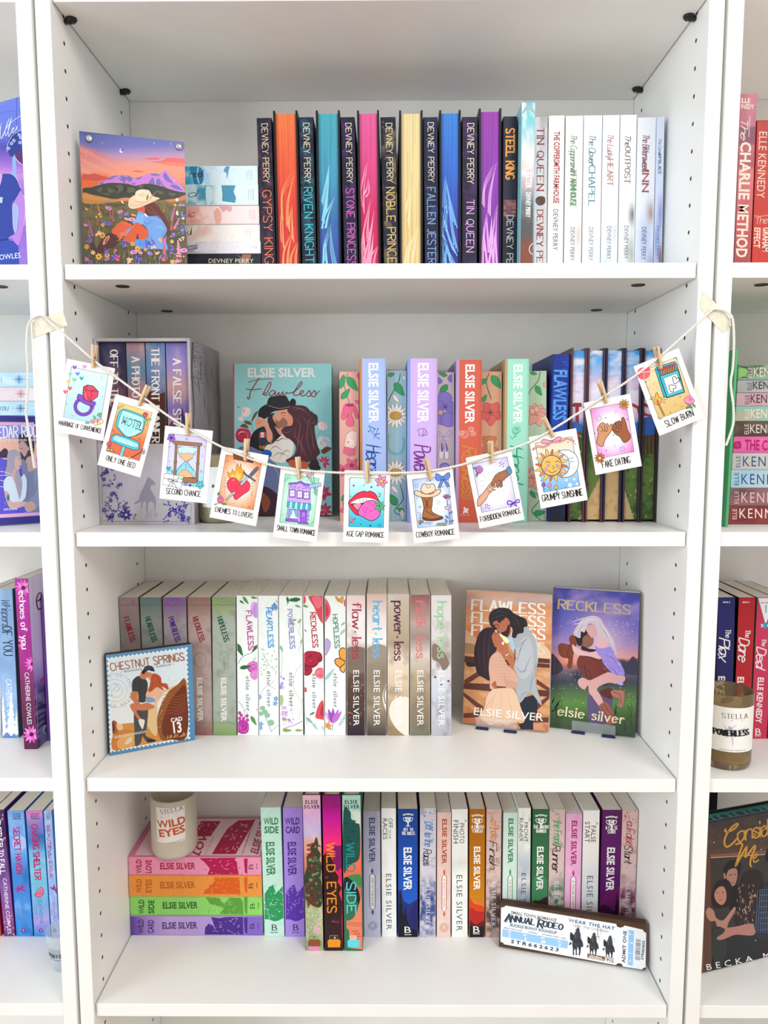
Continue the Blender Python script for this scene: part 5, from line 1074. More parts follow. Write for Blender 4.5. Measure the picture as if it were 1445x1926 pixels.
# --- cover A (crop w2)
c.fieldc(40, 60, lambda U, V: mixc(stops((V-90)/1050, [(0, 'd8a078'), (.06, 'c4a8ac'), (.12, 'd89060'), (.2, 'e0a070'), (.3, 'd07c4c'), (.42, 'c88a5c'), (.47, 'b07850'), (.6, 'cc9468'), (.8, 'c88a58'), (1, 'b8704a')]), 'f0c49c', .7*np.clip(vnoise(U/160, V/40, 1, 3, 4)*2-.8, 0, 1)*(V < 620)+.35*(vnoise(U/90, V/20, 1, 3, 9) > .55)*(V > 650)))
c.poly(p('50,380 130,430 170,500 170,540 50,520'), 'dcb08c'); c.poly(p('50,480 150,500 160,560 50,550'), 'a8845c'); c.poly(p('600,480 650,490 700,540 700,600 600,590'), 'e0c09c')
for q, v in (('FLAWLESS', 0), ('FLAWLESS', 95), ('FLAWLESS', 190)): c.text(q, (112, 226+v), (664, 262+v), 74, 'f8f4f0', 'R', wd=.19)
c.text('S', (615, 560), (660, 562), 85, 'e8d4c4', 'R', wd=.12)
fb = '5a2e26'
for L in ('48,576 700,640 700,668 48,625', '48,780 320,790 320,850 48,825', '590,590 700,600 700,632 590,625', '590,830 700,840 700,885 600,880'): c.poly(p(L), fb, False)
for L in ('48,760 240,640 270,665 60,800', '48,850 200,960 200,1010 48,880', '600,750 700,820 700,850 600,790', '600,940 700,870 700,900 600,990', '48,1010 210,1000 210,1040 48,1045', '560,1050 700,1040 700,1080 560,1080'): c.poly(p(L), '6a362c', False)
c.poly(p('70,625 130,630 140,655 80,655'), '2f2a20')
c.poly(p('480,900 610,860 605,1000 575,1060 575,1135 480,1130 460,1080'), '20242f', False)
# man shirt
c.poly(p('400,430 440,405 520,360 560,400 600,470 612,600 590,760 635,920 630,945 550,855 470,930 440,780 460,640 430,560 400,500'), 'aab0b4', n=5)
c.poly(p('470,480 520,430 560,470 575,600 560,700 500,750 440,690 430,620 460,590 440,560'), 'b8bcc0'); 
for L in ('500,470 470,560 450,640', '560,560 530,640 500,700 450,690', '430,640 480,690 540,680', '555,860 560,780 590,700', '600,620 585,700', '470,920 500,860 545,850', '520,450 480,520 470,560', '450,520 500,470 540,440', '400,470 420,520'): c.line(p(L), 4.5, '74808a', taper=2)
c.line(p('512,352 560,380 598,450 612,560 606,640'), 5, 'f0f4f4', taper=2); c.poly(p('385,420 410,430 440,520 430,560 400,500'), 'a8c8dc')
# man head
c.poly(p('270,330 300,300 350,300 400,340 410,400 380,440 345,430 320,410 300,390 280,370'), 'b86a4a'); c.poly(p('300,385 330,400 372,380 385,330 400,340 395,400 375,435 345,430'), '2a1c1e'); c.poly(p('318,400 350,405 365,425 340,428'), '2a1c1e')
c.line(p('285,360 305,368 322,360'), 4, '2a1a1c'); c.line(p('278,345 300,340 318,350'), 5, '2a1a1c')
c.poly(p('240,290 260,240 320,213 390,220 430,255 480,280 520,300 530,350 505,360 500,400 460,410 440,440 415,430 420,380 395,340 375,300 340,310 320,330 300,310 270,330 300,370 280,380 250,340'), '241c20', n=5)
c.poly(p('360,290 385,295 400,330 385,345 365,325'), 'b86a4a')
for L in ('470,300 510,320 500,350', '440,360 470,390 455,430', '500,320 530,330 520,360', '420,400 430,440 460,430'): c.line(p(L), 5, '241c20', taper=1)
for L in ('260,270 320,240 400,260', '270,300 330,270 380,280', '420,280 460,320 470,370'): c.line(p(L), 3, '5a4448', taper=2)
# woman
c.poly(p('150,450 180,390 230,362 270,370 300,420 300,520 280,560 265,600 255,680 250,760 200,740 150,700 130,560'), '2e1c26', n=5)
for L in ('180,400 160,520 180,680', '220,380 200,520 220,720', '250,400 240,520 235,640'): c.line(p(L), 3.5, '5a3c4c', taper=2)
c.poly(p('262,430 285,395 315,420 345,450 330,480 325,500 290,510 275,480'), 'b86848'); c.line(p('285,412 298,405 305,398'), 4, '2a1a1c')
c.poly(p('245,610 265,570 310,545 345,580 385,650 440,700 460,760 440,810 400,825 260,830 250,760 240,680'), 'd8a890', n=5)
for k in range(9): c.line([(265+k*3, 600+k*22), (330+k*10, 590+k*24), (385+k*8, 610+k*24)], 3, 'c08c78', taper=2)
c.poly(p('350,700 380,760 440,770 455,800 420,820 370,800'), 'cc9c86')
c.poly(p('310,530 330,480 360,460 380,500 390,560 430,600 445,560 440,530 428,530 440,600 420,670 385,620 345,575'), 'bc6c4c', n=5); c.ell(347, 480, 9, 12, 'f6f2e4')
for L in ('330,500 350,510', '328,520 352,530'): c.line(p(L), 3, '8a4630')
c.line(p('368,575 390,560'), 5, 'f0f0f0', sm=False); c.poly(p('262,790 290,765 300,800 320,830 300,845 280,820'), 'b06044')
c.line(p('300,810 370,815'), 14, '6a4034', sm=False)
c.poly(p('270,830 400,820 440,850 480,960 510,1060 480,1085 430,1075 380,1100 320,1080 250,1095 200,1060 165,1035 210,960 220,900'), 'e4c0a0', n=6)
for L in ('300,840 260,940 230,1060', '340,840 330,960 320,1070', '380,840 400,940 430,1060', '290,850 220,960 180,1030'): c.line(p(L), 4, 'cfa486', taper=2)
c.line(p('165,1035 210,1070 260,1075 310,1090 370,1085 430,1078 500,1070'), 10, 'd8a884')
c.poly(p('320,400 345,420 380,440 395,470 370,480 345,450'), 'f8f0c0')
c.text('ELSIE SILVER', (124, 1020), (648, 1068), 56, 'f8f4f2', 'S')
done(c, 'front_cover_print'); easel(c, .022, .083, 'clear acrylic easel under the ranch fence paperback')
fB = panel_thing('paperback_book', 'display paperback with a couple embracing in a meadow at dusk, right of the two', 'book', 'w2', (1033.5, 1357), (1195, 1380), 1105, Z3, .06, 'display paperbacks on the third shelf', thick=.020, yl=.176, yr=.135)
c = fB; face_book(c, .020, '3c3c8c')
def sky(U, V):
    C = stops((V-80)/1090, [(0, '3a3c94'), (.1, '4248a8'), (.25, '5c58b4'), (.38, '8c70b0'), (.46, 'd88a7c'), (.5, 'd87c68'), (.56, '6c5a6c'), (.64, '3c4450'), (.7, '4c6444'), (.78, '5c8440'), (.88, '3f5c34'), (1, '3c4a3c')])
    C = mixc(C, 'a88cc8', np.clip(vnoise(U/150, V/80+U/300, 1, 4, 3)*2.6-1.3, 0, .8)*(V < 560)); g = np.exp(-((U-1080)**2/220**2+(V-480)**2/260**2)); C = mixc(C, 'e8c4d0', g*.75*(V < 640))
    return mixc(C, '262a38', np.clip(vnoise(U/70, V/90, 1, 3, 6)*3-1.4, 0, .8)*(V > 600)*(V < 800))
c.fieldc(50, 70, sky)
c.poly(p('1230,640 1290,620 1330,580 1372,640 1372,720 1230,700'), '3c3850'); c.poly(p('705,560 760,600 800,680 705,720'), '3c3040')
R = random.Random(8)
dots(c, [(R.gauss(1080, 190), R.uniform(290, 560)) for _ in range(70)], 3, 'f4e8f4'); dots(c, [(R.uniform(720, 1350), R.uniform(620, 950)) for _ in range(60)], 2.6, 'e8e8c0')
c.line(p('850,330 900,310 960,290 1050,275'), 5, 'f0d8dc', taper=2)
c.text('RECKLESS', (764, 218), (1308, 262), 66, 'c9ae78', 'R', wd=.17, al=.5)
# man legs, coat, hat
c.poly(p('990,870 1060,850 1170,880 1165,980 1130,1080 1020,1100 985,1000'), '5c5074'); c.poly(p('1080,840 1165,820 1170,900 1100,880'), '5a2a24')
c.poly(p('905,620 930,570 1000,545 1060,580 1150,640 1200,700 1150,780 1060,770 1010,810 950,720 910,660'), '74342c', n=5)
for L in ('930,600 1000,580 1080,640', '930,650 1000,700 1020,790', '1040,650 1120,700 1180,720', '960,620 970,700 1000,760'): c.line(p(L), 5, '4a1c1a', taper=2)
c.poly(p('765,500 790,480 850,490 845,450 860,420 890,430 905,480 880,560 870,650 855,672 830,660 840,600 800,590 770,560'), '7a3a22', n=5); c.line(p('850,490 835,560 845,600'), 4, '4a1f14')
c.poly(p('930,490 940,440 970,410 1010,405 1030,440 1025,490 980,520 945,515'), '8c5c4c'); c.poly(p('900,460 890,410 930,380 975,385 985,410 950,440 945,490 915,500'), '221c24'); c.line(p('985,430 1005,425 1015,430'), 4, '221c24')
c.poly(p('945,500 990,520 1050,530 1060,550 1000,545 940,530'), '2c1c20')
# woman
c.poly(p('1060,400 1110,410 1140,470 1120,560 1080,600 1000,580 920,570 880,545 870,490 900,510 960,545 1030,545 1070,520 1060,460'), 'e0b4b4', n=5)
c.poly(p('1040,500 1080,520 1180,510 1190,570 1240,640 1265,720 1210,780 1180,720 1110,640 1090,590 1060,560'), '9c88d8', n=5); dots(c, [(R.uniform(1090, 1240), R.uniform(540, 720)) for _ in range(26)], 3.5, 'd0c4f4')
for L in ('1110,560 1180,600 1230,680', '1130,640 1190,690 1220,750'): c.line(p(L), 4, '7464b4', taper=2)
c.poly(p('975,370 1000,345 1040,350 1050,400 1020,440 985,400'), 'd8a49c')
c.poly(p('900,430 880,400 920,330 960,290 1020,272 1080,290 1110,340 1150,400 1190,470 1200,560 1170,520 1130,460 1090,430 1060,400 1040,350 1000,330 975,370 960,400 935,390 930,440'), 'cdbcc8', n=5)
for L in ('940,340 1000,300 1070,310', '900,410 940,350 990,320', '1040,310 1090,370 1130,440', '1080,330 1130,400 1180,500', '870,340 920,330 960,310', '920,420 940,380 970,350'): c.line(p(L), 4, 'f2e6ee', taper=2)
for L in ('1060,330 1110,390 1150,450', '960,330 930,370 910,420'): c.line(p(L), 4, '8c7488', taper=2)
c.poly(p('1140,700 1200,720 1265,730 1260,770 1200,785 1140,780 1060,820 1060,900 1000,860 990,800 960,830 920,800 915,760 950,740 1000,760 1050,740'), 'd8a4a0', n=5)
c.poly(p('1000,820 1060,840 1110,940 1080,960 1020,880'), 'dca8a4'); c.poly(p('1200,780 1250,770 1245,800'), 'b4a4e8')
c.poly(p('1075,950 1130,925 1170,990 1205,1040 1200,1075 1140,1100 1110,1095 1150,1060 1100,1010'), '9c5a4c'); c.line(p('1090,960 1120,1010 1160,1040'), 4, '5c2c28'); c.line(p('1110,940 1150,1000 1190,1030'), 4, '5c2c28')
c.poly(p('1165,840 1240,835 1265,860 1255,940 1240,965 1220,950 1225,900 1175,880'), 'b47064'); c.line(p('1180,850 1230,870 1240,940'), 4, '6c3430')
for k in range(40): x = R.choice([R.uniform(705, 800), R.uniform(1180, 1360)]); y = R.uniform(960, 1150); c.line([(x, y), (x+R.uniform(-14, 14), y-R.uniform(25, 80))], 4, '1c2a24', taper=1)
for L, a in (((715, 940), -1.2), ((730, 980), -.8), ((710, 1000), -.5), ((745, 960), -1.0)): leaf(c, *L, 60, a, '18201c', .2)
c.line(p('735,100 735,1080'), 1.6, '6a70b0', sm=False)
c.text('elsie silver', (762, 1022), (1262, 1088), 66, 'ecdcb0', 'R', wd=.14, tr=.12)
done(c, 'front_cover_print'); easel(c, .034, .096, 'clear acrylic easel under the dusk meadow paperback')

# stamp tile
c = panel_thing('wooden_sign', 'blue stamp tile with a couple and hay bales, leaning in the left corner', 'sign', 'z8', (207, 1424.3), (367, 1391), 1232, Z3, .02, None, thick=.012, yl=.073, yr=.128)
box_obj('board', -c.w/2, c.w/2, 0, .012, 0, c.h, mat('stained_edge', '33211a', rough=.6), c.t, .0006)
c.quad(-900, -900, 3000, 3000, '5a93bd')
c.field(12, 12, lambda u, v: mixc('5c96c0', '4f86b0', vnoise(u*3, v*3, 1, 3, 2)))
I = [(110, 862), (822, 768), (846, 1580), (134, 1702)]
def bil(a, b): A = np.array(I[0])*(1-a)+np.array(I[1])*a; B = np.array(I[3])*(1-a)+np.array(I[2])*a; return tuple(A*(1-b)+B*b)
c.poly([bil(0, 0), bil(1, 0), bil(1, 1), bil(0, 1)], 'dfe9ee', False)
for k in range(20):
    for q in (bil(k/19, 0), bil(k/19, 1)): c.ell(*q, 12, None, 'e6eef0', n=8)
    for q in (bil(0, k/19), bil(1, k/19)): c.ell(*q, 12, None, 'e6eef0', n=8)
J = [bil(.03, .03), bil(.98, .03), bil(.975, .97), bil(.05, .97)]
c.poly(J, 'e4e6e6', False); c.poly([bil(.03, .03), bil(.98, .03), bil(.98, .33), bil(.6, .45), bil(.03, .35)], 'dbe6ee', False)
c.poly(p('150,1470 250,1450 350,1440 560,1450 700,1520 830,1560 832,1570 158,1690'), 'd08c44', False); c.poly(p('158,1560 300,1500 420,1600 300,1660 158,1690'), 'c87c3c'); c.poly(p('200,1600 330,1530 350,1640 220,1680'), 'e0a458')
c.poly(p('640,1160 560,1250 560,1330 550,1560 460,1450 470,1330 600,1200 560,1180 720,1100 818,1050 818,1180'), 'dfbf8c'); 
c.poly(p('818,1065 740,1100 660,1160 600,1260 560,1380 560,1500 600,1600 700,1590 826,1560'), '8f5428'); c.poly(p('818,1120 740,1160 680,1240 630,1350 600,1480 640,1580 826,1555'), '6f2f1a')
for k in range(7): c.line([(600-k*2, 1190+k*30), (680, 1185+k*28), (740, 1205+k*26), (815, 1180+k*24)], 3.5, 'a8603c')
R = random.Random(3)
for k in range(60): a = R.uniform(2.6, 4.4); r = R.uniform(200, 280); x, y = 800+r*math.cos(a), 1340+r*1.2*math.sin(a); c.line([(x, y), (x+12, y-20)], 2, 'e8cc90', taper=2)
c.poly(p('150,1430 180,1425 205,1470 200,1530 160,1545 152,1500'), 'a8602c'); c.poly(p('150,1430 165,1440 175,1490 165,1530 153,1520'), '6c3018'); c.poly(p('190,1450 240,1460 245,1500 200,1505'), 'e0c090')
for k in range(10): x = 650+18*k; leaf(c, x, 1590-k*3, 40, -R.uniform(.6, 2), 'c88c4c', .3)
# postmark
for r in (72, 118, 178):
    c.line([(178+r*math.cos(a)*.9, 1150+r*math.sin(a)*.86) for a in np.linspace(-2.9 if r < 170 else -2.0, 2.9 if r < 170 else 1.9, 26)], 2, '8a8c90')
for i, ch in enumerate('HOME OF THE EATON ROSE'):
    a = -2.6+i*.235
    if ch != ' ' and a < 2.2: x, y = 178+133*math.cos(a), 1150+127*math.sin(a); c.text(ch, (x-9*math.sin(a+PI)*-1*0-8*-math.sin(a), y-8*math.cos(a)), (x+8*-math.sin(a), y+8*math.cos(a)), 24, '9a9ca0', 'T', wd=.1)
for L in ('140,1170 170,1130 200,1110 215,1130 200,1150 170,1160', '150,1180 140,1200 155,1190', '195,1110 185,1090 170,1095', '140,1150 120,1130'): c.line(p(L), 3, '9a9ca0')
# couple
c.poly(p('355,1320 470,1290 460,1500 455,1560 545,1600 490,1620 450,1600 420,1560 410,1620 360,1650 350,1500'), '4c4c4c'); c.line(p('400,1330 410,1450 420,1580'), 4, '2c2c2c')
c.poly(p('330,1080 350,1040 390,1018 440,1040 470,1080 465,1180 450,1250 390,1250 385,1170 335,1170'), '3c3c3e', n=5); c.line(p('400,1060 395,1150 400,1230'), 4, '2a2a2c')
c.poly(p('330,1160 385,1165 380,1220 400,1265 440,1290 455,1310 400,1330 350,1260 315,1210'), 'c4784c'); c.poly(p('400,1030 420,970 460,975 480,985 505,990 500,1020 480,1035 460,1030 450,1050'), 'c87c54')
c.poly(p('435,955 450,930 500,925 520,945 535,975 500,972 480,965 440,985'), '1f2a3c'); c.poly(p('415,990 430,960 450,965 440,1000'), '2a1c18')
c.poly(p('455,1180 480,1130 520,1110 570,1110 600,1150 600,1190 560,1250 530,1260 540,1200 500,1230 460,1215'), 'e4b494'); c.poly(p('460,1210 530,1220 525,1255 455,1250'), '7c9cc4'); c.poly(p('500,1010 510,1040 495,1060 480,1030'), 'd8936c')
c.poly(p('500,1040 510,1000 550,998 590,1030 600,1080 640,1085 660,1120 650,1140 600,1110 620,1150 580,1130 550,1120 500,1160 475,1150 490,1100'), 'b8532a', n=5)
for L in ('540,1010 575,1050 580,1110', '520,1050 510,1110 490,1150', '560,1040 600,1100 650,1120'): c.line(p(L), 3.5, '8a3418', taper=2)
c.poly(p('310,1290 340,1265 400,1275 470,1260 530,1290 520,1310 440,1330 370,1330 400,1390 420,1410 390,1415 350,1360'), 'c87850', n=5)
c.poly(p('390,1410 440,1415 440,1450 425,1500 410,1480 395,1450'), 'e8e0d4'); c.poly(p('260,1630 300,1580 330,1570 325,1610 290,1635'), 'd8ccc0'); c.poly(p('470,1590 545,1600 530,1612 470,1620'), '2c2420')
c.text('CHESTNUT SPRINGS', (140, 972), (805, 872), 66, '9c5a38', 'T', wd=.13)
c.text('• WISHING WELL RANCH •', (228, 992), (712, 918), 19, '5a7484', 'S', tr=.15)
c.text('CAD', (685, 1438), (788, 1420), 36, 'f4f0ec', 'B'); c.text('13', (695, 1535), (785, 1525), 92, 'f4f0ec', 'B'); c.text('ALBERTA, CANADA', (172, 1584), (462, 1530), 22, 'f0ece6', 'S')
done(c, 'stamp_print')

# ================================================================ fourth shelf
SK4 = 'coloured paperbacks lying in a stack on the fourth shelf'
zb = Z4+.0002
wl = [('purple paperback at the bottom of the fourth shelf stack', 242, 494.3, 1723, 1759.5, 'b79ad2', '5a35a8', 'CARD', '4a2c6c', '4a2a88', (1142, 1304)),
      ('green paperback in the fourth shelf stack, between the orange and the purple', 240.5, 494, 1684.5, 1722.5, '8fd668', '4f8c30', 'SIDE', '2f5a28', '5c9c3c', (967, 1137)),
      ('orange paperback in the fourth shelf stack, under the pink one', 238.5, 493, 1647, 1684, 'ec9440', 'dc5c1c', 'EYES', 'b8601c', 'd85c1c', (800, 960)),
      ('pink paperback on top of the fourth shelf stack, under the candle', 237, 492, 1612, 1646.5, 'ea94b4', 'b0104c', 'LOVE', 'a80f3c', 'b0104c', (642, 795))]
for i, (lab, xl, xr, yt, yb, base, dk, wd_, tc, art, (a, b)) in enumerate(wl):
    y0 = .143+(.0, .0015, -.001, .0005)[i]
    c = stacked('paperback_book', lab, SK4, 'y3', xl, xr, yt, yb, y0, .118, cover=base, zb=zb, page=M_PAGE); zb = c.top
    if i == 0: c.field(2, 20, lambda u, v: stops(v, [(0, '5c3c9c'), (.12, 'a284cc'), (.3, 'bfa4da'), (.8, 'b090d4'), (.87, '8464c0'), (1, '8464c0')]))
    h = b-a
    sh = [p('835,1300 840,1240 870,1205 900,1215 930,1260 900,1180 890,1150 960,1160 1010,1150 1160,1150 1165,1300'), p('845,980 960,990 1000,1040 1050,985 1140,990 1160,1020 1165,1130 960,1125 1000,1080 960,1060 880,1040'), p('815,955 840,935 825,930 880,895 870,880 905,870 920,815 1000,812 1130,815 1140,955'), p('790,650 1100,642 1110,700 1125,790 860,795 880,740 840,690')][i]
    c.poly(sh, art, False)
    R = random.Random(i+5)
    for k in range(26): x, y = R.uniform(870, 1120), R.uniform(a+8, b-12); c.line([(x, y), (x+R.uniform(6, 34), y+R.uniform(-16, 24))], R.uniform(3, 8), base, taper=2)
    for k in range(12): x, y = R.uniform(830, 1180), R.uniform(a+8, b-8); c.line([(x, y), (x+R.uniform(-12, 22), y+R.uniform(6, 24))], 5, art, taper=2)
    c.poly([(1168, a+15), (1200, a+10), (1198, b-12), (1178, b-20)], art, False)
    dx = (18, 22, 0, 0)[i]
    c.text('WILD', (302+dx-4, b-18), (302+dx-4, b-134), 44, tc, 'B'); c.text(wd_, (384+dx, b-18), (384+dx, b-130), 48, tc, 'B')
    c.text('ELSIE SILVER', (458+dx, (a+b)/2+26), (752+dx, (a+b)/2+24), 52, tc, 'B'); m = (a+b)/2
    c.text('B', (1245+.6*dx, m+22), (1245+.6*dx, m-16), 34, K, 'R', wd=.16); c.text('BLOOM', (1283+.6*dx, m+24), (1283+.6*dx, m-22), 8, K, 'B'); done(c)
    top = c
# printed front cover of the topmost book (faces up)
t = top.t; w_, h_ = top.w, top.h; D_ = .118
MW = t.matrix_world.copy()
def loc_top(X, Y): return MW@Vector((w_/2, X, Y))     # X depth, Y along head-tail
cs = [loc_top(D_, h_), loc_top(D_, 0), loc_top(0, 0), loc_top(0, h_)]
c = Canvas(cs, h_, D_, 'y3'); c.t = t; c.M = Matrix(((0, 0, 1, w_/2), (0, 1, 0, 0), (-1, 0, 0, h_), (0, 0, 0, 1)))
c.field(2, 2, lambda u, v: mixc('e07fa4', 'e07fa4', u*0)); 
A = [c.inv(.04, .04), c.inv(.985, .04), c.inv(.985, .96), c.inv(.04, .96)]; c.poly(A, 'efc9cf', False)
def ct(u, v): return tuple(c.inv(u, v))
c.poly([ct(.62, .93), ct(.64, .55), ct(.66, .3), ct(.72, .08), ct(.86, .06), ct(.8, .93)], 'b0164c', False); c.poly([ct(.4, .5), ct(.42, .1), ct(.58, .1), ct(.55, .5)], 'b0164c', False)
R = random.Random(2)
for k in range(26): u, v = R.uniform(.64, .8), R.uniform(.1, .9); c.line([ct(u, v), ct(u+R.uniform(-.03, .05), v+R.uniform(-.1, .1))], 7, 'efb0c0', taper=2)
for k in range(12): u, v = R.uniform(.41, .55), R.uniform(.12, .46); c.line([ct(u, v), ct(u+R.uniform(-.03, .05), v+R.uniform(-.1, .1))], 6, 'efb0c0', taper=2)
c.text('LOVE', ct(.53, .97), ct(.53, .38), 60, 'b0164c', 'B'); c.text('WILD', ct(.3, .97), ct(.3, .38), 60, 'b0164c', 'B'); c.text('ELSIE SILVER', ct(.965, .93), ct(.965, .05), 62, 'b0164c', 'B')
c.text('NEW YORK TIMES BESTSELLING AUTHOR', ct(.855, .93), ct(.855, .05), 11, 'b0164c', 'B'); c.text('ROSE HILL SERIES', ct(.575, .95), ct(.575, .5), 9, 'b0164c', 'S')
done(c, 'front_cover_print')
# candle on the stack
zt_ = zb; cy_ = .165; cx_ = x_at(318.5, cy_-.03, zt_); 
frost = mat('frosted_taupe_glass', 'ccc2b1', rough=.35, coat=.3)
t = candle('jar_candle', 'frosted taupe jar candle standing on the pink book of the stack', cx_, cy_, zt_, .0342, .091, frost, WAX, .062)
c = label_canvas(t, 'y3', cx_, cy_, .0342, zt_+.0562, .044, .054, .12); c.q
c.field(10, 2, lambda u, v: stops(v, [(0, 'f2efec'), (1, 'f0edea')]))
c.text('STELLA', (470, 262), (650, 226), 32, '4a4644', 'R', wd=.09); c.line(p('528,270 600,256'), 2, '6a6664')
c.text('WILD', (448, 382), (676, 345), 60, 'cc5a22', 'B'); c.text('EYES', (462, 458), (670, 418), 58, 'cc5a22', 'B')
for L in ('430,250 445,285 425,300 440,330', '690,230 700,260 685,280', '690,400 700,430 680,440', '430,460 450,480 440,500', '460,300 480,290 500,296'): c.line(p(L), 4, 'ecb69c', taper=2)
c.text('COCONUT WAX CANDLE HAND POURED', (450, 520), (690, 478), 7, '5a5654', 'S'); c.text('IN EDMONTON ALBERTA', (480, 528), (660, 500), 6, '5a5654', 'S'); done(c, 'label')

G4 = 'paperbacks standing in the fourth shelf row'
def r4(lab, crop, xl, xr, xt, yt, cover, y0=.141, D=.118, hard=False, dome=0, nm='paperback_book', page=None):
    return upright(nm, lab, G4, crop, xl, xr, xt, yt, y0, Z4, D, cover=cover, row='r4', hard=hard, page=page)
def rustic(c, art, base, u0, u1, v0, v1, seed):
    R = random.Random(seed)
    P = [(u0, v1), (u0, v0+70), (u0+30, v0+20), (u0+60, v0), (u0+80, v0+60), (u1-30, v0+40), (u1, v0+10), (u1, v1-10), (u1-40, v1+10), ((u0+u1)/2, v1+15), (u0+30, v1)]
    c.poly(P, art, False)
    for k in range(46): x, y = R.uniform(u0, u1), R.uniform(v0+10, v1-10); c.line([(x, y), (x+R.uniform(-10, 30), y+R.uniform(-26, 26))], R.uniform(2, 6), base, taper=2)
    for k in range(14): x, y = R.uniform(u0, u1), R.uniform(v0-16, v1+20); c.line([(x, y), (x+R.uniform(-14, 14), y+R.uniform(-18, 18))], 3, art, taper=2)
for lab, xl, xr, xt, base, art, t2, tc, us in (('mint spine lettered in green, first upright beside the stack', 497.9, 535.7, 490, 'c4e8d8', '2a9458', 'SIDE', '1f7f48', (68, 205)), ('lavender spine lettered in dark purple, second upright beside the stack', 537, 573.8, 532, 'a98ae2', '5a2fa8', 'CARD', '4a2488', (220, 352))):
    c = r4(lab, 'y4', xl, xr, xt, 1519, base); rustic(c, art, base, us[0], us[1], 735, 985, len(lab))
    m = us[0]+62
    c.text('WILD', (m-66, 306), (m+40-4, 306), 46, tc, 'B'); c.text(t2, (m-62, 368), (m+38, 368), 46, tc, 'B'); sp(c, 'B', 'ELSIE SILVER', 430, 665, .22, .62, tc)
    c.text('B', (m-6, 1062), (m+26, 1062), 38, K, 'R', wd=.16); c.text('BLOOM', (m-16, 1082), (m+32, 1082), 7, K, 'B'); done(c)
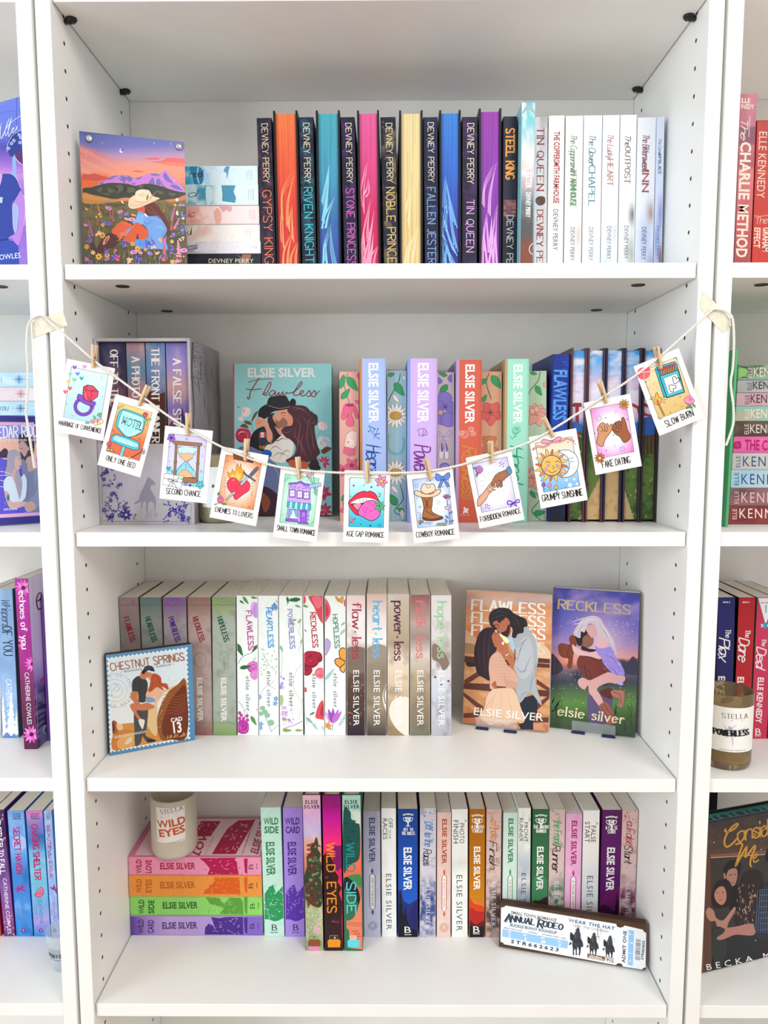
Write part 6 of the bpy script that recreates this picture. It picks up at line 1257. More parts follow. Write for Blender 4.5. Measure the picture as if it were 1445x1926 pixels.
# three illustrated hardcovers standing forward
def tree_spine(): pass
hc = [('pink illustrated hardcover with a dark fir tree, leftmost of the three standing forward', 575.3, 609.6, 568.6, 'e3b4c8', '4a2a38'),
      ('magenta and black illustrated hardcover, middle of the three standing forward', 611, 646.3, 605.7, 'b01080', '3a1424'),
      ('sea-green illustrated hardcover, rightmost of the three standing forward', 647.5, 683, 643, 'a4d4c4', '2f5a50')]
for i, (lab, xl, xr, xt, base, cov) in enumerate(hc):
    c = upright('hardcover_book', lab, 'illustrated hardcovers standing forward on the fourth shelf', 'y4', xl, xr, xt, 1495.8, .110, Z4, .145, cover=cov, hard=True, row='r4')
    if i == 0:
        bg(c, [(0, 'e8b4cc'), (.12, 'd8a8d4'), (.24, 'b8b0e0'), (.3, 'd8a090'), (.5, 'c07a5c'), (.68, '90985c'), (.74, 'a4b084'), (1, '8a9a6a')], 'e8c8c0', .5, 3, 20, 10, 60, seed=3)
        c.poly(p('437,395 452,440 448,480 470,520 460,560 478,600 470,680 480,760 478,880 440,900 390,870 360,850 358,760 350,700 360,640 372,600 368,540 400,500 395,460 420,440'), '34402c', n=3)
        R = random.Random(1)
        for k in range(40): x, y = R.uniform(365, 475), R.uniform(450, 880); c.ell(x, y, R.uniform(6, 16), R.uniform(6, 14), R.choice(['5c6c44', '28331f', '44523a', '74845c']), n=8)
        dots(c, [(R.uniform(370, 485), R.uniform(920, 1080)) for _ in range(30)], 5, 'd0d0b0'); dots(c, p('430,1035 440,1050 425,1055 458,1080 420,1070 445,1060'), 8, 'f09cc0')
        c.poly(p('395,1105 450,1105 450,1135 395,1135'), '9aa478', False, '3a3428'); c.poly(p('378,1140 390,1128 455,1128 468,1140 466,1178 380,1178'), '8a4c24', False); c.quad(385, 1180, 462, 1204, 'f07cc0')
        tt, tc, ts = 'WILD LOVE', '7c2a20', 'c98a4c'
    elif i == 1:
        bg(c, [(0, '8f0f74'), (.15, 'c80f98'), (.3, 'ec2a78'), (.36, 'e83068'), (1, 'd8285c')], None, ny=40)
        c.poly(p('560,470 590,460 622,470 626,600 590,640 560,600'), '7c1060'); c.poly(p('480,530 510,505 540,530 560,580 570,640 600,680 590,720 620,760 600,800 622,860 620,1000 632,1210 498,1210 490,900 482,700'), '2c1418', False)
        R = random.Random(6)
        for k in range(40): x, y = R.uniform(490, 620), R.uniform(560, 1150); c.line([(x, y), (x+R.uniform(-10, 20), y+R.uniform(-30, 10))], R.uniform(3, 7), R.choice(['5c1c28', '4a1c20', '1c1014']), taper=2)
        for L in ('545,1000 600,1005 590,990', '500,690 520,680 515,700', '560,990 580,1010'): c.line(p(L), 3, 'e84070', taper=1)
        c.poly(p('595,640 622,620 626,700 600,700'), 'd81c60'); c.quad(535, 1100, 592, 1130, '3a2424', 'e8982c'); c.poly(p('518,1140 530,1128 600,1128 612,1140 608,1185 522,1185'), 'e8901c', False)
        tt, tc, ts = 'WILD EYES', 'ec8c1c', 'ec8c1c'
    else:
        bg(c, [(0, 'acdcc8'), (.13, 'a4d4c4'), (.16, 'd0e0cc'), (.4, 'ec7458'), (.5, 'e8684c'), (.54, 'e8684c'), (1, '3c7458')], None, ny=40)
        c.poly(p('632,210 680,215 690,270 745,300 752,480 740,560 690,590 660,620 632,630'), '16504c'); c.poly(p('690,280 720,290 700,240 690,215 752,215 752,300'), 'd8dccc')
        c.poly(p('634,690 700,665 756,670 756,760 700,720 640,700'), '3f8450'); c.poly(p('634,700 690,705 740,780 760,900 760,950 634,940'), '12262c'); c.poly(p('636,780 690,800 730,860 750,950 765,1200 640,1200'), '2f6c4c')
        c.poly(p('660,1000 700,980 730,930 758,820 766,820 770,1200 680,1190 672,1060 655,1050'), 'e0825c', False); c.poly(p('655,995 768,1000 768,1045 655,1035'), 'd87450', False, 'f0a880')
        for k in range(4): c.quad(690+16*(k % 2), 1065+18*k, 740+10*(k % 3), 1074+18*k, 'c85c40')
        dots(c, p('650,300 680,425 700,355 690,440 660,400'), 9, '0c3c3c'); c.poly(p('660,1140 672,1130 738,1130 748,1140 745,1185 662,1185'), '5fd0dc', False); c.quad(680, 1102, 722, 1130, 'e0a890', 'f0f4f0')
        tt, tc, ts = 'WILD SIDE', '5cc8cc', '5cd0d8'
    x = (405, 545, 688)[i]
    c.text('ELSIE', (x-46, 158), (x+42, 158), 25, '3a2a34' if i != 1 else '8a1a5c', 'B', tr=.2); c.text('SILVER', (x-54, 192), (x+56, 192), 25, '3a2a34' if i != 1 else '8a1a5c', 'B', tr=.2)
    sp(c, 'T', tt[:4], 435, 640, .2, .62, (ts, ts, '1f8c8c')[i] if i != 0 else tc, wd=.15); sp(c, 'T', tt[5:], 715, (895, 935, 940)[i], .2, .65, tc, wd=.15)
    c.text('R', (x+12+i*8, 1122), (x+24+i*8, 1122), 12, 'f0e8e0' if i else '3a3028', 'B'); done(c)
sv = {}
def minim(lab, crop, xl, xr, xt, yt, base, st, tc, title, v, vt, vb, dk):
    c = r4(lab, crop, xl, xr, xt, yt, base); bg(c, st, mixc(base, 'ffffff', .3), .5, 4, 14, seed=5)
    sp(c, 'B', 'ELSIE SILVER', v[0], v[1], .36, .68, tc)
    a, b = vt, vb
    c.poly([su(c, .52, a), su(c, .6, a+24), su(c, .52, a+48), su(c, .44, a+24)], dk, False); c.poly([su(c, .53, b), su(c, .61, b-24), su(c, .53, b-48), su(c, .45, b-24)], dk, False)
    P = [su(c, .53, a+38), su(c, .68, a+58), su(c, .68, b-58), su(c, .53, b-38), su(c, .37, b-58), su(c, .37, a+58)]
    c.poly(P, 'f4f0ee', False, dk, lw=5); sp(c, 'S', title, a+72, b-66, .46, .59, tc)
    m = b+75; c.ell(*su(c, .53, m), 34, 34, mixc(base, dk, .25)); 
    for q in (22,): A = su(c, .53, m); c.quad(A[0]-q, A[1]-q, A[0]+q, A[1]+q, mixc(base, dk, .35), 'f0ece8'); c.line([(A[0]-12, A[1]+14), (A[0], A[1]-6), (A[0]+14, A[1]-14)], 4, 'f4f0ee'); c.line([(A[0]-14, A[1]-10), (A[0]+2, A[1]), (A[0]+10, A[1]+14)], 4, 'f4f0ee')
    done(c); return c
def plain(lab, crop, xl, xr, xt, yt, l1, l2, small, vv, ve, base='f1f1ee', st=None, c2='e4e6e4'):
    c = r4(lab, crop, xl, xr, xt, yt, base, page=M_PAGEW); bg(c, st or [(0, base), (1, base)], c2, .7, 4, 18, 8, 50, seed=int(xl))
    sp(c, 'S', l1, vv[0], vv[1], .48, .78, '2f3133'); sp(c, 'S', l2, vv[2], vv[3], .1, .4, '2f3133')
    if small: sp(c, 'S', small[0], small[1], small[2], small[3], small[3]+.14, '4a4c4e')
    sp(c, 'S', 'ELSIE SILVER', ve[0], ve[1], .3, .66, '4a5058', tr=.12); done(c); return c
def goldrush(lab, crop, xl, xr, xt, yt, base, st, t1, t2, m, v, vt, art):
    c = r4(lab, crop, xl, xr, xt, yt, base)
    bg(c, st, None, nx=6, ny=50); art(c); u0, u1 = m-26, m+26
    c.line([(m-34, vt+16), (m-14, vt+4), (m+14, vt+4), (m+34, vt+16)], 5, 'f2f0ea'); c.text('GOLD RUSH RANCH', (m-38, vt+12), (m+40, vt+12), 9, 'f2f0ea', 'B')
    c.poly([(m-20, vt+26), (m+20, vt+26), (m+16, vt+56), (m+5, vt+66), (m+4, vt+84), (m+18, vt+92), (m-18, vt+92), (m-4, vt+84), (m-5, vt+66), (m-16, vt+56)], 'f2f0ea', False)
    c.line([(m-20, vt+30), (m-33, vt+32), (m-28, vt+50), (m-14, vt+56)], 4, 'f2f0ea'); c.line([(m+20, vt+30), (m+33, vt+32), (m+28, vt+50), (m+14, vt+56)], 4, 'f2f0ea'); c.text('C', (m-9, vt+53), (m+9, vt+53), 22, base, 'B')
    a, b = t1, t2; c.text(a, (m-len(a)*5.6+2, v[0]-115), (m+len(a)*5.6+2, v[0]-115), 21, 'f2f0ea', 'R', wd=.15); c.text(b, (m-len(b)*5.2+2, v[0]-88), (m+len(b)*5.2+2, v[0]-88), 21, 'f2f0ea', 'R', wd=.15)
    sp(c, 'B', 'ELSIE SILVER', v[0], v[1], .3, .68, 'f4f2ee')
    return c
def inky(lab, crop, xl, xr, xt, yt, top, ink, t1, t2, v1, v2, ve, c1, c2, seed):
    c = r4(lab, crop, xl, xr, xt, yt, mixc(top, 'ffffff', .1).tolist() and top)
    def f(u, v, C):
        n = vnoise(u*4, v*26, 1, 4, seed); C = mixc(C, ink, np.clip((v-.50)*5, 0, 1)*np.clip((1.06-v)*5, 0, 1)*np.clip(n*2.6-.75, 0, .95)); return mixc(C, mixc(top, ink, .5), np.clip((n-.62)*5, 0, .4))
    bg(c, [(0, top), (.5, mixc(top, 'ffffff', .15)), (1, top)], None, nx=12, ny=120, extra=f)
    R = random.Random(seed)
    for k in range(10): c.ell(*su(c, R.uniform(.1, .9), R.uniform(v1[0]-70, v1[0]+60)), R.uniform(2, 5), R.uniform(3, 8), c1, n=7)
    sp(c, 'C', t1, v1[0], v1[1], .3, .78, c1, wd=.1); sp(c, 'C', t2, v2[0], v2[1], .22, .7, c2, wd=.09)
    sp(c, 'S', 'ELSIE SILVER', ve[0], ve[1], .38, .66, 'd8d8de', tr=.1); done(c); return c
minim('lilac spine with a pointed white title plate', 'y4', 684.7, 716.6, 683, 1525.8, 'bcbcd8', [(0, 'b4b0cc'), (1, 'c4c4de')], '34507c', 'OFF TO THE RACES', (258, 572), 612, 955, '34508c')
plain('white spine with thin black two-line lettering beside the royal blue spine', 'y4', 718.8, 746.4, 717.2, 1520.5, 'OFF', 'RACES', ('TO THE', 345, 405, .5), (262, 330, 262, 412), (655, 1058))
def _a(c):
    c.poly(p('1020,780 1045,770 1062,850 1100,880 1165,840 1170,1125 1020,1125'), '1a2c70', False); pines(c, [(1040, 1125, 345, 90), (1075, 1125, 230, 80)], '0c1024'); c.poly(p('1020,960 1080,980 1120,1050 1165,1060 1168,1125 1020,1125'), '0a0f20'); c.poly(p('1100,960 1165,860 1168,1060 1130,1040'), '201c60')
    c.text('B', (1074, 1078), (1112, 1078), 38, 'f2f0ea', 'R', wd=.2); c.text('BLOOM', (1070, 1098), (1118, 1098), 8, 'f2f0ea', 'B')
c = goldrush('royal blue spine with a white trophy and dark firs', 'y4', 749, 786.4, 748.4, 1522, '0f3f94', [(0, '123f90'), (.5, '1450b0'), (.72, '1a58c4'), (1, '123070')], 'OFF TO', 'THE RACES', 1094, (468, 770), 228, _a); done(c)
inky('grey spine sprayed with navy ink, blue script title', 'y4', 789.6, 820, 790.4, 1520, 'c9c4cc', '1c2c74', 'Off to the', 'Races', (285, 455), (478, 590), (735, 1050), '3f78c0', '16161c', 3)
minim('peach spine with a pointed white title plate', 'y4', 821.9, 848, 822.7, 1528.4, 'e4c4ba', [(0, 'dcb8ac'), (1, 'e8c8c0')], 'a8482c', 'A PHOTO FINISH', (268, 582), 620, 968, 'c05a2c')
plain('white spine with thin black two-line lettering beside the ochre spine', 'y5', 850.2, 880, 850.2, 1522.3, 'PHOTO', 'FINISH', ('A', 245, 262, .8), (268, 398, 248, 400), (600, 965), st=[(0, 'f0f0ec'), (.35, 'e8e8e2'), (.42, 'd8d8d0'), (.5, 'f0f0ec'), (1, 'f2f2ee')])
def _a(c):
    c.poly(p('147,760 190,770 230,790 256,770 256,1010 145,1010'), 'e07818', False); c.poly(p('147,770 180,790 256,830 256,1010 145,1010'), 'd8401c'); c.poly(p('147,830 200,840 256,860 256,1010 145,1010'), 'b8201c'); c.poly(p('147,900 190,925 256,900 256,1010 145,1010'), '5a1420'); c.poly(p('145,925 190,950 256,935 256,1012 145,1012'), '16101c')
    c.text('B', (178, 975), (212, 975), 36, 'f2f0ea', 'R', wd=.2); c.text('BLOOM', (174, 988), (216, 988), 8, 'f2f0ea', 'B')
c = goldrush('ochre spine with a white trophy and a red sunset', 'y5', 882.6, 911.8, 883.6, 1522.3, 'b87010', [(0, 'a8640c'), (.5, 'b8700c'), (.68, 'c88010'), (1, 'b04c10')], 'A PHOTO', 'FINISH', 200, (418, 695), 212, _a); done(c)
inky('dusty pink spine sprayed with brown ink, orange and black script', 'y5', 913.5, 941.7, 915.6, 1522.3, 'd0b0a8', '33241f', 'a Photo', 'Finish', (245, 370), (380, 552), (645, 935), 'd07c2c', '1c1414', 5)
minim('pale mint spine with a pointed white title plate behind the ticket', 'y5', 944.6, 971.3, 947.5, 1528.7, 'cfe4dc', [(0, 'c4dcd0'), (1, 'd8ece8')], '2f7a44', 'THE FRONT RUNNER', (238, 522), 558, 860, '3f9c50')
plain('white to slate spine with thin black two-line lettering behind the ticket', 'y5', 972.3, 996.8, 974.3, 1520, 'FRONT', 'RUNNER', ('THE', 236, 256, .82), (262, 388, 234, 385), (588, 940), st=[(0, 'f0f0e8'), (.3, 'e8ecdc'), (.38, 'c0ccd4'), (.5, 'b0b8c4'), (.56, 'e8e4e8'), (.64, 'a0a8b8'), (1, '8a90a0')], c2='ccd4d4')
def _a(c):
    c.poly(p('560,640 600,600 665,660 665,800 556,800'), '468458'); c.poly(p('556,790 600,770 665,760 665,1000 556,1000'), '3a2a34'); c.text('B', (590, 975), (620, 975), 30, 'f2f0ea', 'R', wd=.2)
c = goldrush('forest green spine with a white trophy behind the ticket', 'y5', 999, 1029.5, 1002.8, 1522.3, '2f6a44', [(0, '2c6440'), (1, '3c7c50')], 'THE FRONT', 'RUNNER', 612, (418, 695), 212, _a); done(c)
inky('dusty pink spine sprayed with green ink behind the ticket', 'y5', 1029.8, 1060, 1033.3, 1522.3, 'd2b4b0', '0f5a34', 'the Front', 'Runner', (245, 400), (405, 575), (645, 935), '2fa05c', '141a18', 7)
minim('candy pink spine with a pointed white title plate behind the ticket', 'y5', 1060.8, 1091, 1065.3, 1530.5, 'e8b0d4', [(0, 'dca0c8'), (1, 'f0bcdc')], 'a81c5c', 'A FALSE START', (252, 535), 565, 880, 'c8347c')
plain('cream spine with thin black two-line lettering behind the ticket', 'y5', 1093.7, 1124, 1098, 1524.4, 'FALSE', 'START', ('A', 262, 278, .78), (284, 392, 258, 392), (605, 960), st=[(0, 'f0eeea'), (.3, 'ece4dc'), (.5, 'dcdce0'), (1, 'd8d8dc')])
def _a(c):
    c.poly(p('1000,760 1060,700 1130,690 1130,850 1000,850'), '6a1c5c'); c.poly(p('990,820 1040,800 1080,840 1130,860 1130,1000 990,1000'), '3c1038'); pines(c, [(1105, 900, 180, 60)], '2a0c28')
c = goldrush('deep purple spine with a white trophy behind the ticket', 'y5', 1127, 1163, 1134.2, 1523.8, '5c1460', [(0, '561058'), (.6, '5c1466'), (1, '3c0c3c')], 'A FALSE', 'START', 1068, (423, 700), 222, _a); done(c)
inky('dusty pink spine sprayed with maroon ink, last of the fourth shelf row', 'y5', 1163.5, 1193, 1171.4, 1524.4, 'd4b4ae', '5a1440', 'a False', 'Start', (255, 405), (410, 520), (655, 960), 'a82438', '1c1216', 9)

# rodeo ticket plaque
c = panel_thing('wooden_sign', 'white rodeo ticket plaque on dark wood, leaning against the books', 'sign', 'w3', (938.5, 1773.8), (1214.5, 1827), 1697.6, Z4, .16, None, thick=.016, yl=.117, yr=.068)
box_obj('board', -c.w/2, c.w/2, 0, .016, 0, c.h, M_WALNUT, c.t, .0006)
c.field(30, 10, lambda u, v: mixc('5f4230', '3f2a1c', vnoise(u*14, v*40, 1, 3, 5)))
c.poly(p('62,130 90,124 105,112 1105,278 1112,302 1140,312 1170,305 1178,292 1345,330 1360,352 1384,360 1378,672 1352,678 1335,694 1165,664 1155,640 1125,632 1098,650 88,462 78,446 56,440'), 'eef1f4', False)
BR, NV, BL_ = '6a4630', '2f3c50', '2f6288'
c.text('SMALL TOWN ROMANCE', (152, 185), (560, 258), 26, BR, 'B', tr=.05)
c.text('A', (98, 252), (152, 263), 66, NV, 'R', wd=.24); c.text('NNUAL', (152, 250), (366, 288), 50, NV, 'R', wd=.24); c.text('R', (392, 305), (440, 315), 66, NV, 'R', wd=.24); c.text('ODEO', (440, 300), (618, 332), 50, NV, 'R', wd=.24)
c.line(p('92,250 105,262 120,250 112,238'), 5, NV); c.line(p('385,235 400,225 420,232'), 6, NV); c.line(p('395,305 388,290 400,282'), 5, NV)
c.text('BUCKLE BUNNY ROUNDUP', (143, 298), (562, 372), 25, BL_, 'B', tr=.03)
c.text('SMALL TOWN, USA', (88, 316), (252, 345), 8, NV, 'B'); c.text('12/08/2025', (300, 352), (390, 370), 8, NV, 'B'); c.text('SATURDAY 8AM - 10PM', (435, 376), (646, 416), 9, NV, 'B')
c.poly(p('76,325 668,432 664,502 72,392'), '9ac6ee', False)
for t1, t2, x, y in (('LEV', '2', 136, 358), ('SEC', '6', 280, 385), ('SEAT', '68', 440, 412), ('ROW', '7', 590, 442)):
    c.text(t1, (x-16, y-3), (x+16, y+3), 14, 'f4f8fc', 'B'); c.text(t2, (x-8*len(t2), y+38), (x+10*len(t2), y+42), 26, 'f4f8fc', 'B')
c.text('STR662623', (152, 450), (582, 528), 30, NV, 'B', tr=.35)
c.text('WEAR THE HAT', (674, 258), (1088, 334), 28, BL_, 'B', tr=.12); c.text('ride the cowboy', (712, 300), (1030, 355), 26, '8a6a50', 'C', wd=.07)
HG = '3f4048'
for dx, dy, s in ((0, 0, 1.0), (150, 28, .86), (295, 55, .86)):
    def q(L): return [(742+dx+(x-742)*s, 430+dy+(y-430)*s) for x, y in p(L)]
    c.poly(q('732,330 745,325 752,312 765,312 770,326 778,322 770,338 745,338'), HG); c.poly(q('745,336 768,336 782,370 785,410 800,440 806,480 790,485 778,450 740,450 722,410 725,370'), HG)
    c.poly(q('700,400 690,360 684,350 700,356 715,370 740,400 775,410 795,430 790,470 785,500 780,540 776,562 764,562 768,520 762,500 755,480 748,520 750,560 738,562 738,520 730,500 722,520 724,560 712,560 712,500 706,460 708,430 690,425'), '34353d', False)
    c.poly(q('690,360 686,390 690,420 705,425 712,390'), '2b2c33'); c.poly(q('680,455 690,440 700,450 690,468 676,465'), HG)
    c.line(q('745,360 735,390 745,420'), 3, '8a8c94', taper=2); c.line(q('715,440 740,470 770,450'), 3, '777a84', taper=2)
for L in ('900,400 940,390 950,405 955,440', '1050,420 1085,410 1095,440', '945,405 935,350 950,300 968,345 955,400'): c.line(p(L), 4, HG, taper=1)
c.poly(p('845,545 1080,590 1078,630 842,585'), '7c4a34', False); c.text('GENERAL', (862, 570), (978, 592), 12, 'f4f0ec', 'B'); c.text('ADMISSION', (850, 584), (990, 610), 13, 'f4f0ec', 'B'); c.text('$20', (998, 612), (1070, 625), 34, 'f4f0ec', 'B')
c.text('ADMIT ONE', (1186, 626), (1200, 342), 30, NV, 'B', tr=.05); c.poly(p('1218,332 1266,340 1256,658 1208,650'), '9ac6ee', False)
for y, t_ in ((375, '8 -'), (455, '10'), (545, '-'), (620, '9 -')): c.text(t_, (1222, y), (1256, y+6), 16, 'f4f8fc', 'B')
R = random.Random(3); y = 412
while y < 600:
    d = R.choice([2, 3, 5]); c.poly([(1282-(y-412)*.04, y), (1328-(y-412)*.04, y+8), (1328-(y-412)*.04, y+8+d), (1282-(y-412)*.04, y+d)], '3a3c44', False); y += d+R.choice([3, 4, 6])
c.text('STR662623', (1352, 600), (1364, 430), 22, NV, 'B')
done(c, 'ticket_print')

# ================================================================ string of cards
CARDY = -.0105
pinp = [((177, 672), 5, 1), ((270, 746), 27, 1), ((354, 800), 3, 1), ((463, 848), 6, 1), ((562, 882), -4, 1), ((691.5, 889), -2, 1), ((806, 884), -13, -1), ((924, 852), -4, -1), ((1032, 805), -28, -1), ((1135, 740), -20, -1), ((1239, 675), -14, -1)]
def wp(px, py, y): return np.array(un(px, py, 1, y))
M_CARD = mat('matt_white_card', 'f3f1ee', rough=.6, vary=.02, vscale=200)
cardno = [0]
def card(lab, crop, TL, TR, BR, BL, caption, cap, grad, nx=1):
    S_ = [wp(*q, CARDY) for q in (TL, TR, BR, BL)]
    X = (S_[1]-S_[0])+(S_[2]-S_[3]); w = np.linalg.norm(X)/2; X /= np.linalg.norm(X); h = (np.linalg.norm(S_[3]-S_[0])+np.linalg.norm(S_[2]-S_[1]))/2
    Y = np.array([0., 1, 0]); up = np.cross(X, Y); up /= np.linalg.norm(up); ctr = sum(S_)/4
    o = ctr-up*h/2; M = frame_m(o, X, Y, up); t = thing('photo_card', lab, 'card', M, 'picture cards clipped to the string')
    bm = bmesh.new(); box(bm, -w/2, w/2, 0, .0006, 0, h, .0001); bm_obj('paper', bm, M_CARD, t)
    f = lambda a, b: ctr+X*a*w/2+up*b*h/2
    c = Canvas([f(-1, 1), f(1, 1), f(1, -1), f(-1, -1)], w, h, crop); c.t = t; c.M = print_M(w, h); c.N = 60; c.hm = np.zeros((60, 60), int)
    c.field(10, 14, grad, rect=(.115, .1, .885, .785))
    P = [c.inv(*q) for q in ((.115, .1), (.885, .1), (.885, .785), (.115, .785), (.115, .1))]; c.line(P, 3, K, sm=False)
    c.text(caption, cap[0], cap[1], cap[2], '17141a', 'H', wd=.125, tr=.02)
    return c
def g2(*st): return lambda u, v: stops(v, st)
def gr_(cc, ec, p_=1.2): return lambda u, v: mixc(cc, ec, np.clip(np.hypot((u-.5)*1.9, (v-.5)*1.9)**p_-.35, 0, 1))
def sparks(c, L, r=11, col=K):
    for x, y in L: spark(c, x, y, r, col, 6, 2.2)
def tri(c, L, col=K):
    for x, y in L: dots(c, [(x-6, y-5), (x+6, y-4), (x, y+6)], 2.4, col)

c = card('card with a red gem ring pop on pale blue, leftmost on the string', 'z4', (125.4, 674.1), (215.3, 693), (195.3, 829.4), (105.2, 811.8), 'MARRIAGE OF CONVENIENCE', ((43, 928), (385, 998), 34), g2((0, 'd4e8f6'), (1, 'b4d8f0')))
for x, y, q in ((172, 472, '9a4cc0'), (252, 468, 'ea88d0'), (196, 524, '6a8ce8'), (135, 528, '8cdc98'), (170, 572, '7cd088'), (227, 560, '3cacc0'), (122, 586, 'f0c070'), (135, 640, 'e0603c'), (97, 668, 'ec5c70')): heart(c, x, y, 17, q, rot=.1)
c.line([(243+66*math.cos(a), 785+64*math.sin(a)) for a in np.linspace(0, 6.3, 24)], 28, K); c.line([(243+66*math.cos(a), 785+64*math.sin(a)) for a in np.linspace(0, 6.3, 24)], 22, '7c3cc0')
c.poly(p('195,700 205,685 240,700 300,740 335,748 338,765 320,785 280,775 220,745 192,718'), '8444c8', ol=K, lw=4)
c.poly(p('245,625 275,612 320,620 362,665 355,705 300,748 250,730 238,700 240,650'), 'e8405c', False, K, lw=5)
for L in ('245,625 262,655 300,660 362,665', '262,655 250,730', '300,660 310,690 295,745', '262,655 275,612', '300,660 340,650', '240,680 262,655', '275,700 300,748'): c.line(p(L), 3.5, K, sm=False)
c.line(p('255,660 262,720'), 4, 'f8a0a8'); tri(c, p('388,553 155,860')); dots(c, p('395,702 110,765'), 3.5)
for q in (((355, 862), -1.0), ((340, 885), -2.2), ((375, 870), -1.3), ((290, 912), 3.0)): leaf(c, *q[0], 34, q[1], '6cc078', .6, ol=K)
for x, y, q in ((313, 905, 'ea8cc8'), (340, 900, 'f4a8b8'), (370, 890, 'f0a0d8'), (368, 915, 'f8d868'), (340, 922, 'f8dca0'), (385, 905, 'f4e4a8')): c.ell(x, y, 15, None, q, ol=K)
c.line(p('318,795 330,790 325,805'), 2.5, K); done(c, 'picture')

c = card('card with a turquoise motel sign on an orange sky', 'z4', (217.6, 741.2), (298.8, 764.7), (264.2, 898.8), (183.5, 873.6), 'ONLY ONE BED', ((420, 1212), (650, 1278), 40), g2((0, 'ecd088'), (.35, 'eca860'), (.65, 'e47040'), (1, 'd8684c')))
c.poly(p('560,1090 582,1095 552,1188 530,1180'), '6ed8e4', False, K, lw=3)
c.poly(p('548,810 580,808 700,850 728,870 738,895 715,985 690,1005 600,1035 580,1030 515,960 502,930 524,835'), '4cc8dc', ol=K, lw=4); c.poly(p('555,822 575,818 715,870 725,895 705,985 600,1028 525,955 520,930 540,850'), 'a8e4f0', ol=K, lw=3)
c.line(p('558,832 712,885 700,975 602,1016 530,945 548,850 558,832'), 3, 'f4ffff', sm=False)
c.text('MOTEL', (545, 920), (700, 975), 62, K, 'B', tr=.02); c.text('MOTEL', (551, 916), (694, 968), 50, '9adcd8', 'B', tr=.06)
c.poly(p('490,1010 510,1005 670,1060 690,1090 688,1115 650,1132 480,1070 462,1050 470,1025'), '4cc8dc', ol=K, lw=4); c.poly(p('490,1020 520,1018 660,1070 684,1095 670,1115 640,1110 500,1062 478,1045'), '9ce0f0', ol=K, lw=3); c.text('NO VACANCY', (515, 1062), (652, 1104), 20, 'e4f8ff', 'T', wd=.16)
for x, y, a in ((738, 850, 0), (447, 1085, 0)): rose(c, x, y, 20, ['d8506c', '8c2038', 'ec8098'], ol=K); c.line([(x+4, y+20), (x+14, y+55), (x+8, y+92)] if x > 600 else [(x, y+20), (x+20, y+45), (x+55, y+68)], 3, '2f5a34'); leaf(c, x+14, y+35, 34, .1 if x > 600 else 1.0, '8ccc70', .5, ol=K); leaf(c, x+8, y+35, 30, 2.5, 'a8d480', .5, ol=K)
c.line(p('605,1200 650,1180 700,1148'), 6, K); c.line(p('600,1195 618,1190 615,1205 600,1208'), 6, 'd8c040'); 
for x, y in p('706,1135 722,1132 718,1158 728,1148'): c.line([(x+9*math.cos(a), y+9*math.sin(a)) for a in np.linspace(0, 6.3, 10)], 3.5, '3c3c4c')
for a in (-2.6, -2.3, -2.0, -1.7, -1.4): c.line([(555+32*math.cos(a), 822+32*math.sin(a)), (555+52*math.cos(a), 822+52*math.sin(a))], 3, K, sm=False)
sparks(c, p('482,975 690,1048'), 12, '7c3020'); dots(c, p('662,780 500,865 735,972 560,1150'), 3); done(c, 'picture')

c = card('card with a wooden hourglass on lilac', 'z4', (311, 800.5), (400.7, 810.6), (389, 947), (299.5, 937.6), 'SECOND CHANCE', ((903, 1480), (1178, 1505), 42), g2((0, 'd2c8f2'), (.55, 'd4d4f4'), (1, '8cd4e4')))
W_ = 'a0704c'
for x0, y0, x1, y1 in ((985, 1085, 970, 1370), (1165, 1100, 1148, 1385)):
    c.poly([(x0-9, y0), (x0+9, y0), (x1+9, y1), (x1-9, y1)], W_, False, K, lw=3); m = ((x0+x1)/2, (y0+y1)/2); c.ell(*m, 14, 12, W_, ol=K)
c.poly(p('1003,1105 1145,1112 1142,1150 1110,1200 1072,1230 1098,1262 1135,1310 1135,1355 985,1345 988,1300 1020,1258 1055,1225 1018,1190 1000,1150'), '8cd4f0', False, K, lw=4)
c.poly(p('1010,1110 1138,1116 1128,1150 1062,1222 1015,1180'), 'c4e4f6'); c.poly(p('1018,1155 1045,1162 1080,1158 1125,1168 1100,1200 1064,1222 1030,1195'), 'eeb890', ol=K); c.poly(p('1005,1345 1010,1315 1050,1288 1090,1310 1120,1345 1118,1352'), 'f0b888', ol=K); c.line(p('1064,1225 1062,1280'), 2.5, 'c08050'); dots(c, p('1061,1250 1062,1268'), 3)
c.line(p('1145,1120 1140,1160 1090,1225 1130,1290 1130,1345'), 3, 'f0fbff')
c.poly(p('958,1060 970,1058 1190,1078 1192,1095 1170,1104 975,1088 960,1078'), W_, False, K, lw=3); c.poly(p('960,1345 975,1342 1150,1360 1150,1393 1135,1398 955,1380'), W_, False, K, lw=3)
c.poly(p('895,1318 1042,1345 1020,1440 872,1405'), 'f8f8f8', False, K, lw=3)
for L in ('885,1355 1035,1395', '968,1335 948,1425', '920,1425 950,1385 990,1440'): c.line(p(L), 4, '1c2448')
c.line([(935+16*math.cos(a), 1372+12*math.sin(a)) for a in np.linspace(0, 6.3, 12)], 4, '1c2448'); c.line([(978+16*math.cos(a), 1378+10*math.sin(a)) for a in np.linspace(0, 6.3, 12)], 4, '1c2448'); c.quad(995, 1350, 1010, 1366, 'a0d8b0', K); c.quad(1022, 1355, 1036, 1372, 'a0d8b0', K)
flower(c, 945, 1035, 32, '9c68d8', '3a1c5c', 5, .3, .8, ol=K); flower(c, 1175, 1410, 32, '4cc4d8', 'f0d860', 5, .3, .8, ol=K)
heart(c, 922, 1282, 18, '2cb0c0', K); heart(c, 955, 1305, 13, '4ccce0', K); heart(c, 1060, 1405, 14, 'b080e0', K); heart(c, 1095, 1415, 11, '6040b0', K)
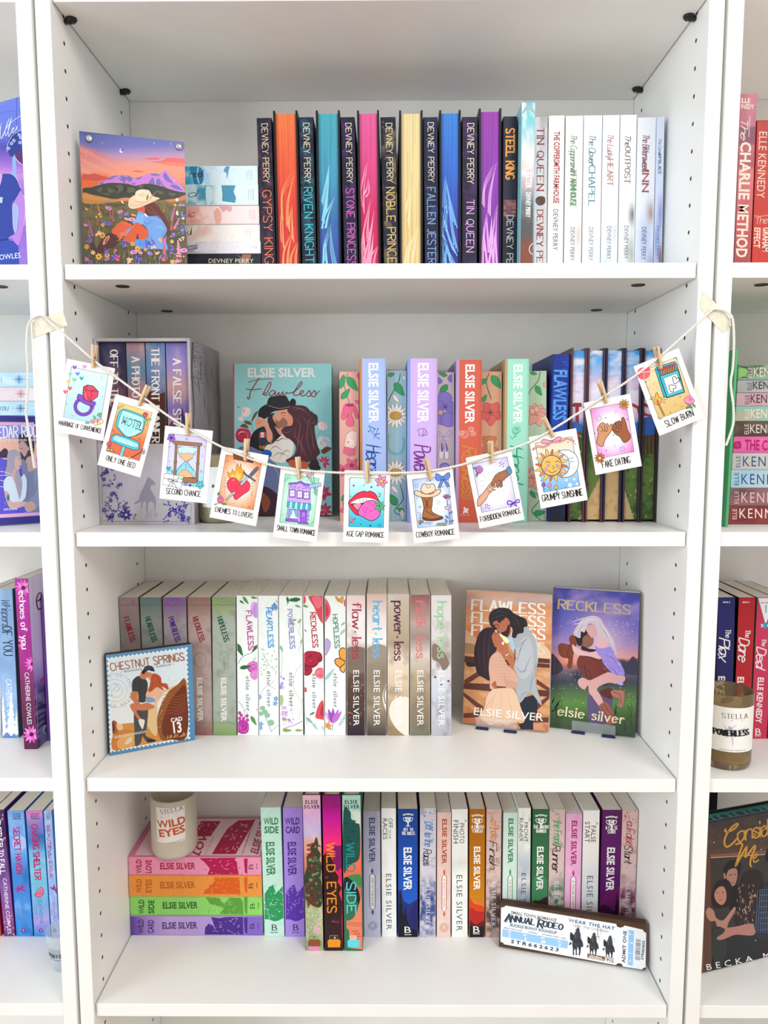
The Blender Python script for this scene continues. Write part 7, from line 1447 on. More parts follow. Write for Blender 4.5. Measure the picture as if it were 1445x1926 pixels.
sparks(c, p('1070,1045 1185,1303')); dots(c, p('932,1108 1210,1103 930,1222 1192,1180 1120,1415 1215,1050'), 4); done(c, 'picture')

c = card('card with a flaming heart and dagger on orange, tan tape strip on top', 'z5', (417.4, 839.3), (505.6, 857), (481.7, 989.8), (394.1, 973.2), 'ENEMIES TO LOVERS', ((117, 1550), (458, 1612), 42), gr_('fff4ec', 'ec7c44'))
c.poly(p('240,1240 232,1190 262,1210 275,1165 300,1195 318,1115 340,1160 350,1115 362,1170 385,1180 375,1240 330,1280 280,1265'), 'e8a030', ol=K, lw=3, n=3); c.poly(p('265,1240 275,1210 300,1230 318,1180 335,1215 350,1200 352,1245 320,1270'), 'f4cc60')
c.poly(p('235,1275 270,1245 310,1252 335,1285 375,1265 415,1275 435,1310 425,1360 370,1400 305,1445 280,1400 240,1350 228,1310'), 'e83858', ol=K, lw=4); c.line(p('270,1270 300,1262'), 7, 'f4a0ac', taper=2)
c.poly(p('340,1305 400,1225 425,1245 365,1312'), 'c4ccd8', False, K, lw=3); c.line(p('345,1308 412,1235'), 2.5, K); c.line(p('378,1190 395,1215 440,1245 485,1278'), 17, K, n=3); c.line(p('380,1192 397,1217 442,1247 483,1277'), 11, '5c6478')
c.poly(p('425,1225 490,1150 512,1152 508,1172 445,1240'), '6a7288', ol=K, lw=3); [c.line([(440+14*k, 1205-14*k), (462+13*k, 1216-14*k)], 5, '2c3040') for k in range(4)]
c.poly(p('265,1385 298,1370 302,1385 215,1458 208,1450'), 'c4ccd8', False, K, lw=3); c.line(p('285,1385 218,1450'), 2.5, K)
for k in range(7): y = 1230+k*24; c.line([(190-5*abs(k-3)*-1, y+10), (222-k, y+12 if k > 3 else y+22)], 3, K, sm=False)
for k in range(5): y = 1300+k*22; c.line([(445, y), (470-k*4, y+10*(k-1))], 3, K, sm=False)
c.poly(p('285,1025 300,1030 312,1022 472,1070 465,1085 472,1095 462,1112 282,1075 292,1062 283,1050'), 'c8703c', False, K, lw=4)
for k in range(15): c.line([(292+12*k, 1032+3*k), (288+12*k, 1074+2.6*k)], 5, '3a1c18', sm=False)
for k in range(3): c.line([(288, 1040+13*k), (466, 1080+13*k)], 4, '3a1c18', sm=False)
rose(c, 165, 1440, 30, ['d070a0', '7c3060', 'eca0c4', '8c3468'], ol=K); leaf(c, 180, 1480, 45, .1, '4ca060', .5, ol=K); leaf(c, 145, 1405, 35, -1.2, '3c8c50', .5, ol=K); leaf(c, 140, 1480, 35, 2.8, '3c8c50')
sparks(c, p('230,1095 425,1510')); dots(c, p('292,1105 180,1150 218,1160 495,1225 490,1302 362,1498 290,1480 445,1440'), 3.5); done(c, 'picture')

c = card('card with a lilac shopfront and blue striped awning on mint', 'z5', (526, 876.7), (609, 887), (598, 1021), (516, 1010), 'SMALL TOWN ROMANCE', ((678, 1718), (1025, 1768), 44), gr_('effff4', '8cdcb8'))
PU = '8c5cd0'; PL = 'c8a8f0'
c.poly(p('790,1310 870,1290 895,1272 935,1302 985,1312 985,1480 775,1462'), PL, False, K, lw=3); c.poly(p('785,1292 865,1285 895,1272 930,1295 990,1305 988,1322 925,1315 893,1292 860,1302 783,1305'), PU, False, K, lw=2.5)
R = random.Random(1)
for k in range(26): x, y = R.uniform(795, 970), R.uniform(1312, 1350); c.quad(x, y, x+11, y+6, PU)
c.poly(p('775,1525 975,1545 960,1665 758,1640'), PL, False, K, lw=3)
for k in range(26): x, y = R.choice([R.uniform(770, 790), R.uniform(870, 890), R.uniform(945, 960)]), R.uniform(1535, 1640); c.quad(x, y, x+10, y+6, PU)
for x, y in ((793, 1352), (860, 1362), (920, 1370)):
    c.quad(x, y, x+54, y+72, PU, K); c.quad(x+5, y+6, x+47, y+62, 'f4f0fc', K); c.line([(x+26, y+6), (x+26, y+62)], 3, PU, sm=False); c.line([(x+5, y+34), (x+47, y+34)], 3, PU, sm=False)
for k in range(9):
    x0 = 768+24*k; y0 = 1455+3.2*k; c.poly([(x0+6, y0), (x0+28, y0+3), (x0+25, y0+55), (x0+12, y0+66), (x0-1, y0+52)], ('3cb0cc' if k % 2 == 0 else 'b4ecf4'), False, K, lw=2.5)
c.quad(795, 1535, 868, 1612, 'f4f8ff', K); c.poly(p('790,1532 820,1535 815,1570 795,1605 785,1600'), '6cb8dc', False, K); c.poly(p('830,1535 865,1540 868,1605 850,1600 840,1565'), '6cb8dc', False, K)
c.quad(893, 1545, 945, 1650, '9c5ce0', K, 3.5); c.quad(902, 1556, 936, 1600, 'b080ec', K); c.quad(885, 1535, 950, 1550, PU, K); c.poly(p('758,1612 870,1625 868,1645 755,1635'), PU, False, K); c.poly(p('870,1645 965,1655 965,1668 870,1660'), PU, False, K)
c.line(p('945,1225 1000,1300 1030,1400'), 5, '4c9c80'); c.line(p('965,1215 1010,1300 1040,1410'), 4, '4c9c80'); c.line(p('1005,1200 1020,1290 1045,1380'), 5, '4c9c80')
for x, y in ((960, 1218), (1000, 1210), (975, 1235)):
    for a in (-2.2, -1.6, -1.0): leaf(c, x, y+10, 28, a, 'f4c8d8', .5, ol=K)
c.poly(p('968,1308 1080,1290 1076,1305 1082,1322 975,1340'), 'a4c0ee', False, K, lw=2.5)
for a in (-2.9, -2.5, -2.1, -1.7): c.line([(800+35*math.cos(a), 1285+30*math.sin(a)), (800+62*math.cos(a), 1285+50*math.sin(a))], 3, K, sm=False)
tri(c, p('1010,1380 730,1578')); dots(c, p('755,1368 948,1270 1005,1555'), 3); c.line(p('980,1680 1000,1650 1010,1640'), 2.5, K); done(c, 'picture')

c = card('card with red lips biting a pink strawberry on turquoise', 'z6', (649, 885), (734, 886.4), (730.7, 1022), (645, 1018.7), 'AGE GAP ROMANCE', ((115, 1330), (370, 1340), 34), g2((0, 'dcf4f8'), (.45, '8cdcec'), (1, '2cb8d4')))
c.poly(p('128,1108 150,1075 190,1040 235,1025 255,1032 275,1025 310,1042 330,1080 345,1110 320,1150 270,1165 200,1190 160,1165'), 'e8304c', ol=K, lw=4); c.poly(p('140,1108 185,1080 240,1068 300,1078 330,1105 250,1105 200,1110'), 'f4ecec', ol=K, lw=2.5); c.poly(p('145,1112 200,1108 240,1105 220,1150 195,1165'), '8c1c30'); c.poly(p('160,1118 210,1110 215,1140 195,1155'), 'f08ca8')
for x in (205, 228, 250): c.line([(x, 1075), (x+2, 1100)], 2.5, K, sm=False)
c.poly(p('205,1140 240,1100 285,1088 320,1100 345,1150 340,1190 310,1218 275,1225 235,1205 195,1180'), 'ec68c0', ol=K, lw=4)
R = random.Random(2)
for k in range(26): x, y = 270+R.gauss(0, 34), 1155+R.gauss(0, 28); c.line([(x, y), (x+3, y+7)], 3, 'a02c7c', sm=False)
for a in (-2.4, -1.7, -.9, -.1, .6, 1.6, 2.6): leaf(c, 338, 1128, 40, a, '5cc084', .42, ol=K)
flower(c, 352, 958, 40, 'f08cb4', 'f0d068', 6, .2, .75, ol=K); heart(c, 155, 1225, 17, 'f08cb0', K); c.line(p('140,1240 178,1210'), 3, K, sm=False)
sparks(c, p('338,1258'), 12); 
for x, y in p('165,988 285,998 278,1260'): leaf(c, x-9, y, 18, 0, K, .35); leaf(c, x, y-9, 18, 1.57, K, .35)
dots(c, p('232,985 143,1060 212,1250'), 4); c.line(p('330,1045 345,1038 345,1050 332,1062 348,1062'), 3, K); tri(c, p('135,950')); done(c, 'picture')

c = card('card with a cowboy hat over a brown boot and a blue bow', 'z6', (765.3, 890.5), (851, 879.4), (865.5, 1013.7), (778.3, 1022), 'COWBOY ROMANCE', ((592, 1340), (850, 1318), 36), gr_('f6fcff', 'a0b8f0'))
c.poly(p('628,1062 695,1062 698,1110 695,1160 730,1185 768,1200 762,1212 700,1225 640,1220 632,1190 640,1140 632,1090'), 'a8683c', ol=K, lw=4, n=5); c.poly(p('640,1205 700,1215 768,1200 764,1216 700,1228 640,1222'), '6c3c20', ol=K)
for L in ('645,1080 660,1110 645,1150', '680,1075 665,1110 685,1140', '660,1085 662,1150', '655,1160 690,1180 720,1190'): c.line(p(L), 3, K)
c.poly(p('575,1035 590,1022 625,1030 690,1032 740,1012 755,1020 745,1045 700,1065 640,1068 590,1055'), 'f0ccae', ol=K, lw=4); c.poly(p('622,1030 628,990 645,975 670,982 700,975 715,990 718,1022 690,1045 640,1042'), 'f4d8bc', ol=K, lw=4); c.line(p('622,1028 660,1045 718,1025'), 8, 'a87850'); c.line(p('655,985 668,1005 690,990'), 3, K)
BW = '6488d8'
c.poly(p('720,925 725,905 745,912 768,930 765,945 740,955 722,945'), BW, ol=K, lw=3); c.poly(p('770,930 795,905 815,900 818,930 800,945 775,945'), BW, ol=K, lw=3); c.poly(p('760,945 735,1005 745,1000 752,1008 775,950'), BW, False, K, lw=3); c.poly(p('775,948 800,1000 808,992 820,995 785,945'), BW, False, K, lw=3); c.ell(770, 938, 9, 11, BW, ol=K)
c.line(p('795,1080 810,1150 815,1255'), 4, '3c5a7c'); c.line(p('820,1120 822,1200 830,1250'), 3, '3c5a7c'); c.line(p('825,1060 800,1100 808,1150'), 3, '3c5a7c')
for q in (((805, 1150), 3.8), ((812, 1180), -.6), ((808, 1210), 3.9), ((818, 1235), -.4), ((800, 1240), 4.2)): leaf(c, *q[0], 30, q[1], '6c90c0', .4, ol=K)
for a in (-2.6, -2.1, -1.57, -1.1, -.6): leaf(c, 795, 1075, 32, a, 'c470a4', .35, ol=K)
c.ell(800, 1138, 16, 12, 'ecb0d4', ol=K); c.ell(810, 1125, 10, 9, 'ecb0d4', ol=K)
for k in range(5): leaf(c, 605+8*k, 1225, 26, 1.2+.25*k, 'd8b450', .35, ol=K)
c.line(p('600,1170 620,1180 615,1195 630,1210'), 2.5, K); c.line(p('610,1205 640,1240 690,1248'), 2.5, K); c.line(p('655,1235 700,1240'), 2.5, K)
for k in range(6): leaf(c, 730+12*k, 1262, 22, -1.2-.1*k, '9cc0a8', .5, ol=K)
sparks(c, p('590,990 738,1102'), 17); dots(c, p('768,995 686,955'), 4); tri(c, p('595,1072 660,955 726,1148')); spark(c, 615, 1132, 9, K, 4, 4); done(c, 'picture')

c = card('card with two hands reaching to touch fingertips and a purple bow', 'z6', (874, 861.5), (959, 844.3), (989.5, 976.3), (904.3, 994.3), 'FORBIDDEN ROMANCE', ((1030, 1235), (1302, 1172), 34), gr_('ffffff', 'c4bce8'))
c.poly(p('1010,1130 1008,1080 1050,1030 1070,1000 1100,965 1110,970 1085,1000 1120,985 1140,992 1105,1010 1130,1015 1105,1025 1080,1050 1060,1085'), 'e0a888', ol=K, lw=3.5, n=3); c.line(p('1060,1010 1080,1015'), 3, K); c.line(p('1075,1030 1095,1025'), 3, K)
c.poly(p('1100,985 1110,945 1140,905 1200,880 1220,860 1235,900 1200,935 1175,960 1175,990 1160,1000 1150,985 1145,1005 1135,985 1130,960 1118,990'), 'a86c4c', ol=K, lw=3.5, n=3); c.line(p('1140,950 1165,955 1160,980'), 3, K); c.poly(p('1200,880 1222,855 1240,895 1220,915'), '5c8ca8', ol=K)
for a in np.arange(14)*PI/7: c.line([(1115+62*math.cos(a+.2), 970+62*math.sin(a+.2)), (1115+90*math.cos(a+.2), 970+90*math.sin(a+.2))], 2, 'a0a0b0', sm=False)
rose(c, 1015, 880, 26, ['c470c8', '6c2c70', 'e0a0e0'], ol=K); leaf(c, 1005, 900, 30, 1.8, '4ca05c', .5, ol=K); leaf(c, 1000, 870, 25, 3.2, '4ca05c', .5, ol=K)
for x, y in ((1170, 845), (1075, 1130)): dots(c, [(x, y), (x-12, y+8), (x+10, y+12), (x-2, y-14), (x+12, y-6), (x-14, y-10)], 4)
BP = '7c4cc8'
c.line(p('1245,1100 1215,1090 1212,1115 1245,1108 1280,1082 1288,1100 1248,1108 1228,1135'), 9, BP); c.line(p('1248,1108 1275,1130'), 9, BP); done(c, 'picture')

c = card('card with a smiling sun against a crescent moon and a pink ribbon', 'z7', (994, 823), (1083, 804.8), (1107, 940.8), (1018.4, 956.2), 'GRUMPY SUNSHINE', ((142, 1318), (402, 1276), 40), g2((0, 'f4dcb0'), (.4, 'cfe0ec'), (1, '7cb8e8')))
c.poly(p('250,995 300,985 350,1010 372,1060 360,1120 320,1155 265,1160 300,1130 315,1080 300,1030'), 'f4f8fc', ol=K, lw=3.5); c.line(p('312,1035 325,1040 340,1032'), 3, K); c.line(p('318,1055 332,1062 345,1055'), 3, K); c.line(p('300,1090 305,1105 318,1100'), 3, K)
for k in range(16): a = k*PI/8; leaf(c, 198+60*math.cos(a), 1085+60*math.sin(a), 54 if k % 2 else 46, a+.15, ('e8903c', 'f0c060')[k % 2] if k % 4 else 'd86c34', .42, ol=K)
c.ell(198, 1085, 66, None, 'f0bc64', ol=K, lw=4, n=24); 
for x in (175, 232): c.ell(x, 1086, 12, 9, 'f8f4ec', ol=K); c.ell(x+1, 1086, 5, None, K)
c.line(p('160,1065 178,1060 190,1070'), 3.5, K); c.line(p('222,1062 238,1056 250,1066'), 3.5, K); c.line(p('205,1085 215,1105 203,1108'), 3, K); c.line(p('175,1118 200,1132 232,1118'), 3.5, K); c.ell(158, 1112, 12, None, 'f09c9c', ol=K, lw=1.5); c.ell(250, 1098, 12, None, 'f09c9c', ol=K, lw=1.5)
PK = 'ec9cb4'
c.poly(p('205,925 240,900 262,905 255,922 215,935'), PK, ol=K, lw=3); c.poly(p('200,930 150,915 133,930 145,945 195,940'), PK, ol=K, lw=3)
c.line(p('200,935 150,965 110,962 75,985'), 13, K, n=5); c.line(p('200,935 150,965 110,962 76,984'), 9, PK, n=5); c.line(p('208,935 260,930 300,912 345,930'), 13, K, n=5); c.line(p('208,935 260,930 300,912 343,929'), 9, PK, n=5)
for x, y, q in ((147, 1212, '8c5cc8'), (185, 1215, 'e088b8'), (228, 1228, 'd8b450')): leaf(c, x, y+12, 30, -1.57, q, .9, ol=K); c.line([(x, y+8), (x+4, y+38)], 2.5, '2c6040'); leaf(c, x, y+30, 18, -.5, '5ca070')
for x, y in ((318, 1212), (345, 1175), (362, 1205), (295, 1180)): flower(c, x, y, 15 if x == 318 else 9, 'fafcff', None, 5)
dots(c, p('305,935 290,1228 130,1185 120,1010 350,945'), 3.5); done(c, 'picture')

c = card('card with two hands linking little fingers on pink', 'z7', (1099, 757.7), (1186.4, 740.2), (1206.7, 876.9), (1120, 893.7), 'FAKE DATING', ((530, 1100), (710, 1066), 40), gr_('ffffff', 'f07cc8'))
c.poly(p('490,935 500,880 495,850 515,815 535,808 550,820 560,812 572,830 585,815 595,835 590,855 570,885 545,920 530,962 505,955'), 'cf9268', ol=K, lw=3.5, n=4)
for L in ('515,830 530,850 520,870', '535,822 545,848 538,868', '555,828 560,850 552,868'): c.line(p(L), 3, K)
dots(c, p('540,858 552,865'), 4, '3c1c4c')
c.poly(p('595,860 592,830 612,805 628,800 640,795 650,808 652,780 665,775 680,810 690,850 710,905 670,938 640,900 615,885'), '9c5c38', ol=K, lw=3.5, n=4)
for L in ('610,812 618,835 612,850', '628,805 634,835 628,852', '645,812 650,838 642,855', '600,850 620,868 640,865'): c.line(p(L), 3, K)
for x, y, q in ((668, 690, 'e0a038'), (510, 1038, 'd87830')):
    for k in range(10): leaf(c, x+8*math.cos(k*PI/5), y+8*math.sin(k*PI/5), 27, k*PI/5, q, .38, ol=K)
    c.ell(x, y, 10, None, 'f0d8b0' if q[0] == 'd' else 'c8702c', ol=K)
spark(c, 505, 780, 26, '4c9c84', 8, 3); spark(c, 657, 980, 22, '6474d8', 8, 3); tri(c, p('450,740 614,738 605,960 720,998')); dots(c, p('550,777 478,878 688,788 600,888 553,988'), 4); done(c, 'picture')

c = card('card with a turquoise matchbox and a lit match on sand, rightmost on the string', 'z7', (1190, 690.8), (1273.6, 655.3), (1328.8, 784.7), (1242.5, 818.7), 'SLOW BURN', ((945, 836), (1122, 760), 40), g2((0, 'ecdcb4'), (1, 'dcb870')))
c.poly(p('868,462 880,448 998,412 1010,428 1060,612 945,648 925,640'), '3cb8cc', False, K, lw=4); c.poly(p('880,462 995,425 1015,470 898,508'), '2a8494', False, K, lw=3)
for k in range(9):
    x = 903+11*k; y = 470-3.8*k; c.poly([(x, y), (x+8, y-3), (x+14, y+32), (x+6, y+34)], 'c8884c', False, K, lw=1.5); c.poly([(x-1, y-14), (x+7, y-17), (x+9, y), (x+1, y+3)], 'e0506c', False, K, lw=1.5)
c.poly(p('898,508 1015,470 1055,608 945,645'), '44c0d4', False, K, lw=4); c.poly(p('920,522 1005,490 1045,590 955,625'), 'f6f8fa', False, K, lw=3)
for cx0, cy0, r0, a0 in ((1000, 535, 24, .35), (975, 582, 24, 2.2)):
    Q = [(0, -.45), (.5, -.95), (1, -.55), (.75, .15), (0, .95), (-.75, .15), (-1, -.55), (-.5, -.95), (0, -.45)]
    c.line([(cx0+r0*(a*math.cos(a0)-b*math.sin(a0)), cy0+r0*(a*math.sin(a0)+b*math.cos(a0))) for a, b in Q], 4.5, K)
c.poly(p('752,488 765,460 790,450 805,455 828,448 838,475 830,510 795,530 765,520'), 'ec6070'); c.line(p('755,492 795,482 836,478'), 4, 'f4e8d0'); c.line(p('790,452 795,482 798,528'), 2, 'f4e8d0')
c.poly(p('888,690 896,688 932,762 924,765'), 'c09858', False, K, lw=3); c.poly(p('862,670 868,640 880,612 892,640 912,655 905,680 888,692 870,688'), 'e8b44c', ol=K, lw=3); c.poly(p('878,680 880,655 892,665 895,682 886,690'), 'd85c50')
for a in (-3.0, -2.6, -.5, -.1, .3, 3.4): c.line([(886+34*math.cos(a), 665+34*math.sin(a)), (886+52*math.cos(a), 665+52*math.sin(a))], 3, K, sm=False)
rose(c, 1090, 665, 30, ['f08cb8', 'a83c74', 'f8b8d4'], ol=K); leaf(c, 1085, 700, 32, .5, '4c9c5c', .5, ol=K); leaf(c, 1090, 700, 28, 2.4, '4c9c5c', .5, ol=K); leaf(c, 1115, 690, 24, .9, '4c9c5c', .5, ol=K)
tri(c, p('828,585 855,475 1040,705')); dots(c, p('810,545 968,742 1030,640'), 3.5); sparks(c, p('862,555 1000,695'), 11, 'c8a460'); c.line(p('985,398 1003,388 1008,402'), 2.5, K); c.line(p('888,772 895,785 912,780'), 2.5, K); done(c, 'picture')

# ---------------------------------------------------------------- cord, pegs, tape
YC = -.0128
def cord(name, lab, P, grp=None):
    P = cr(np.array(P), False, 26)
    # resample evenly
    d = np.r_[0, np.cumsum(np.linalg.norm(np.diff(P, axis=0), axis=1))]; n = int(d[-1]/.0011); s_ = np.linspace(0, d[-1], n); P = np.stack([np.interp(s_, d, P[:, k]) for k in range(3)], 1)
    Tn = np.gradient(P, axis=0); Tn /= np.linalg.norm(Tn, axis=1)[:, None]
    N1 = np.cross(Tn, [0, 1, 0.0]); N1 /= np.maximum(np.linalg.norm(N1, axis=1)[:, None], 1e-6); N2 = np.cross(Tn, N1); V = []; F = []; m = 12
    for i in range(n):
        for k in range(m):
            a = 2*PI*k/m; r = .00128*(1+.30*math.cos(3*(a-s_[i]*2*PI/.0105))); V.append(P[i]+N1[i]*r*math.cos(a)+N2[i]*r*math.sin(a))
    for i in range(n-1):
        for k in range(m): F.append((i*m+k, i*m+(k+1) % m, (i+1)*m+(k+1) % m, (i+1)*m+k))
    F += [tuple(range(m)), tuple(range((n-1)*m, n*m))]
    return tag(mesh_obj(name, V, F, M_ROPE, None, True), lab, 'string', grp)
mid = [(120, 628), (177, 678), (225, 714), (268, 746), (312, 779), (354, 806), (410, 837), (463, 860), (515, 876), (562, 884), (625, 888.5), (691, 890), (750, 889.5), (806, 886), (865, 875), (924, 856), (985, 836), (1032, 812), (1085, 779), (1136, 746), (1188, 712), (1240, 672), (1290, 628)]
FR = -.0034
path = [wp(65, 880, -.010), wp(60, 850, -.010), wp(54, 810, -.009), wp(49, 775, -.008), wp(52, 740, -.008), wp(52, 690, -.008), wp(50, 650, -.007), wp(53, 612, -.005), wp(66, 596, FR), wp(82, 594, FR), wp(92, 604, FR)]+[wp(x, y, YC if 150 < x < 1270 else -.009) for x, y in mid]+[wp(1330, 592, FR), wp(1342, 582, FR), wp(1352, 582, FR), wp(1366, 586, FR), wp(1376, 594, -.005), wp(1380, 612, -.007), wp(1381, 650, -.008), wp(1379, 690, -.008), wp(1375, 722, -.008), wp(1380, 765, -.008), wp(1380, 795, -.009), wp(1372, 822, -.010), wp(1366, 838, -.010)]
cord('string', 'white twisted cotton string slung across the bookcase with pegged cards', path)
for i, ((px, py), rot, sd) in enumerate(pinp):
    o = wp(px, py, YC); a = math.radians(rot)
    up = np.array([math.sin(a), 0, math.cos(a)]); th = 1.12*sd; X = np.array([math.cos(a)*math.cos(th), math.sin(th), -math.sin(a)*math.cos(th)]); Y = np.cross(up, X)
    t = thing('clothespin', ['small wooden clothespin holding the %s card' % q for q in ('ring', 'motel', 'hourglass', 'flaming heart', 'shopfront', 'strawberry', 'cowboy boot', 'fingertips', 'sun and moon', 'little fingers', 'matchbox')][i], 'clothespin', frame_m(o, X, Y, up), 'mini clothespins on the string')
    for s in (-1, 1):
        bm = bmesh.new(); b = [(s*.0004, -.0125), (s*.0016, -.0115), (s*.0031, -.001), (s*.0040, .0145), (s*.0024, .0148), (s*.0011, -.001)]
        if s < 0: b = b[::-1]
        A = [bm.verts.new((x, -.0016, z)) for x, z in b]; B = [bm.verts.new((x, .0016, z)) for x, z in b]
        for k in range(6): bm.faces.new((A[k], A[(k+1) % 6], B[(k+1) % 6], B[k]))
        bm.faces.new(A); bm.faces.new(B[::-1]); bm_obj('wooden_prong', bm, M_CLIP, t)
    bm = bmesh.new()
    for k in range(3): 
        y = -.0018+.0018*k
        r = bmesh.ops.create_cone(bm, cap_ends=True, segments=10, radius1=.0011, radius2=.0011, depth=.0018, matrix=Matrix.Translation((0, y, 0))@Matrix.Rotation(PI/2, 4, 'X'))
    box(bm, -.0038, .0038, -.0028, -.0021, -.0045, -.0038); bm_obj('spring', bm, M_METAL, t)
for lab, Q in (('cream masking tape holding the left end of the string', [(60, 606), (118, 584), (127, 612), (62, 636)]), ('cream masking tape crossing the right pair of panels', [(1322, 548), (1333, 556), (1374, 600), (1376, 612), (1362, 626), (1356, 622), (1318, 580), (1317, 570)])):
    A = [wp(x, y, -.0008) for x, y in Q]; B = [q+np.array([0, .0004, 0]) for q in A]; n = len(Q)
    o = mesh_obj('masking_tape', [*A, *B], [tuple(range(n)), tuple(range(2*n-1, n-1, -1))]+[(i, n+i, n+(i+1) % n, (i+1) % n) for i in range(n)], M_TAPE); tag(o, lab, 'tape')

# ================================================================ left bookcase
def fb(lab, crop, BL, BR, TLy, zs, lean, grp, cover, thick=.03, hard=False, spine=None, page=None, cat='book', nm='hardcover_book', **k):
    c = panel_thing(nm, lab, cat, crop, BL, BR, TLy, zs, lean, grp, thick=thick, **k); face_book(c, thick, cover, spine, page, hard=hard); return c
XL0 = -.8045+.382
# face-out blue book, top left
c = panel_thing('paperback_book', 'blue illustrated paperback standing face out at the upper left edge', 'book', 'x1', (-95, 500), (53, 500), 222, Z1, .05, None, thick=.028, yl=.125, yr=.055)
face_book(c, .028, '4c58c0'); 
c.fieldc(20, 50, lambda U, V: stops((V-60)/1750, [(0, '6c80e0'), (.22, '6a78dc'), (.3, '5048b0'), (.4, '9a68c8'), (.46, 'c88cd4'), (.6, '8c64c8'), (1, '9c74d4')]))
c.poly(p('125,600 162,600 172,900 130,900'), '8cb0f0', False); c.line(p('172,70 172,600'), 4, '2c3c9c', sm=False); c.line(p('0,240 60,220 220,215'), 3, '5060c4'); c.line(p('0,150 170,90'), 3, '8898ec')
for y in (850, 940, 1100, 1300, 1480, 1600, 1700): c.line([(160, y+10), (290, y-14)], 3, '7c54b8', sm=False)
c.poly(p('100,480 150,440 230,430 260,520 260,660 180,640 120,690 75,600'), '28388c'); 
for q in ((120, 550), (145, 520), (200, 460), (208, 540), (215, 490), (90, 600)): flower(c, *q, 20, 'a8c4f8', '5070d0', 5)
c.line(p('80,640 75,600 90,540 130,470 200,420 240,400'), 4, 'e8f0fc'); c.line(p('150,660 175,720 210,755 245,765'), 6, 'f0e8f8'); c.poly(p('150,650 180,640 240,640 245,760 200,740 165,700'), '5c2c6c')
c.line(p('-40,430 0,400 20,330 10,380 5,460 20,500 50,430 70,380 100,290 60,400 60,470 90,420 125,280 90,400 95,480 125,430 150,390 130,400 130,440 160,420 180,370 175,410'), 6, 'e4f4ff'); c.line(p('30,470 100,350 220,262'), 5, 'e4f4ff')
c.poly(p('-100,870 0,865 60,862 120,870 165,910 215,1020 190,1080 150,1140 125,1180 130,1400 145,1480 80,1550 -100,1560'), '28409c', n=5); c.line(p('120,862 170,905 215,1010'), 5, 'e0dcf8'); c.poly(p('-100,860 0,865 25,870 10,960 -20,1000 -100,900'), 'd0a0d8')
c.poly(p('150,1150 190,1080 215,1040 240,1080 262,1130 262,1260 240,1450 195,1600 160,1590 130,1530 80,1540 110,1510 160,1480 190,1400 185,1230 160,1180'), 'b884d8', n=5); c.line(p('240,1080 262,1130 266,1240 250,1400'), 4, 'f0e0fc')
c.poly(p('135,1180 185,1220 180,1400 160,1470 140,1400'), '9cb4ec', ol='e8f0fc'); c.poly(p('-100,1560 80,1545 140,1560 190,1610 200,1820 -100,1820'), '2c48ac', False); c.line(p('-60,1560 90,1540'), 16, '1c2868', sm=False)
c.text('COUNTY SHERIFF', (-110, 1160), (38, 1165), 55, 'c0d0f4', 'R', wd=.12); c.text('CATHERINE COWLES', (-430, 1800), (218, 1732), 54, 'f4f6ff', 'S'); done(c, 'front_cover_print')

GLS = 'pale paperbacks lying in the left bookcase'
zq = None
# cedar ridge tile in front of stack
c = panel_thing('wooden_sign', 'purple stamp tile with a couple in a lavender field, at the left edge', 'sign', 'x2', (-55, 1003), (84, 984), 781, Z2, .10, None, thick=.008, yl=.050, yr=.105)
TILE = c
box_obj('board', -c.w/2, c.w/2, 0, .008, 0, c.h, mat('navy_edge', '1f1f4c', rough=.6), c.t, .0006)
c.field(2, 2, lambda u, v: mixc('34308c', '34308c', u*0)); A = [c.inv(*q) for q in ((.05, .05), (.95, .05), (.95, .94), (.05, .94))]; c.poly(A, 'e4b4d8', False)
for k in range(30):
    for v in (.05, .94): c.ell(*c.inv(.05+.9*k/29, v), 9, None, '34308c', n=8)
c.poly([c.inv(*q) for q in ((.08, .085), (.92, .085), (.92, .90), (.08, .90))], '8c94e4', False)
c.poly([c.inv(*q) for q in ((.08, .2), (.92, .24), (.92, .4), (.08, .36))], 'e8b8a8'); c.poly([c.inv(*q) for q in ((.08, .37), (.3, .3), (.5, .4), (.92, .4), (.92, .90), (.08, .90))], '5c54d0', False); c.poly(p('-50,1270 0,1240 35,1212 60,1225 70,1270 40,1290'), '3c2c50')
R = random.Random(6)
for k in range(80): x, y = R.uniform(-200, 330), R.uniform(1350, 1740); c.line([(x, y), (x+R.uniform(-6, 6), y-R.uniform(20, 50))], 6, R.choice(['3c30a0', '7c70e8', '2c2480', '9c90f0']), taper=2)
c.poly(p('150,1120 170,1095 215,1090 250,1110 275,1150 275,1230 260,1290 215,1300 190,1300 160,1230'), '3a3038', n=5); c.poly(p('150,1200 165,1160 195,1160 225,1200 235,1210 230,1260 200,1300 165,1275 160,1240'), 'c4a09c'); c.poly(p('165,1240 200,1280 225,1230 240,1240 230,1290 190,1310 165,1290'), '4a3a40'); c.poly(p('215,1290 250,1280 280,1350 290,1400 230,1420 205,1350'), 'c4a09c')
c.line(p('160,1210 175,1215 182,1208'), 4, '2c2028'); c.poly(p('170,1310 215,1330 230,1400 300,1380 340,1420 340,1700 260,1720 200,1690 195,1560'), '7c84a4', n=4); c.poly(p('270,1400 340,1380 340,1640 250,1700 230,1640 280,1560'), '8a92b4')
for L in ('240,1420 220,1540 230,1640', '300,1430 290,1540 250,1620'): c.line(p(L), 4, '5c6488', taper=2)
c.poly(p('60,1260 80,1230 120,1222 160,1250 170,1300 165,1350 150,1385 120,1380 100,1420 60,1440 40,1420 55,1340'), 'a8a0b4', n=5); c.poly(p('120,1290 150,1275 170,1310 168,1350 150,1385 120,1370'), 'd4b0b0'); c.line(p('148,1298 162,1295'), 4, '2c2028'); c.line(p('150,1355 165,1358'), 5, 'b03c50')
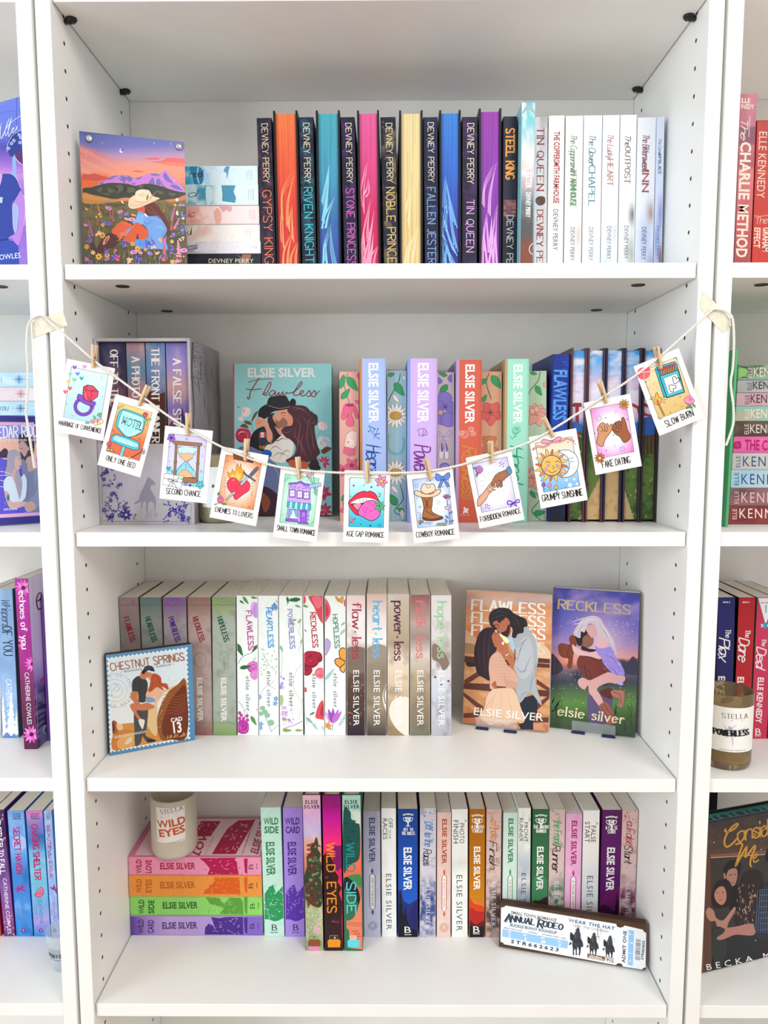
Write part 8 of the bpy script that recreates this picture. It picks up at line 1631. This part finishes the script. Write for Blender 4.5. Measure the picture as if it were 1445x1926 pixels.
c.poly(p('30,1480 60,1440 110,1440 150,1480 190,1420 215,1480 205,1600 160,1650 80,1650 35,1560'), 'd4e4f4', n=4); c.poly(p('95,1430 110,1380 150,1390 160,1470 130,1500'), 'd0aca8'); c.poly(p('130,1390 150,1400 180,1490 160,1620 140,1560 120,1480'), 'a8a0b4'); c.poly(p('35,1560 70,1570 90,1640 200,1640 210,1670 100,1700 60,1660'), 'd0b0ac'); c.poly(p('200,1660 260,1640 290,1690 240,1725 205,1710'), 'c8a49c'); c.ell(65, 1610, 12, 28, '4c7480')
for L in ('-80,1430 0,1400 60,1410 100,1430', '-80,1460 0,1430 50,1430', '-80,1500 0,1470 40,1480', '-80,1535 0,1520 30,1525'): c.line(p(L), 3.5, 'f0f0fc')
c.text('CEDAR RIDGE', (-52, 1130), (345, 1112), 88, 'f2eef8', 'T', wd=.12); c.text('HOME OF SECOND CHANCES', (-25, 1160), (350, 1150), 16, 'f0ecf8', 'B', tr=.15); c.text('LOST & FOUND', (30, 1712), (140, 1706), 15, 'f0ecf8', 'B'); done(c, 'stamp_print')
# books behind the tile: hidden supporting stack plus the three in view
yb0 = .155; hid = []
rows_ = [('blue-grey paperback at the foot of the left-edge stack behind the purple tile', 'b8c8dc', None), ('slate paperback in the left-edge stack behind the purple tile', '9cacc4', None)]
zz = Z2+.0002; top3 = [(754.5, 781.5, 'b8e0f4', 'YOU', '4c7cb0', (837, 945)), (728, 753.5, 'e8d4dc', '', 'c08a8c', (722, 826)), (700, 727, 'b4dcf6', 'YOU', '4c80b8', (602, 712))]
zlow = un(20, 781.8, 1, yb0)[2]
n_low = 7; hh_ = (zlow-zz)/n_low
for k in range(n_low):
    M = Matrix.Translation((XL0-.0035, yb0+.0006*(k % 3), zz+hh_*(k+.5))) @ Matrix.Rotation(-PI/2, 4, 'Y'); t = thing('paperback_book', ['bottom', 'second', 'third', 'fourth', 'fifth', 'sixth', 'seventh'][k]+' pale paperback from the foot of the left-edge stack, behind the purple tile', 'book', M, 'paperbacks low in the left-edge stack')
    book_parts(t, hh_-.0003, .205, .105, False, ['b8c8dc', 'd8d0dc', 'a8bcd8'][k % 3])
zq = zlow+.0001
for i, (yt, yb, base, tx, tc, (a, b)) in enumerate(top3):
    lab = ('sky blue paperback with a compass, third from the top of the left-edge stack', 'blush paperback with a compass, second from the top of the left-edge stack', 'light blue paperback with a compass on top of the left-edge stack')[i]
    x1 = pr((XL0-.0035+.0005*i, yb0, zq))[0]
    c = stacked('paperback_book', lab, GLS, 'x2', x1-330, x1, yt, yb, yb0, .105, cover=base, zb=zq); zq = c.top
    bg(c, [(0, base), (.9, base), (1, mixc(base, '5c9cdc', .6))], 'f4f8fc', .5, 3, 14, 8, 40, seed=i); x = (165, 168, 153)[i]; y = (a+b)/2
    for r in (30, 22): c.line([(x+r*math.cos(q), y+r*math.sin(q)) for q in np.linspace(0, 6.3, 20)], 2.5, tc)
    for q in range(8): leaf(c, x, y, 34 if q % 2 == 0 else 20, q*PI/4, tc, .25)
    c.line([(x-60, y), (x+68, y)], 2, tc, sm=False)
    if tx: c.text('IN YOU', ((-60 if i == 0 else -112), y+18), ((68 if i == 0 else 14), y+16), 32, '4a6a8c', 'R', wd=.1)
    done(c)
# third shelf, left bookcase
GL3 = 'upright books on the third shelf of the left bookcase'
def lb(lab, crop, xl, xr, xt, yt, y0, zs, D, cover, side=None, row='l3', hard=False, grp=GL3):
    return upright('paperback_book' if not hard else 'hardcover_book', lab, grp, crop, xl, xr, xt, yt, y0, zs, D, cover=cover, side=side, row=row, hard=hard)
c = lb('white paperback sliver at the far left of the third shelf', 'x3', -30, 3.2, -36, 1112, .16, Z3, .105, 'f0f0f2'); bg(c, [(0, 'f0f0f2'), (1, 'd8dce8')]); done(c)
c = lb('dusty blue spine with white firs and script title at the left edge', 'x3', 5, 36, -8, 1108, .135, Z3, .13, '8cb0d8', '1c2838')
bg(c, [(0, '88acd4'), (.5, '84a8d4'), (.7, 'a0c0e4'), (1, '5c88bc')], 'a8c8e8', .5, 3, 12, seed=3); pines(c, [(110, 1740, 440, 110), (30, 1740, 400, 90), (160, 1735, 250, 60)], 'eef4fa')
for L in ('75,590 40,700 90,850', '90,890 30,880 0,940', '60,650 20,600'): c.line(p(L), 3, 'b4d0ec', taper=2)
sp(c, 'C', 'Whispers', 400, 660, .0+.3, .8, '2c4468', wd=.07); sp(c, 'R', 'OF YOU', 665, 950, .3, .85, '2c3c5c', wd=.1); sp(c, 'S', 'CATHERINE COWLES', 1180, 1680, .35, .7, 'eef4fc'); done(c)
c = lb('slim white spine with bold navy lettering and purple petals', 'x3', 37, 46.5, 20.5, 1123, .150, Z3, .115, 'eceaf2')
bg(c, [(0, 'ece8f0'), (.85, 'e4dcee'), (.93, '9c6cc4'), (1, '7c3cac')]); rose(c, *su(c, .4, 470), 35, ['4c3cb0', '9c80d8', '2c2480']); sp(c, 'B', 'WHISPERS OF YOU', 565, 1240, .1, .85, '2a2c5c'); sp(c, 'S', 'COWLES', 1370, 1590, .35, .9, '3c3058'); done(c)
c = lb('magenta spine with pink daisies and flowing white title', 'x3', 45.5, 71, 27.3, 1088.5, .095, Z3, .14, 'a03c80', 'd4c4dc')
EB = c
bg(c, [(0, 'b430a0'), (.3, 'c020a4'), (.5, 'a82888'), (.65, '702a54'), (1, '541c40')], '8c2478', .6, 3, 12, 8, 60, seed=2)
for x, y, r in ((230, 290, 85), (320, 1035, 80), (310, 1725, 90), (190, 830, 55)):
    for k in range(12): leaf(c, x, y, r, k*PI/6+.2, ['f070d0', 'f490dc', 'e458bc'][k % 3], .34)
    c.ell(x, y, r*.24, None, '3c1430')
sp(c, 'R', 'echoes of you', 325, 880, .28, .7, 'f8f4f8', wd=.16); sp(c, 'S', 'CATHERINE COWLES', 1110, 1625, .35, .68, 'f4eef4'); done(c)
# its right-hand cover
t = EB.t; M = t.matrix_world; w_, h_ = EB.w, EB.h
c = Canvas([M@Vector((w_/2, y, z)) for y, z in ((0, h_), (.14, h_), (.14, 0), (0, 0))], .14, h_, 'x3'); c.t = t; c.M = Matrix(((0, 0, 1, w_/2), (1, 0, 0, 0), (0, 1, 0, 0), (0, 0, 0, 1)))
c.fieldc(8, 60, lambda U, V: mixc(stops((V-200)/1560, [(0, 'd4c8dc'), (.5, 'cdb4e0'), (.62, '9c84c0'), (.7, '4c3c74'), (.85, '241c3c'), (1, '1c1830')]), 'a894d0', (vnoise(U/60, V/14, 1, 3, 2) > .56)*.6*(V > 1200)))
c.line(p('318,200 372,1760'), 4, 'b8a8c4', sm=False); c.line(p('362,420 395,400 405,350 385,340 362,380 358,440 375,500 398,490'), 12, '4a1430'); leaf(c, 390, 1225, 75, -1.1, 'b43c7c', .4); c.line(p('450,1640 430,1650 428,1700 450,1720'), 5, 'f0f0f4'); done(c, 'front_cover_print')
c = lb('plain violet spine at the right end of the left bookcase third shelf', 'x3', 88.5, 108, 76, 1122.5, .125, Z3, .12, '8458b8'); bg(c, [(0, '8858bc'), (1, '7c50b0')]); sp(c, 'S', 'CATHERINE COWLES', 740, 1330, .3, .6, 'c4b0dc'); done(c)
# fourth shelf, left bookcase
GL4 = 'upright paperbacks on the fourth shelf of the left bookcase'
def lb4(lab, xl, xr, xt, cover, **k): return lb(lab, 'x4', xl, xr, xt, k.pop('yt', 1525), k.pop('y0', .14), Z4, .118, cover, k.pop('side', None), 'l4', grp=GL4)
c = lb4('dark red paperback sliver at the lower left edge', -32, 3, -50, '9c1c40'); bg(c, [(0, 'a01c48'), (1, 'b0502c')]); done(c)
c = lb4('plum spine with glowing petals and white brush title', 4.3, 29, -18, '5c2c74', yt=1524)
bg(c, [(0, '1c1838'), (.2, '3c1c54'), (.6, '7c4c9c'), (.85, '8c4c8c'), (1, '5c2860')], 'a070b4', .4, 3, 12, seed=4); R = random.Random(4); dots(c, [su(c, R.random(), R.uniform(250, 560)) for _ in range(16)]+[su(c, R.random(), R.uniform(1250, 1480)) for _ in range(14)], 8, 'e89cac')
sp(c, 'H', 'FURTHER TO FALL', 330, 850, .2, .62, 'f4f0f8', wd=.18); sp(c, 'S', 'CATHERINE COWLES', 890, 1440, .35, .68, 'f0ecf4'); done(c)
def hv(lab, xl, xr, xt, cols, t1, v, art, top, dt, up='4c80c0', cy2=(1100, 1320), yt=1525.6):
    c = lb4(lab, xl, xr, xt, '2f70c0', yt=yt)
    bg(c, cols[0], cols[1], .8, 4, 22, 10, 90, seed=len(lab), lo=.4, hi=.62); 
    if 'moon' in lab: c.ell(*su(c, .6, 545), 70, 75, 'a8c4f0')
    for k, q in enumerate(dt): A = su(c, .3, 270+22*k); B = su(c, .78, 270+22*k); c.text(q, A, B, 13, '202848', 'B')
    sp(c, 'K', t1, v[0], v[1], .3, .62, 'c0186c', wd=.19)
    sp(c, 'S', 'CATHERINE', cy2[0], cy2[1], .38, .6, up); sp(c, 'S', 'COWLES', cy2[0]+50, cy2[1]-30, .1, .3, up)
    art(c); x, y = su(c, .42, 1405); c.ell(x, y, 20, None, '8c2470'); c.line([(x-8, y-6), (x+6, y-8), (x, y+4), (x+2, y+12)], 4, 'f4d0e4')
    done(c); return c
def a1(c):
    for a in (-2.9, -2.3, -1.2, -.7, .2, 2.7): leaf(c, 200, 1005, 62, a, 'a82c8c', .3)
def a2(c): c.poly(p('340,1060 375,1010 400,980 425,1010 420,1060 380,1080'), 'e87090', ol='a81c5c', lw=5); c.line(p('335,1065 370,1040 415,1050'), 4, 'a81c5c'); c.line(p('365,1040 400,985'), 3, 'f4c0d0')
def a3(c):
    for a in (-2.6, -1.9, -.4, .9): leaf(c, 540, 1010, 60, a, 'a82c6c', .35)
hv('azure spine with a pale moon and a magenta bird', 31, 63, 13.2, ([(0, '6ca4e4'), (.3, '6aa8ec'), (.5, '3c84d4'), (1, '3c90dc')], [(0, '8cb4ec'), (.3, '90c0f0'), (.5, '1c60b0'), (.75, '78b0ec'), (1, '1c5cac')]), 'SECRET HAVEN', (395, 845), a1, 0, ('ON SALE', 'OCTOBER', '2025'))
hv('azure and pink spine with a magenta butterfly', 64.5, 96.5, 48, ([(0, 'e070b8'), (.06, 'a080d0'), (.25, '3c7cc4'), (.32, '70b8e4'), (.5, '7cc4dc'), (.8, '7cb4e4'), (.88, 'c4a0dc'), (1, '3c90e4')], [(0, 'f0a0c8'), (.2, '2c64a8'), (.4, '9cd4e8'), (.7, '58a8d0'), (.85, 'd0a4e0'), (1, '2c80d4')]), 'CHASING SHELTER', (370, 905), a2, 0, ('ON SALE', 'JULY', '2025'), cy2=(1110, 1340))
hv('pale blue spine half hidden by the left bookcase side', 96.9, 113, 81.5, ([(0, '90b0e0'), (.5, '90b8ec'), (1, '9ca8e8')], [(0, 'b4c8ec'), (1, 'b8c8f4')]), 'BEAUTIFUL EXILE', (375, 885), a3, 0, ('ON SALE', 'MARCH', '2025'), up='b03070', cy2=(1130, 1290))
# shot glass
gx, gy = x_at(123, .08, Z4), .080
t = thing('shot_glass', 'clear printed shot glass by the lower left panel', 'glass', Matrix.Translation((gx, gy, Z4+.0003)), None)
bm = bmesh.new(); lathe(bm, [(0, 0), (.0165, 0), (.0175, .003), (.0245, .055), (.0238, .056), (.0228, .055), (.0165, .012), (0, .010)], 48); bm_obj('glass_body', bm, clear('clear_glass', 'dfe8ee', .32), t, True)
c = Canvas([(gx-.02, gy-.021, Z4+.042), (gx+.02, gy-.021, Z4+.042), (gx+.02, gy-.021, Z4+.018), (gx-.02, gy-.021, Z4+.018)], .04, .024, 'x4'); c.t = t
def _w(Q):
    a = (Q[:, 0]-.02)/.0225; z = .018+Q[:, 1]; r = .0175+.007*(z-.003)/.052+.0003+Q[:, 2]+.0003; return np.c_[r*np.sin(a), -r*np.cos(a), z]
c.warp = _w; c.M = Matrix.Identity(4)
for k in range(14): a = c.inv(.03+.067*k, .1+.04*(k % 3)); b = c.inv(.06+.067*k, .5); c.line([a, b], 3, '2c3848', sm=False)
c.text('WHISKEY BARREL', c.inv(.02, .75), c.inv(.98, .75), 36, '1c2838', 'R', wd=.18); c.line([c.inv(.02, .9), c.inv(.5, .92), c.inv(.98, .9)], 4, '2c3848'); c.line([c.inv(.02, .06), c.inv(.98, .06)], 3, '2c3848', sm=False)
done(c, 'glass_print')

# ================================================================ right bookcase
XR0 = .8045-.382
GR1 = 'tall paperbacks at the upper right edge'
c = upright('paperback_book', 'rose pink spine with big cream condensed title at the upper right edge', GR1, 'x5', 1381.2, 1411.8, 1393.5, 177, .065, Z1, .15, cover='b86878', row='rr1')
bg(c, [(0, 'c07488'), (.18, 'b87086'), (.185, '7c4860'), (.28, '84485c'), (.285, 'b4606c'), (.4, 'a85060'), (.42, 'd07878'), (.6, 'cc6468'), (.8, 'b85050'), (1, 'a84448')], 'a04858', .4, 3, 8, 8, 70, seed=3)
c.text('ELLE', (145, 188), (262, 192), 48, 'e8d4cc', 'B'); c.text('KENNEDY', (85, 248), (300, 256), 48, 'e8d4cc', 'B'); c.line(p('260,330 255,440 248,555'), 5, 'f0e4dc'); sp(c, 'C', 'The', 350, 555, .1, .5, 'f0e4dc', wd=.1)
sp(c, 'B', 'CHARLIE', 600, 1205, .12, .74, 'ecdccc'); sp(c, 'B', 'METHOD', 1260, 1830, .1, .74, 'ecdccc'); done(c)
c = upright('paperback_book', 'scarlet spine with cream lettering at the upper right edge', GR1, 'x5', 1413.2, 1452, 1424.6, 226.5, .075, Z1, .14, cover='c02c24', row='rr1')
bg(c, [(0, 'a82420'), (.3, 'bc2c24'), (1, 'cc3428')], 'd04030', .4, 3, 12, seed=4); sp(c, 'S', 'ELLE KENNEDY', 490, 1190, .12, .5, 'e8d0c0'); c.line(p('295,1392 370,1398 460,1385'), 4, 'f0dcd0'); c.text('The', (315, 1485), (440, 1470), 70, 'f0dcd0', 'C', wd=.06)
sp(c, 'B', 'EFFECT', 1510, 1725, .08, .36, 'ecd8c8'); sp(c, 'B', 'GRAHAM', 1510, 1770, .5, .78, 'ecd8c8'); done(c)
# stack of ten, right
GR2 = 'paperbacks lying in the right bookcase stack'
c = upright('hardcover_book', 'thin green hardcover standing beside the right-hand stack', 'thin books left of the right stack', 'x6', 1364.5, 1370.0, 1384, 657.5, .055, Z2, .16, cover='58b078', row='rr2'); bg(c, [(0, '5cb880'), (1, '54a874')]); done(c)
st10 = [(685.3, 713, '8ab090', 'KENNEDY', 'e4dcd0', (537, 657), 'S'), (714.5, 737, 'a8a8ac', 'KENNEDY', '1f2024', (664, 757), 'S'), (738.3, 762.8, 'cca4b0', 'KENNEDY', '2a2028', (762, 868), 'S'), (763.8, 790.5, '94c0b0', 'KENNEDY', 'e8e4dc', (874, 988), 'S'),
        (792, 819, '6a5448', 'KENNEDY', 'e4dcd4', (996, 1110), 'S'), (820.4, 850.5, 'e060a8', 'THE CHASE', 'b80c64', (1118, 1242), 'B'), (851.8, 882, 'c4c0bc', 'KENNEDY', '24488c', (1250, 1378), 'S'), (883, 915.5, 'b4ccd4', 'KENNEDY', '1c4888', (1385, 1522), 'S'), (917.5, 950, '8c6468', 'KENNEDY', 'e8b4b8', (1532, 1670), 'S'), (952, 979.5, '8c3c3c', 'KENNEDY', 'f0dcd0', (1678, 1795), 'S')]
yR = .085; zb = Z2+.0002
nm10 = ['green with a leafy photo', 'grey', 'dusty pink', 'mint', 'brown', 'hot pink', 'beige with navy letters', 'ice blue with navy letters', 'mauve-brown', 'brick red']
xs = [x_at(x, yR, Z2+.1) for x in (0,)]
for i in range(9, -1, -1):
    yt, yb, base, tx, tc, (a, b), fo = st10[i]
    xl = 1330+(251, 243, 236, 230, 222, 212, 202, 192, 182, 172)[i]/4.278
    c = stacked('paperback_book', nm10[i]+' paperback in the right-edge stack, '+['topmost', 'second from top', 'third from top', 'fourth from top', 'fifth from top', 'fifth from bottom', 'fourth from bottom', 'third from bottom', 'second from bottom', 'bottommost'][i], GR2, 'x6', xl, xl+285, yt, yb, yR+.0008*(i % 3), .13, cover=base, zb=zb); zb = c.top
    bg(c, [(0, base), (1, base)], mixc(base, ['3a2c20', 'c8c8cc', 'e0bcc4', 'd8a890', '3c2c24', 'f080bc', 'd0ccc8', '8cc8e8', '3c3034', '6c2428'][i], .8), .7, 2, 10, 8, 60, seed=i)
    if i == 0: c.poly(p('250,580 300,570 330,590 310,620 255,640'), '8cc468'); c.line(p('250,545 300,560 380,560 400,545'), 10, '3c2420', taper=2); c.line(p('260,650 300,640 350,650'), 8, '3c2420', taper=2)
    h = b-a; x0 = (325, 318, 300, 300, 296, 0, 228, 216, 216, 200)[i]; s = (.62, .66, .64, .62, .6, 0, .62, .6, .6, .66)[i]
    if i == 5: c.poly(p('218,1168 230,1158 262,1155 275,1170 272,1212 218,1212'), 'b80c64'); [c.line([(230, 1176+10*k), (262, 1176+10*k)], 3, 'e060a8', sm=False) for k in range(3)]; c.text(tx, (308, 1224), (640, 1232), 80, tc, 'B')
    else:
        c.text('ELLE', (x0+40, b-12), (x0+40, a+20), 34, tc, 'S'); kx = x0+50+(10 if i > 5 else 0); c.text(tx, (kx, b-22), (kx+(330 if i < 5 else 470), b-18), h*s, tc, 'S', tr=0 if i < 5 else .15)
    done(c)
# third shelf right
GR3 = 'hockey paperbacks on the third shelf of the right bookcase'
def rb(lab, xl, xr, xt, base, side=None, y0=.135):
    return upright('paperback_book', lab, GR3, 'v1', xl, xr, xt, 1124, y0, Z3, .125, cover=base, side=side, row='rr3')
def rtxt(c, num, m, ti, w0, va, el, tc='f2eeee', sub='BRIAR U'):
    c.text(sub, (m-26, 426), (m+28, 426), 11, tc, 'B'); c.text(num, (m-18, 493), (m+20, 493), 52, tc, 'R', wd=.24)
    sp(c, 'R', 'The', va[0], va[1], .48, .78, tc, wd=.13); sp(c, 'C', ti, va[2], va[3], .12, .72, tc, wd=.12); sp(c, 'B', el, va[4], va[5], .12, .5, tc)
c = rb('navy spine numbered 3 behind the amber candle', 1345.2, 1377, 1351.5, '24245c', '1c2038'); bg(c, [(0, '24246a'), (1, '22245c')]); rtxt(c, '3', 274, 'Play', 0, (628, 690, 690, 855, 985, 1440), 'ELLE KENNEDY'); done(c)
c = rb('red spine numbered 4 behind the amber candle', 1379.5, 1410.5, 1390.2, 'b4242c', '141420'); bg(c, [(0, 'b4202a'), (1, 'b8282e')]); rtxt(c, '4', 425, 'Dare', 0, (632, 690, 690, 858, 990, 1440), 'ELLE KENNEDY'); done(c)
c = rb('raspberry spine with a white pennant at the right edge', 1411.5, 1443, 1425.2, 'cc3458', '5c8c7c'); bg(c, [(0, 'cc3860'), (1, 'c83454')])
c.poly(p('518,388 640,388 577,600'), 'f0f2f4', False, '5ca8b4', lw=4); c.text('OFF CAMPUS', (538, 430), (620, 430), 10, 'c03458', 'B'); c.text('1', (565, 500), (592, 500), 55, '5cb8cc', 'B'); c.ell(572, 600, 24, None, '3c9cc0'); c.line(p('540,590 555,600 540,612'), 8, 'f0f2f4'); c.line(p('605,590 590,600 605,612'), 8, 'f0f2f4')
sp(c, 'R', 'The', 700, 755, .4, .66, 'f2eeee', wd=.13); sp(c, 'C', 'Deal', 760, 910, .12, .66, 'f2eeee', wd=.12); sp(c, 'B', 'ELLE KENNEDY', 995, 1345, .28, .62, 'f2eeee'); x, y = su(c, .45, 1440); c.text('B', (x-14, y), (x+20, y), 44, 'f2eeee', 'R', wd=.18); c.text('BLOOM', (x-22, y+14), (x+26, y+14), 8, 'f2eeee', 'B'); done(c)
c = rb('violet paperback sliver at the right edge of the third shelf', 1444, 1475, 1458, '5c3c8c'); bg(c, [(0, '6044a0'), (1, '503488')]); done(c)
amber = glass('smoky_amber_glass', 'bda67a', .03, 1.3, .75)
cy_ = .058; cx_ = x_at(1366.5, cy_, Z3+.05)
t = candle('jar_candle', 'smoky amber jar candle with a white label in the right bookcase', cx_, cy_, Z3, .0325, .102, amber, WAX, .072)
c = label_canvas(t, 'v1', cx_, cy_, .0325, Z3+.0565, .062, .060, -.02)
c.field(14, 2, lambda u, v: mixc('f2efe9', 'f2efe9', u*0)); c.text('STELLA', (230, 1290), (396, 1286), 34, '4a4644', 'R', wd=.08); c.line(p('282,1305 358,1304'), 3, '6a6664'); 
for L in ('235,1330 255,1370 275,1385 300,1350 320,1330', '275,1385 290,1430 292,1500', '290,1395 340,1375 385,1358', '270,1420 250,1440'): c.line(p(L), 7, 'c8bcd8', taper=2)
c.ell(276, 1362, 12, None, 'b8a8cc'); c.text('POWERLESS', (176, 1424), (408, 1414), 40, '1c1a1c', 'R', wd=.26); c.text('COCONUT WAX CANDLE 10 OZ', (205, 1535), (380, 1532), 7, '5a5654', 'S'); c.text('HAND POURED IN EDMONTON, AB', (192, 1550), (385, 1550), 7, '5a5654', 'S'); c.line(p('210,1440 380,1436'), 2, '8a8684'); done(c, 'label')
# fourth shelf right: dark face-out book with teal page edges
c = panel_thing('hardcover_book', 'dark hardcover with teal page edges and a couple, at the lower right edge', 'book', 'v2', (1313, 1853), (1500, 1811), 1551, Z4, .05, None, thick=.030, yl=.062, yr=.115)
bm = bmesh.new(); th = .030; w_, h_ = c.w, c.h
extrude(bm, [(-w_/2, 0), (w_/2, 0), (w_/2, .0026), (-w_/2+.0026, .0026), (-w_/2+.0026, th-.0026), (w_/2, th-.0026), (w_/2, th), (-w_/2, th)], 0, h_); bm_obj('cover', bm, solid('1d1a20'), c.t)
box_obj('page_block', -w_/2+.0028, w_/2-.003, .0027, th-.0027, .003, h_-.003, solid('3f8a80'), c.t)
bm = bmesh.new()
for k in range(9): 
    r = bmesh.ops.create_uvsphere(bm, u_segments=10, v_segments=6, radius=.004); bmesh.ops.scale(bm, verts=r['verts'], vec=(1.6 if k % 2 else .8, 1.4, .02)); bmesh.ops.translate(bm, verts=r['verts'], vec=(-w_/2+.014+k*.014, th/2, h_-.0029))
bm_obj('edge_motifs', bm, solid('232c5c'), c.t)
c.fieldc(26, 50, lambda U, V: mixc(stops((V-320)/1290, [(0, '3c3230'), (.16, '4a3830'), (.2, '5c4030'), (.24, '3c342e'), (.6, '2c2626'), (1, '2a2224')]), '5a4638', .5*(vnoise(U/120, V/14, 1, 3, 4) > .55)*(V < 560)))
c.poly(p('108,600 200,570 212,590 205,1610 106,1640'), '5c3c2c', False); c.poly(p('190,580 700,545 700,565 205,600'), '7c5440', False); c.line(p('200,605 700,575'), 6, 'c8a890', sm=False); c.poly(p('200,612 700,580 700,1200 205,1400'), '37322e', False); c.line(p('148,600 135,1600'), 5, '8a5c40', sm=False)
c.poly(p('300,700 330,640 400,620 440,650 440,700 420,760 400,830 360,830 300,770'), '1c1618', n=4); c.poly(p('325,740 345,700 400,690 412,740 400,800 375,835 345,790 325,775'), 'a8786c'); c.line(p('345,745 370,740'), 5, '241818'); c.line(p('385,738 402,735'), 5, '241818'); c.line(p('355,805 390,803'), 4, '6c3c3c'); c.poly(p('300,730 312,730 320,765 305,770'), 'a8786c')
c.poly(p('360,840 420,830 440,900 440,1010 360,1030 330,930'), '141216')
c.poly(p('210,880 240,800 300,780 350,820 370,900 350,960 320,1000 230,1000 205,940'), '1f1416', n=4); c.poly(p('230,880 260,840 300,835 322,880 320,940 290,980 250,960 230,920'), 'b8806c'); c.line(p('240,885 258,880'), 5, '241416'); c.line(p('285,882 305,878'), 5, '241416'); c.line(p('265,940 295,938'), 6, 'a03c44'); c.line(p('270,890 272,920'), 3, '8c5c4c')
c.poly(p('160,1030 185,1000 225,1030 240,1080 300,1100 380,1000 395,1020 340,1120 320,1180 260,1180 235,1110 200,1110 170,1080'), 'b08070', n=4)
c.poly(p('420,830 470,720 560,700 610,730 620,800 600,900 590,1100 500,1140 400,1140 390,1060 420,950'), '281c1c', n=4)
R = random.Random(12)
for k in range(70): x, y = R.gauss(495, 55), R.uniform(800, 1130); c.line([(x, y), (x+R.uniform(-12, 12), y+14), (x+R.uniform(-14, 14), y+28)], 6, R.choice(['9c7870', '4c3434', 'c49c8c']), taper=2)
c.poly(p('215,1180 260,1150 330,1180 400,1200 430,1300 330,1350 250,1650 215,1500 225,1350 210,1250'), '2e3230', n=4); c.poly(p('330,1180 530,1150 560,1210 600,1400 560,1700 240,1700 330,1350'), '25262a', n=3)
c.poly(p('245,1240 300,1200 320,1165 400,1150 535,1128 540,1218 400,1215 330,1240 270,1258'), 'b07870', n=4); c.poly(p('535,1120 560,1010 600,830 700,780 700,1250 560,1230'), '262a36', False)
for k in range(8): c.line([(570+18*k, 860+k*2), (555+18*k, 1200)], 4, '5c6c8c', sm=False); c.line([(585, 860+45*k), (700, 850+45*k)], 4, '5c6c8c', sm=False)
c.poly(p('630,600 655,530 700,520 700,640 650,640'), '15120f'); c.text('BECKA MACK', (168, 1498), (930, 1352), 48, 'f0ece8', 'S', tr=.5)
c.line(p('320,375 312,395 340,398 380,380 415,345 405,335 360,370 320,430 308,490 330,520 375,490 410,450'), 14, 'c8923c'); c.text('onsider', (415, 478), (760, 400), 120, 'c8923c', 'C', wd=.1)
c.line(p('395,500 425,490 450,500 430,560 395,675 440,590 480,520 485,530 470,600 500,570 545,510 550,530 520,600 512,660 525,675'), 14, 'c8923c'); c.line(p('530,620 565,590 555,575 535,600 545,640 580,620'), 11, 'c8923c'); dots(c, p('225,485 555,1262 600,540'), 4, 'f0ece0'); done(c, 'front_cover_print')
t = thing('hardcover_book', 'black hardcover lying behind the dark face-out book at the lower right', 'book', Matrix.Translation((XR0+.10, .235, Z4+.0003)), None)
book_parts(t, .035, .218, .03, True, '16131a')
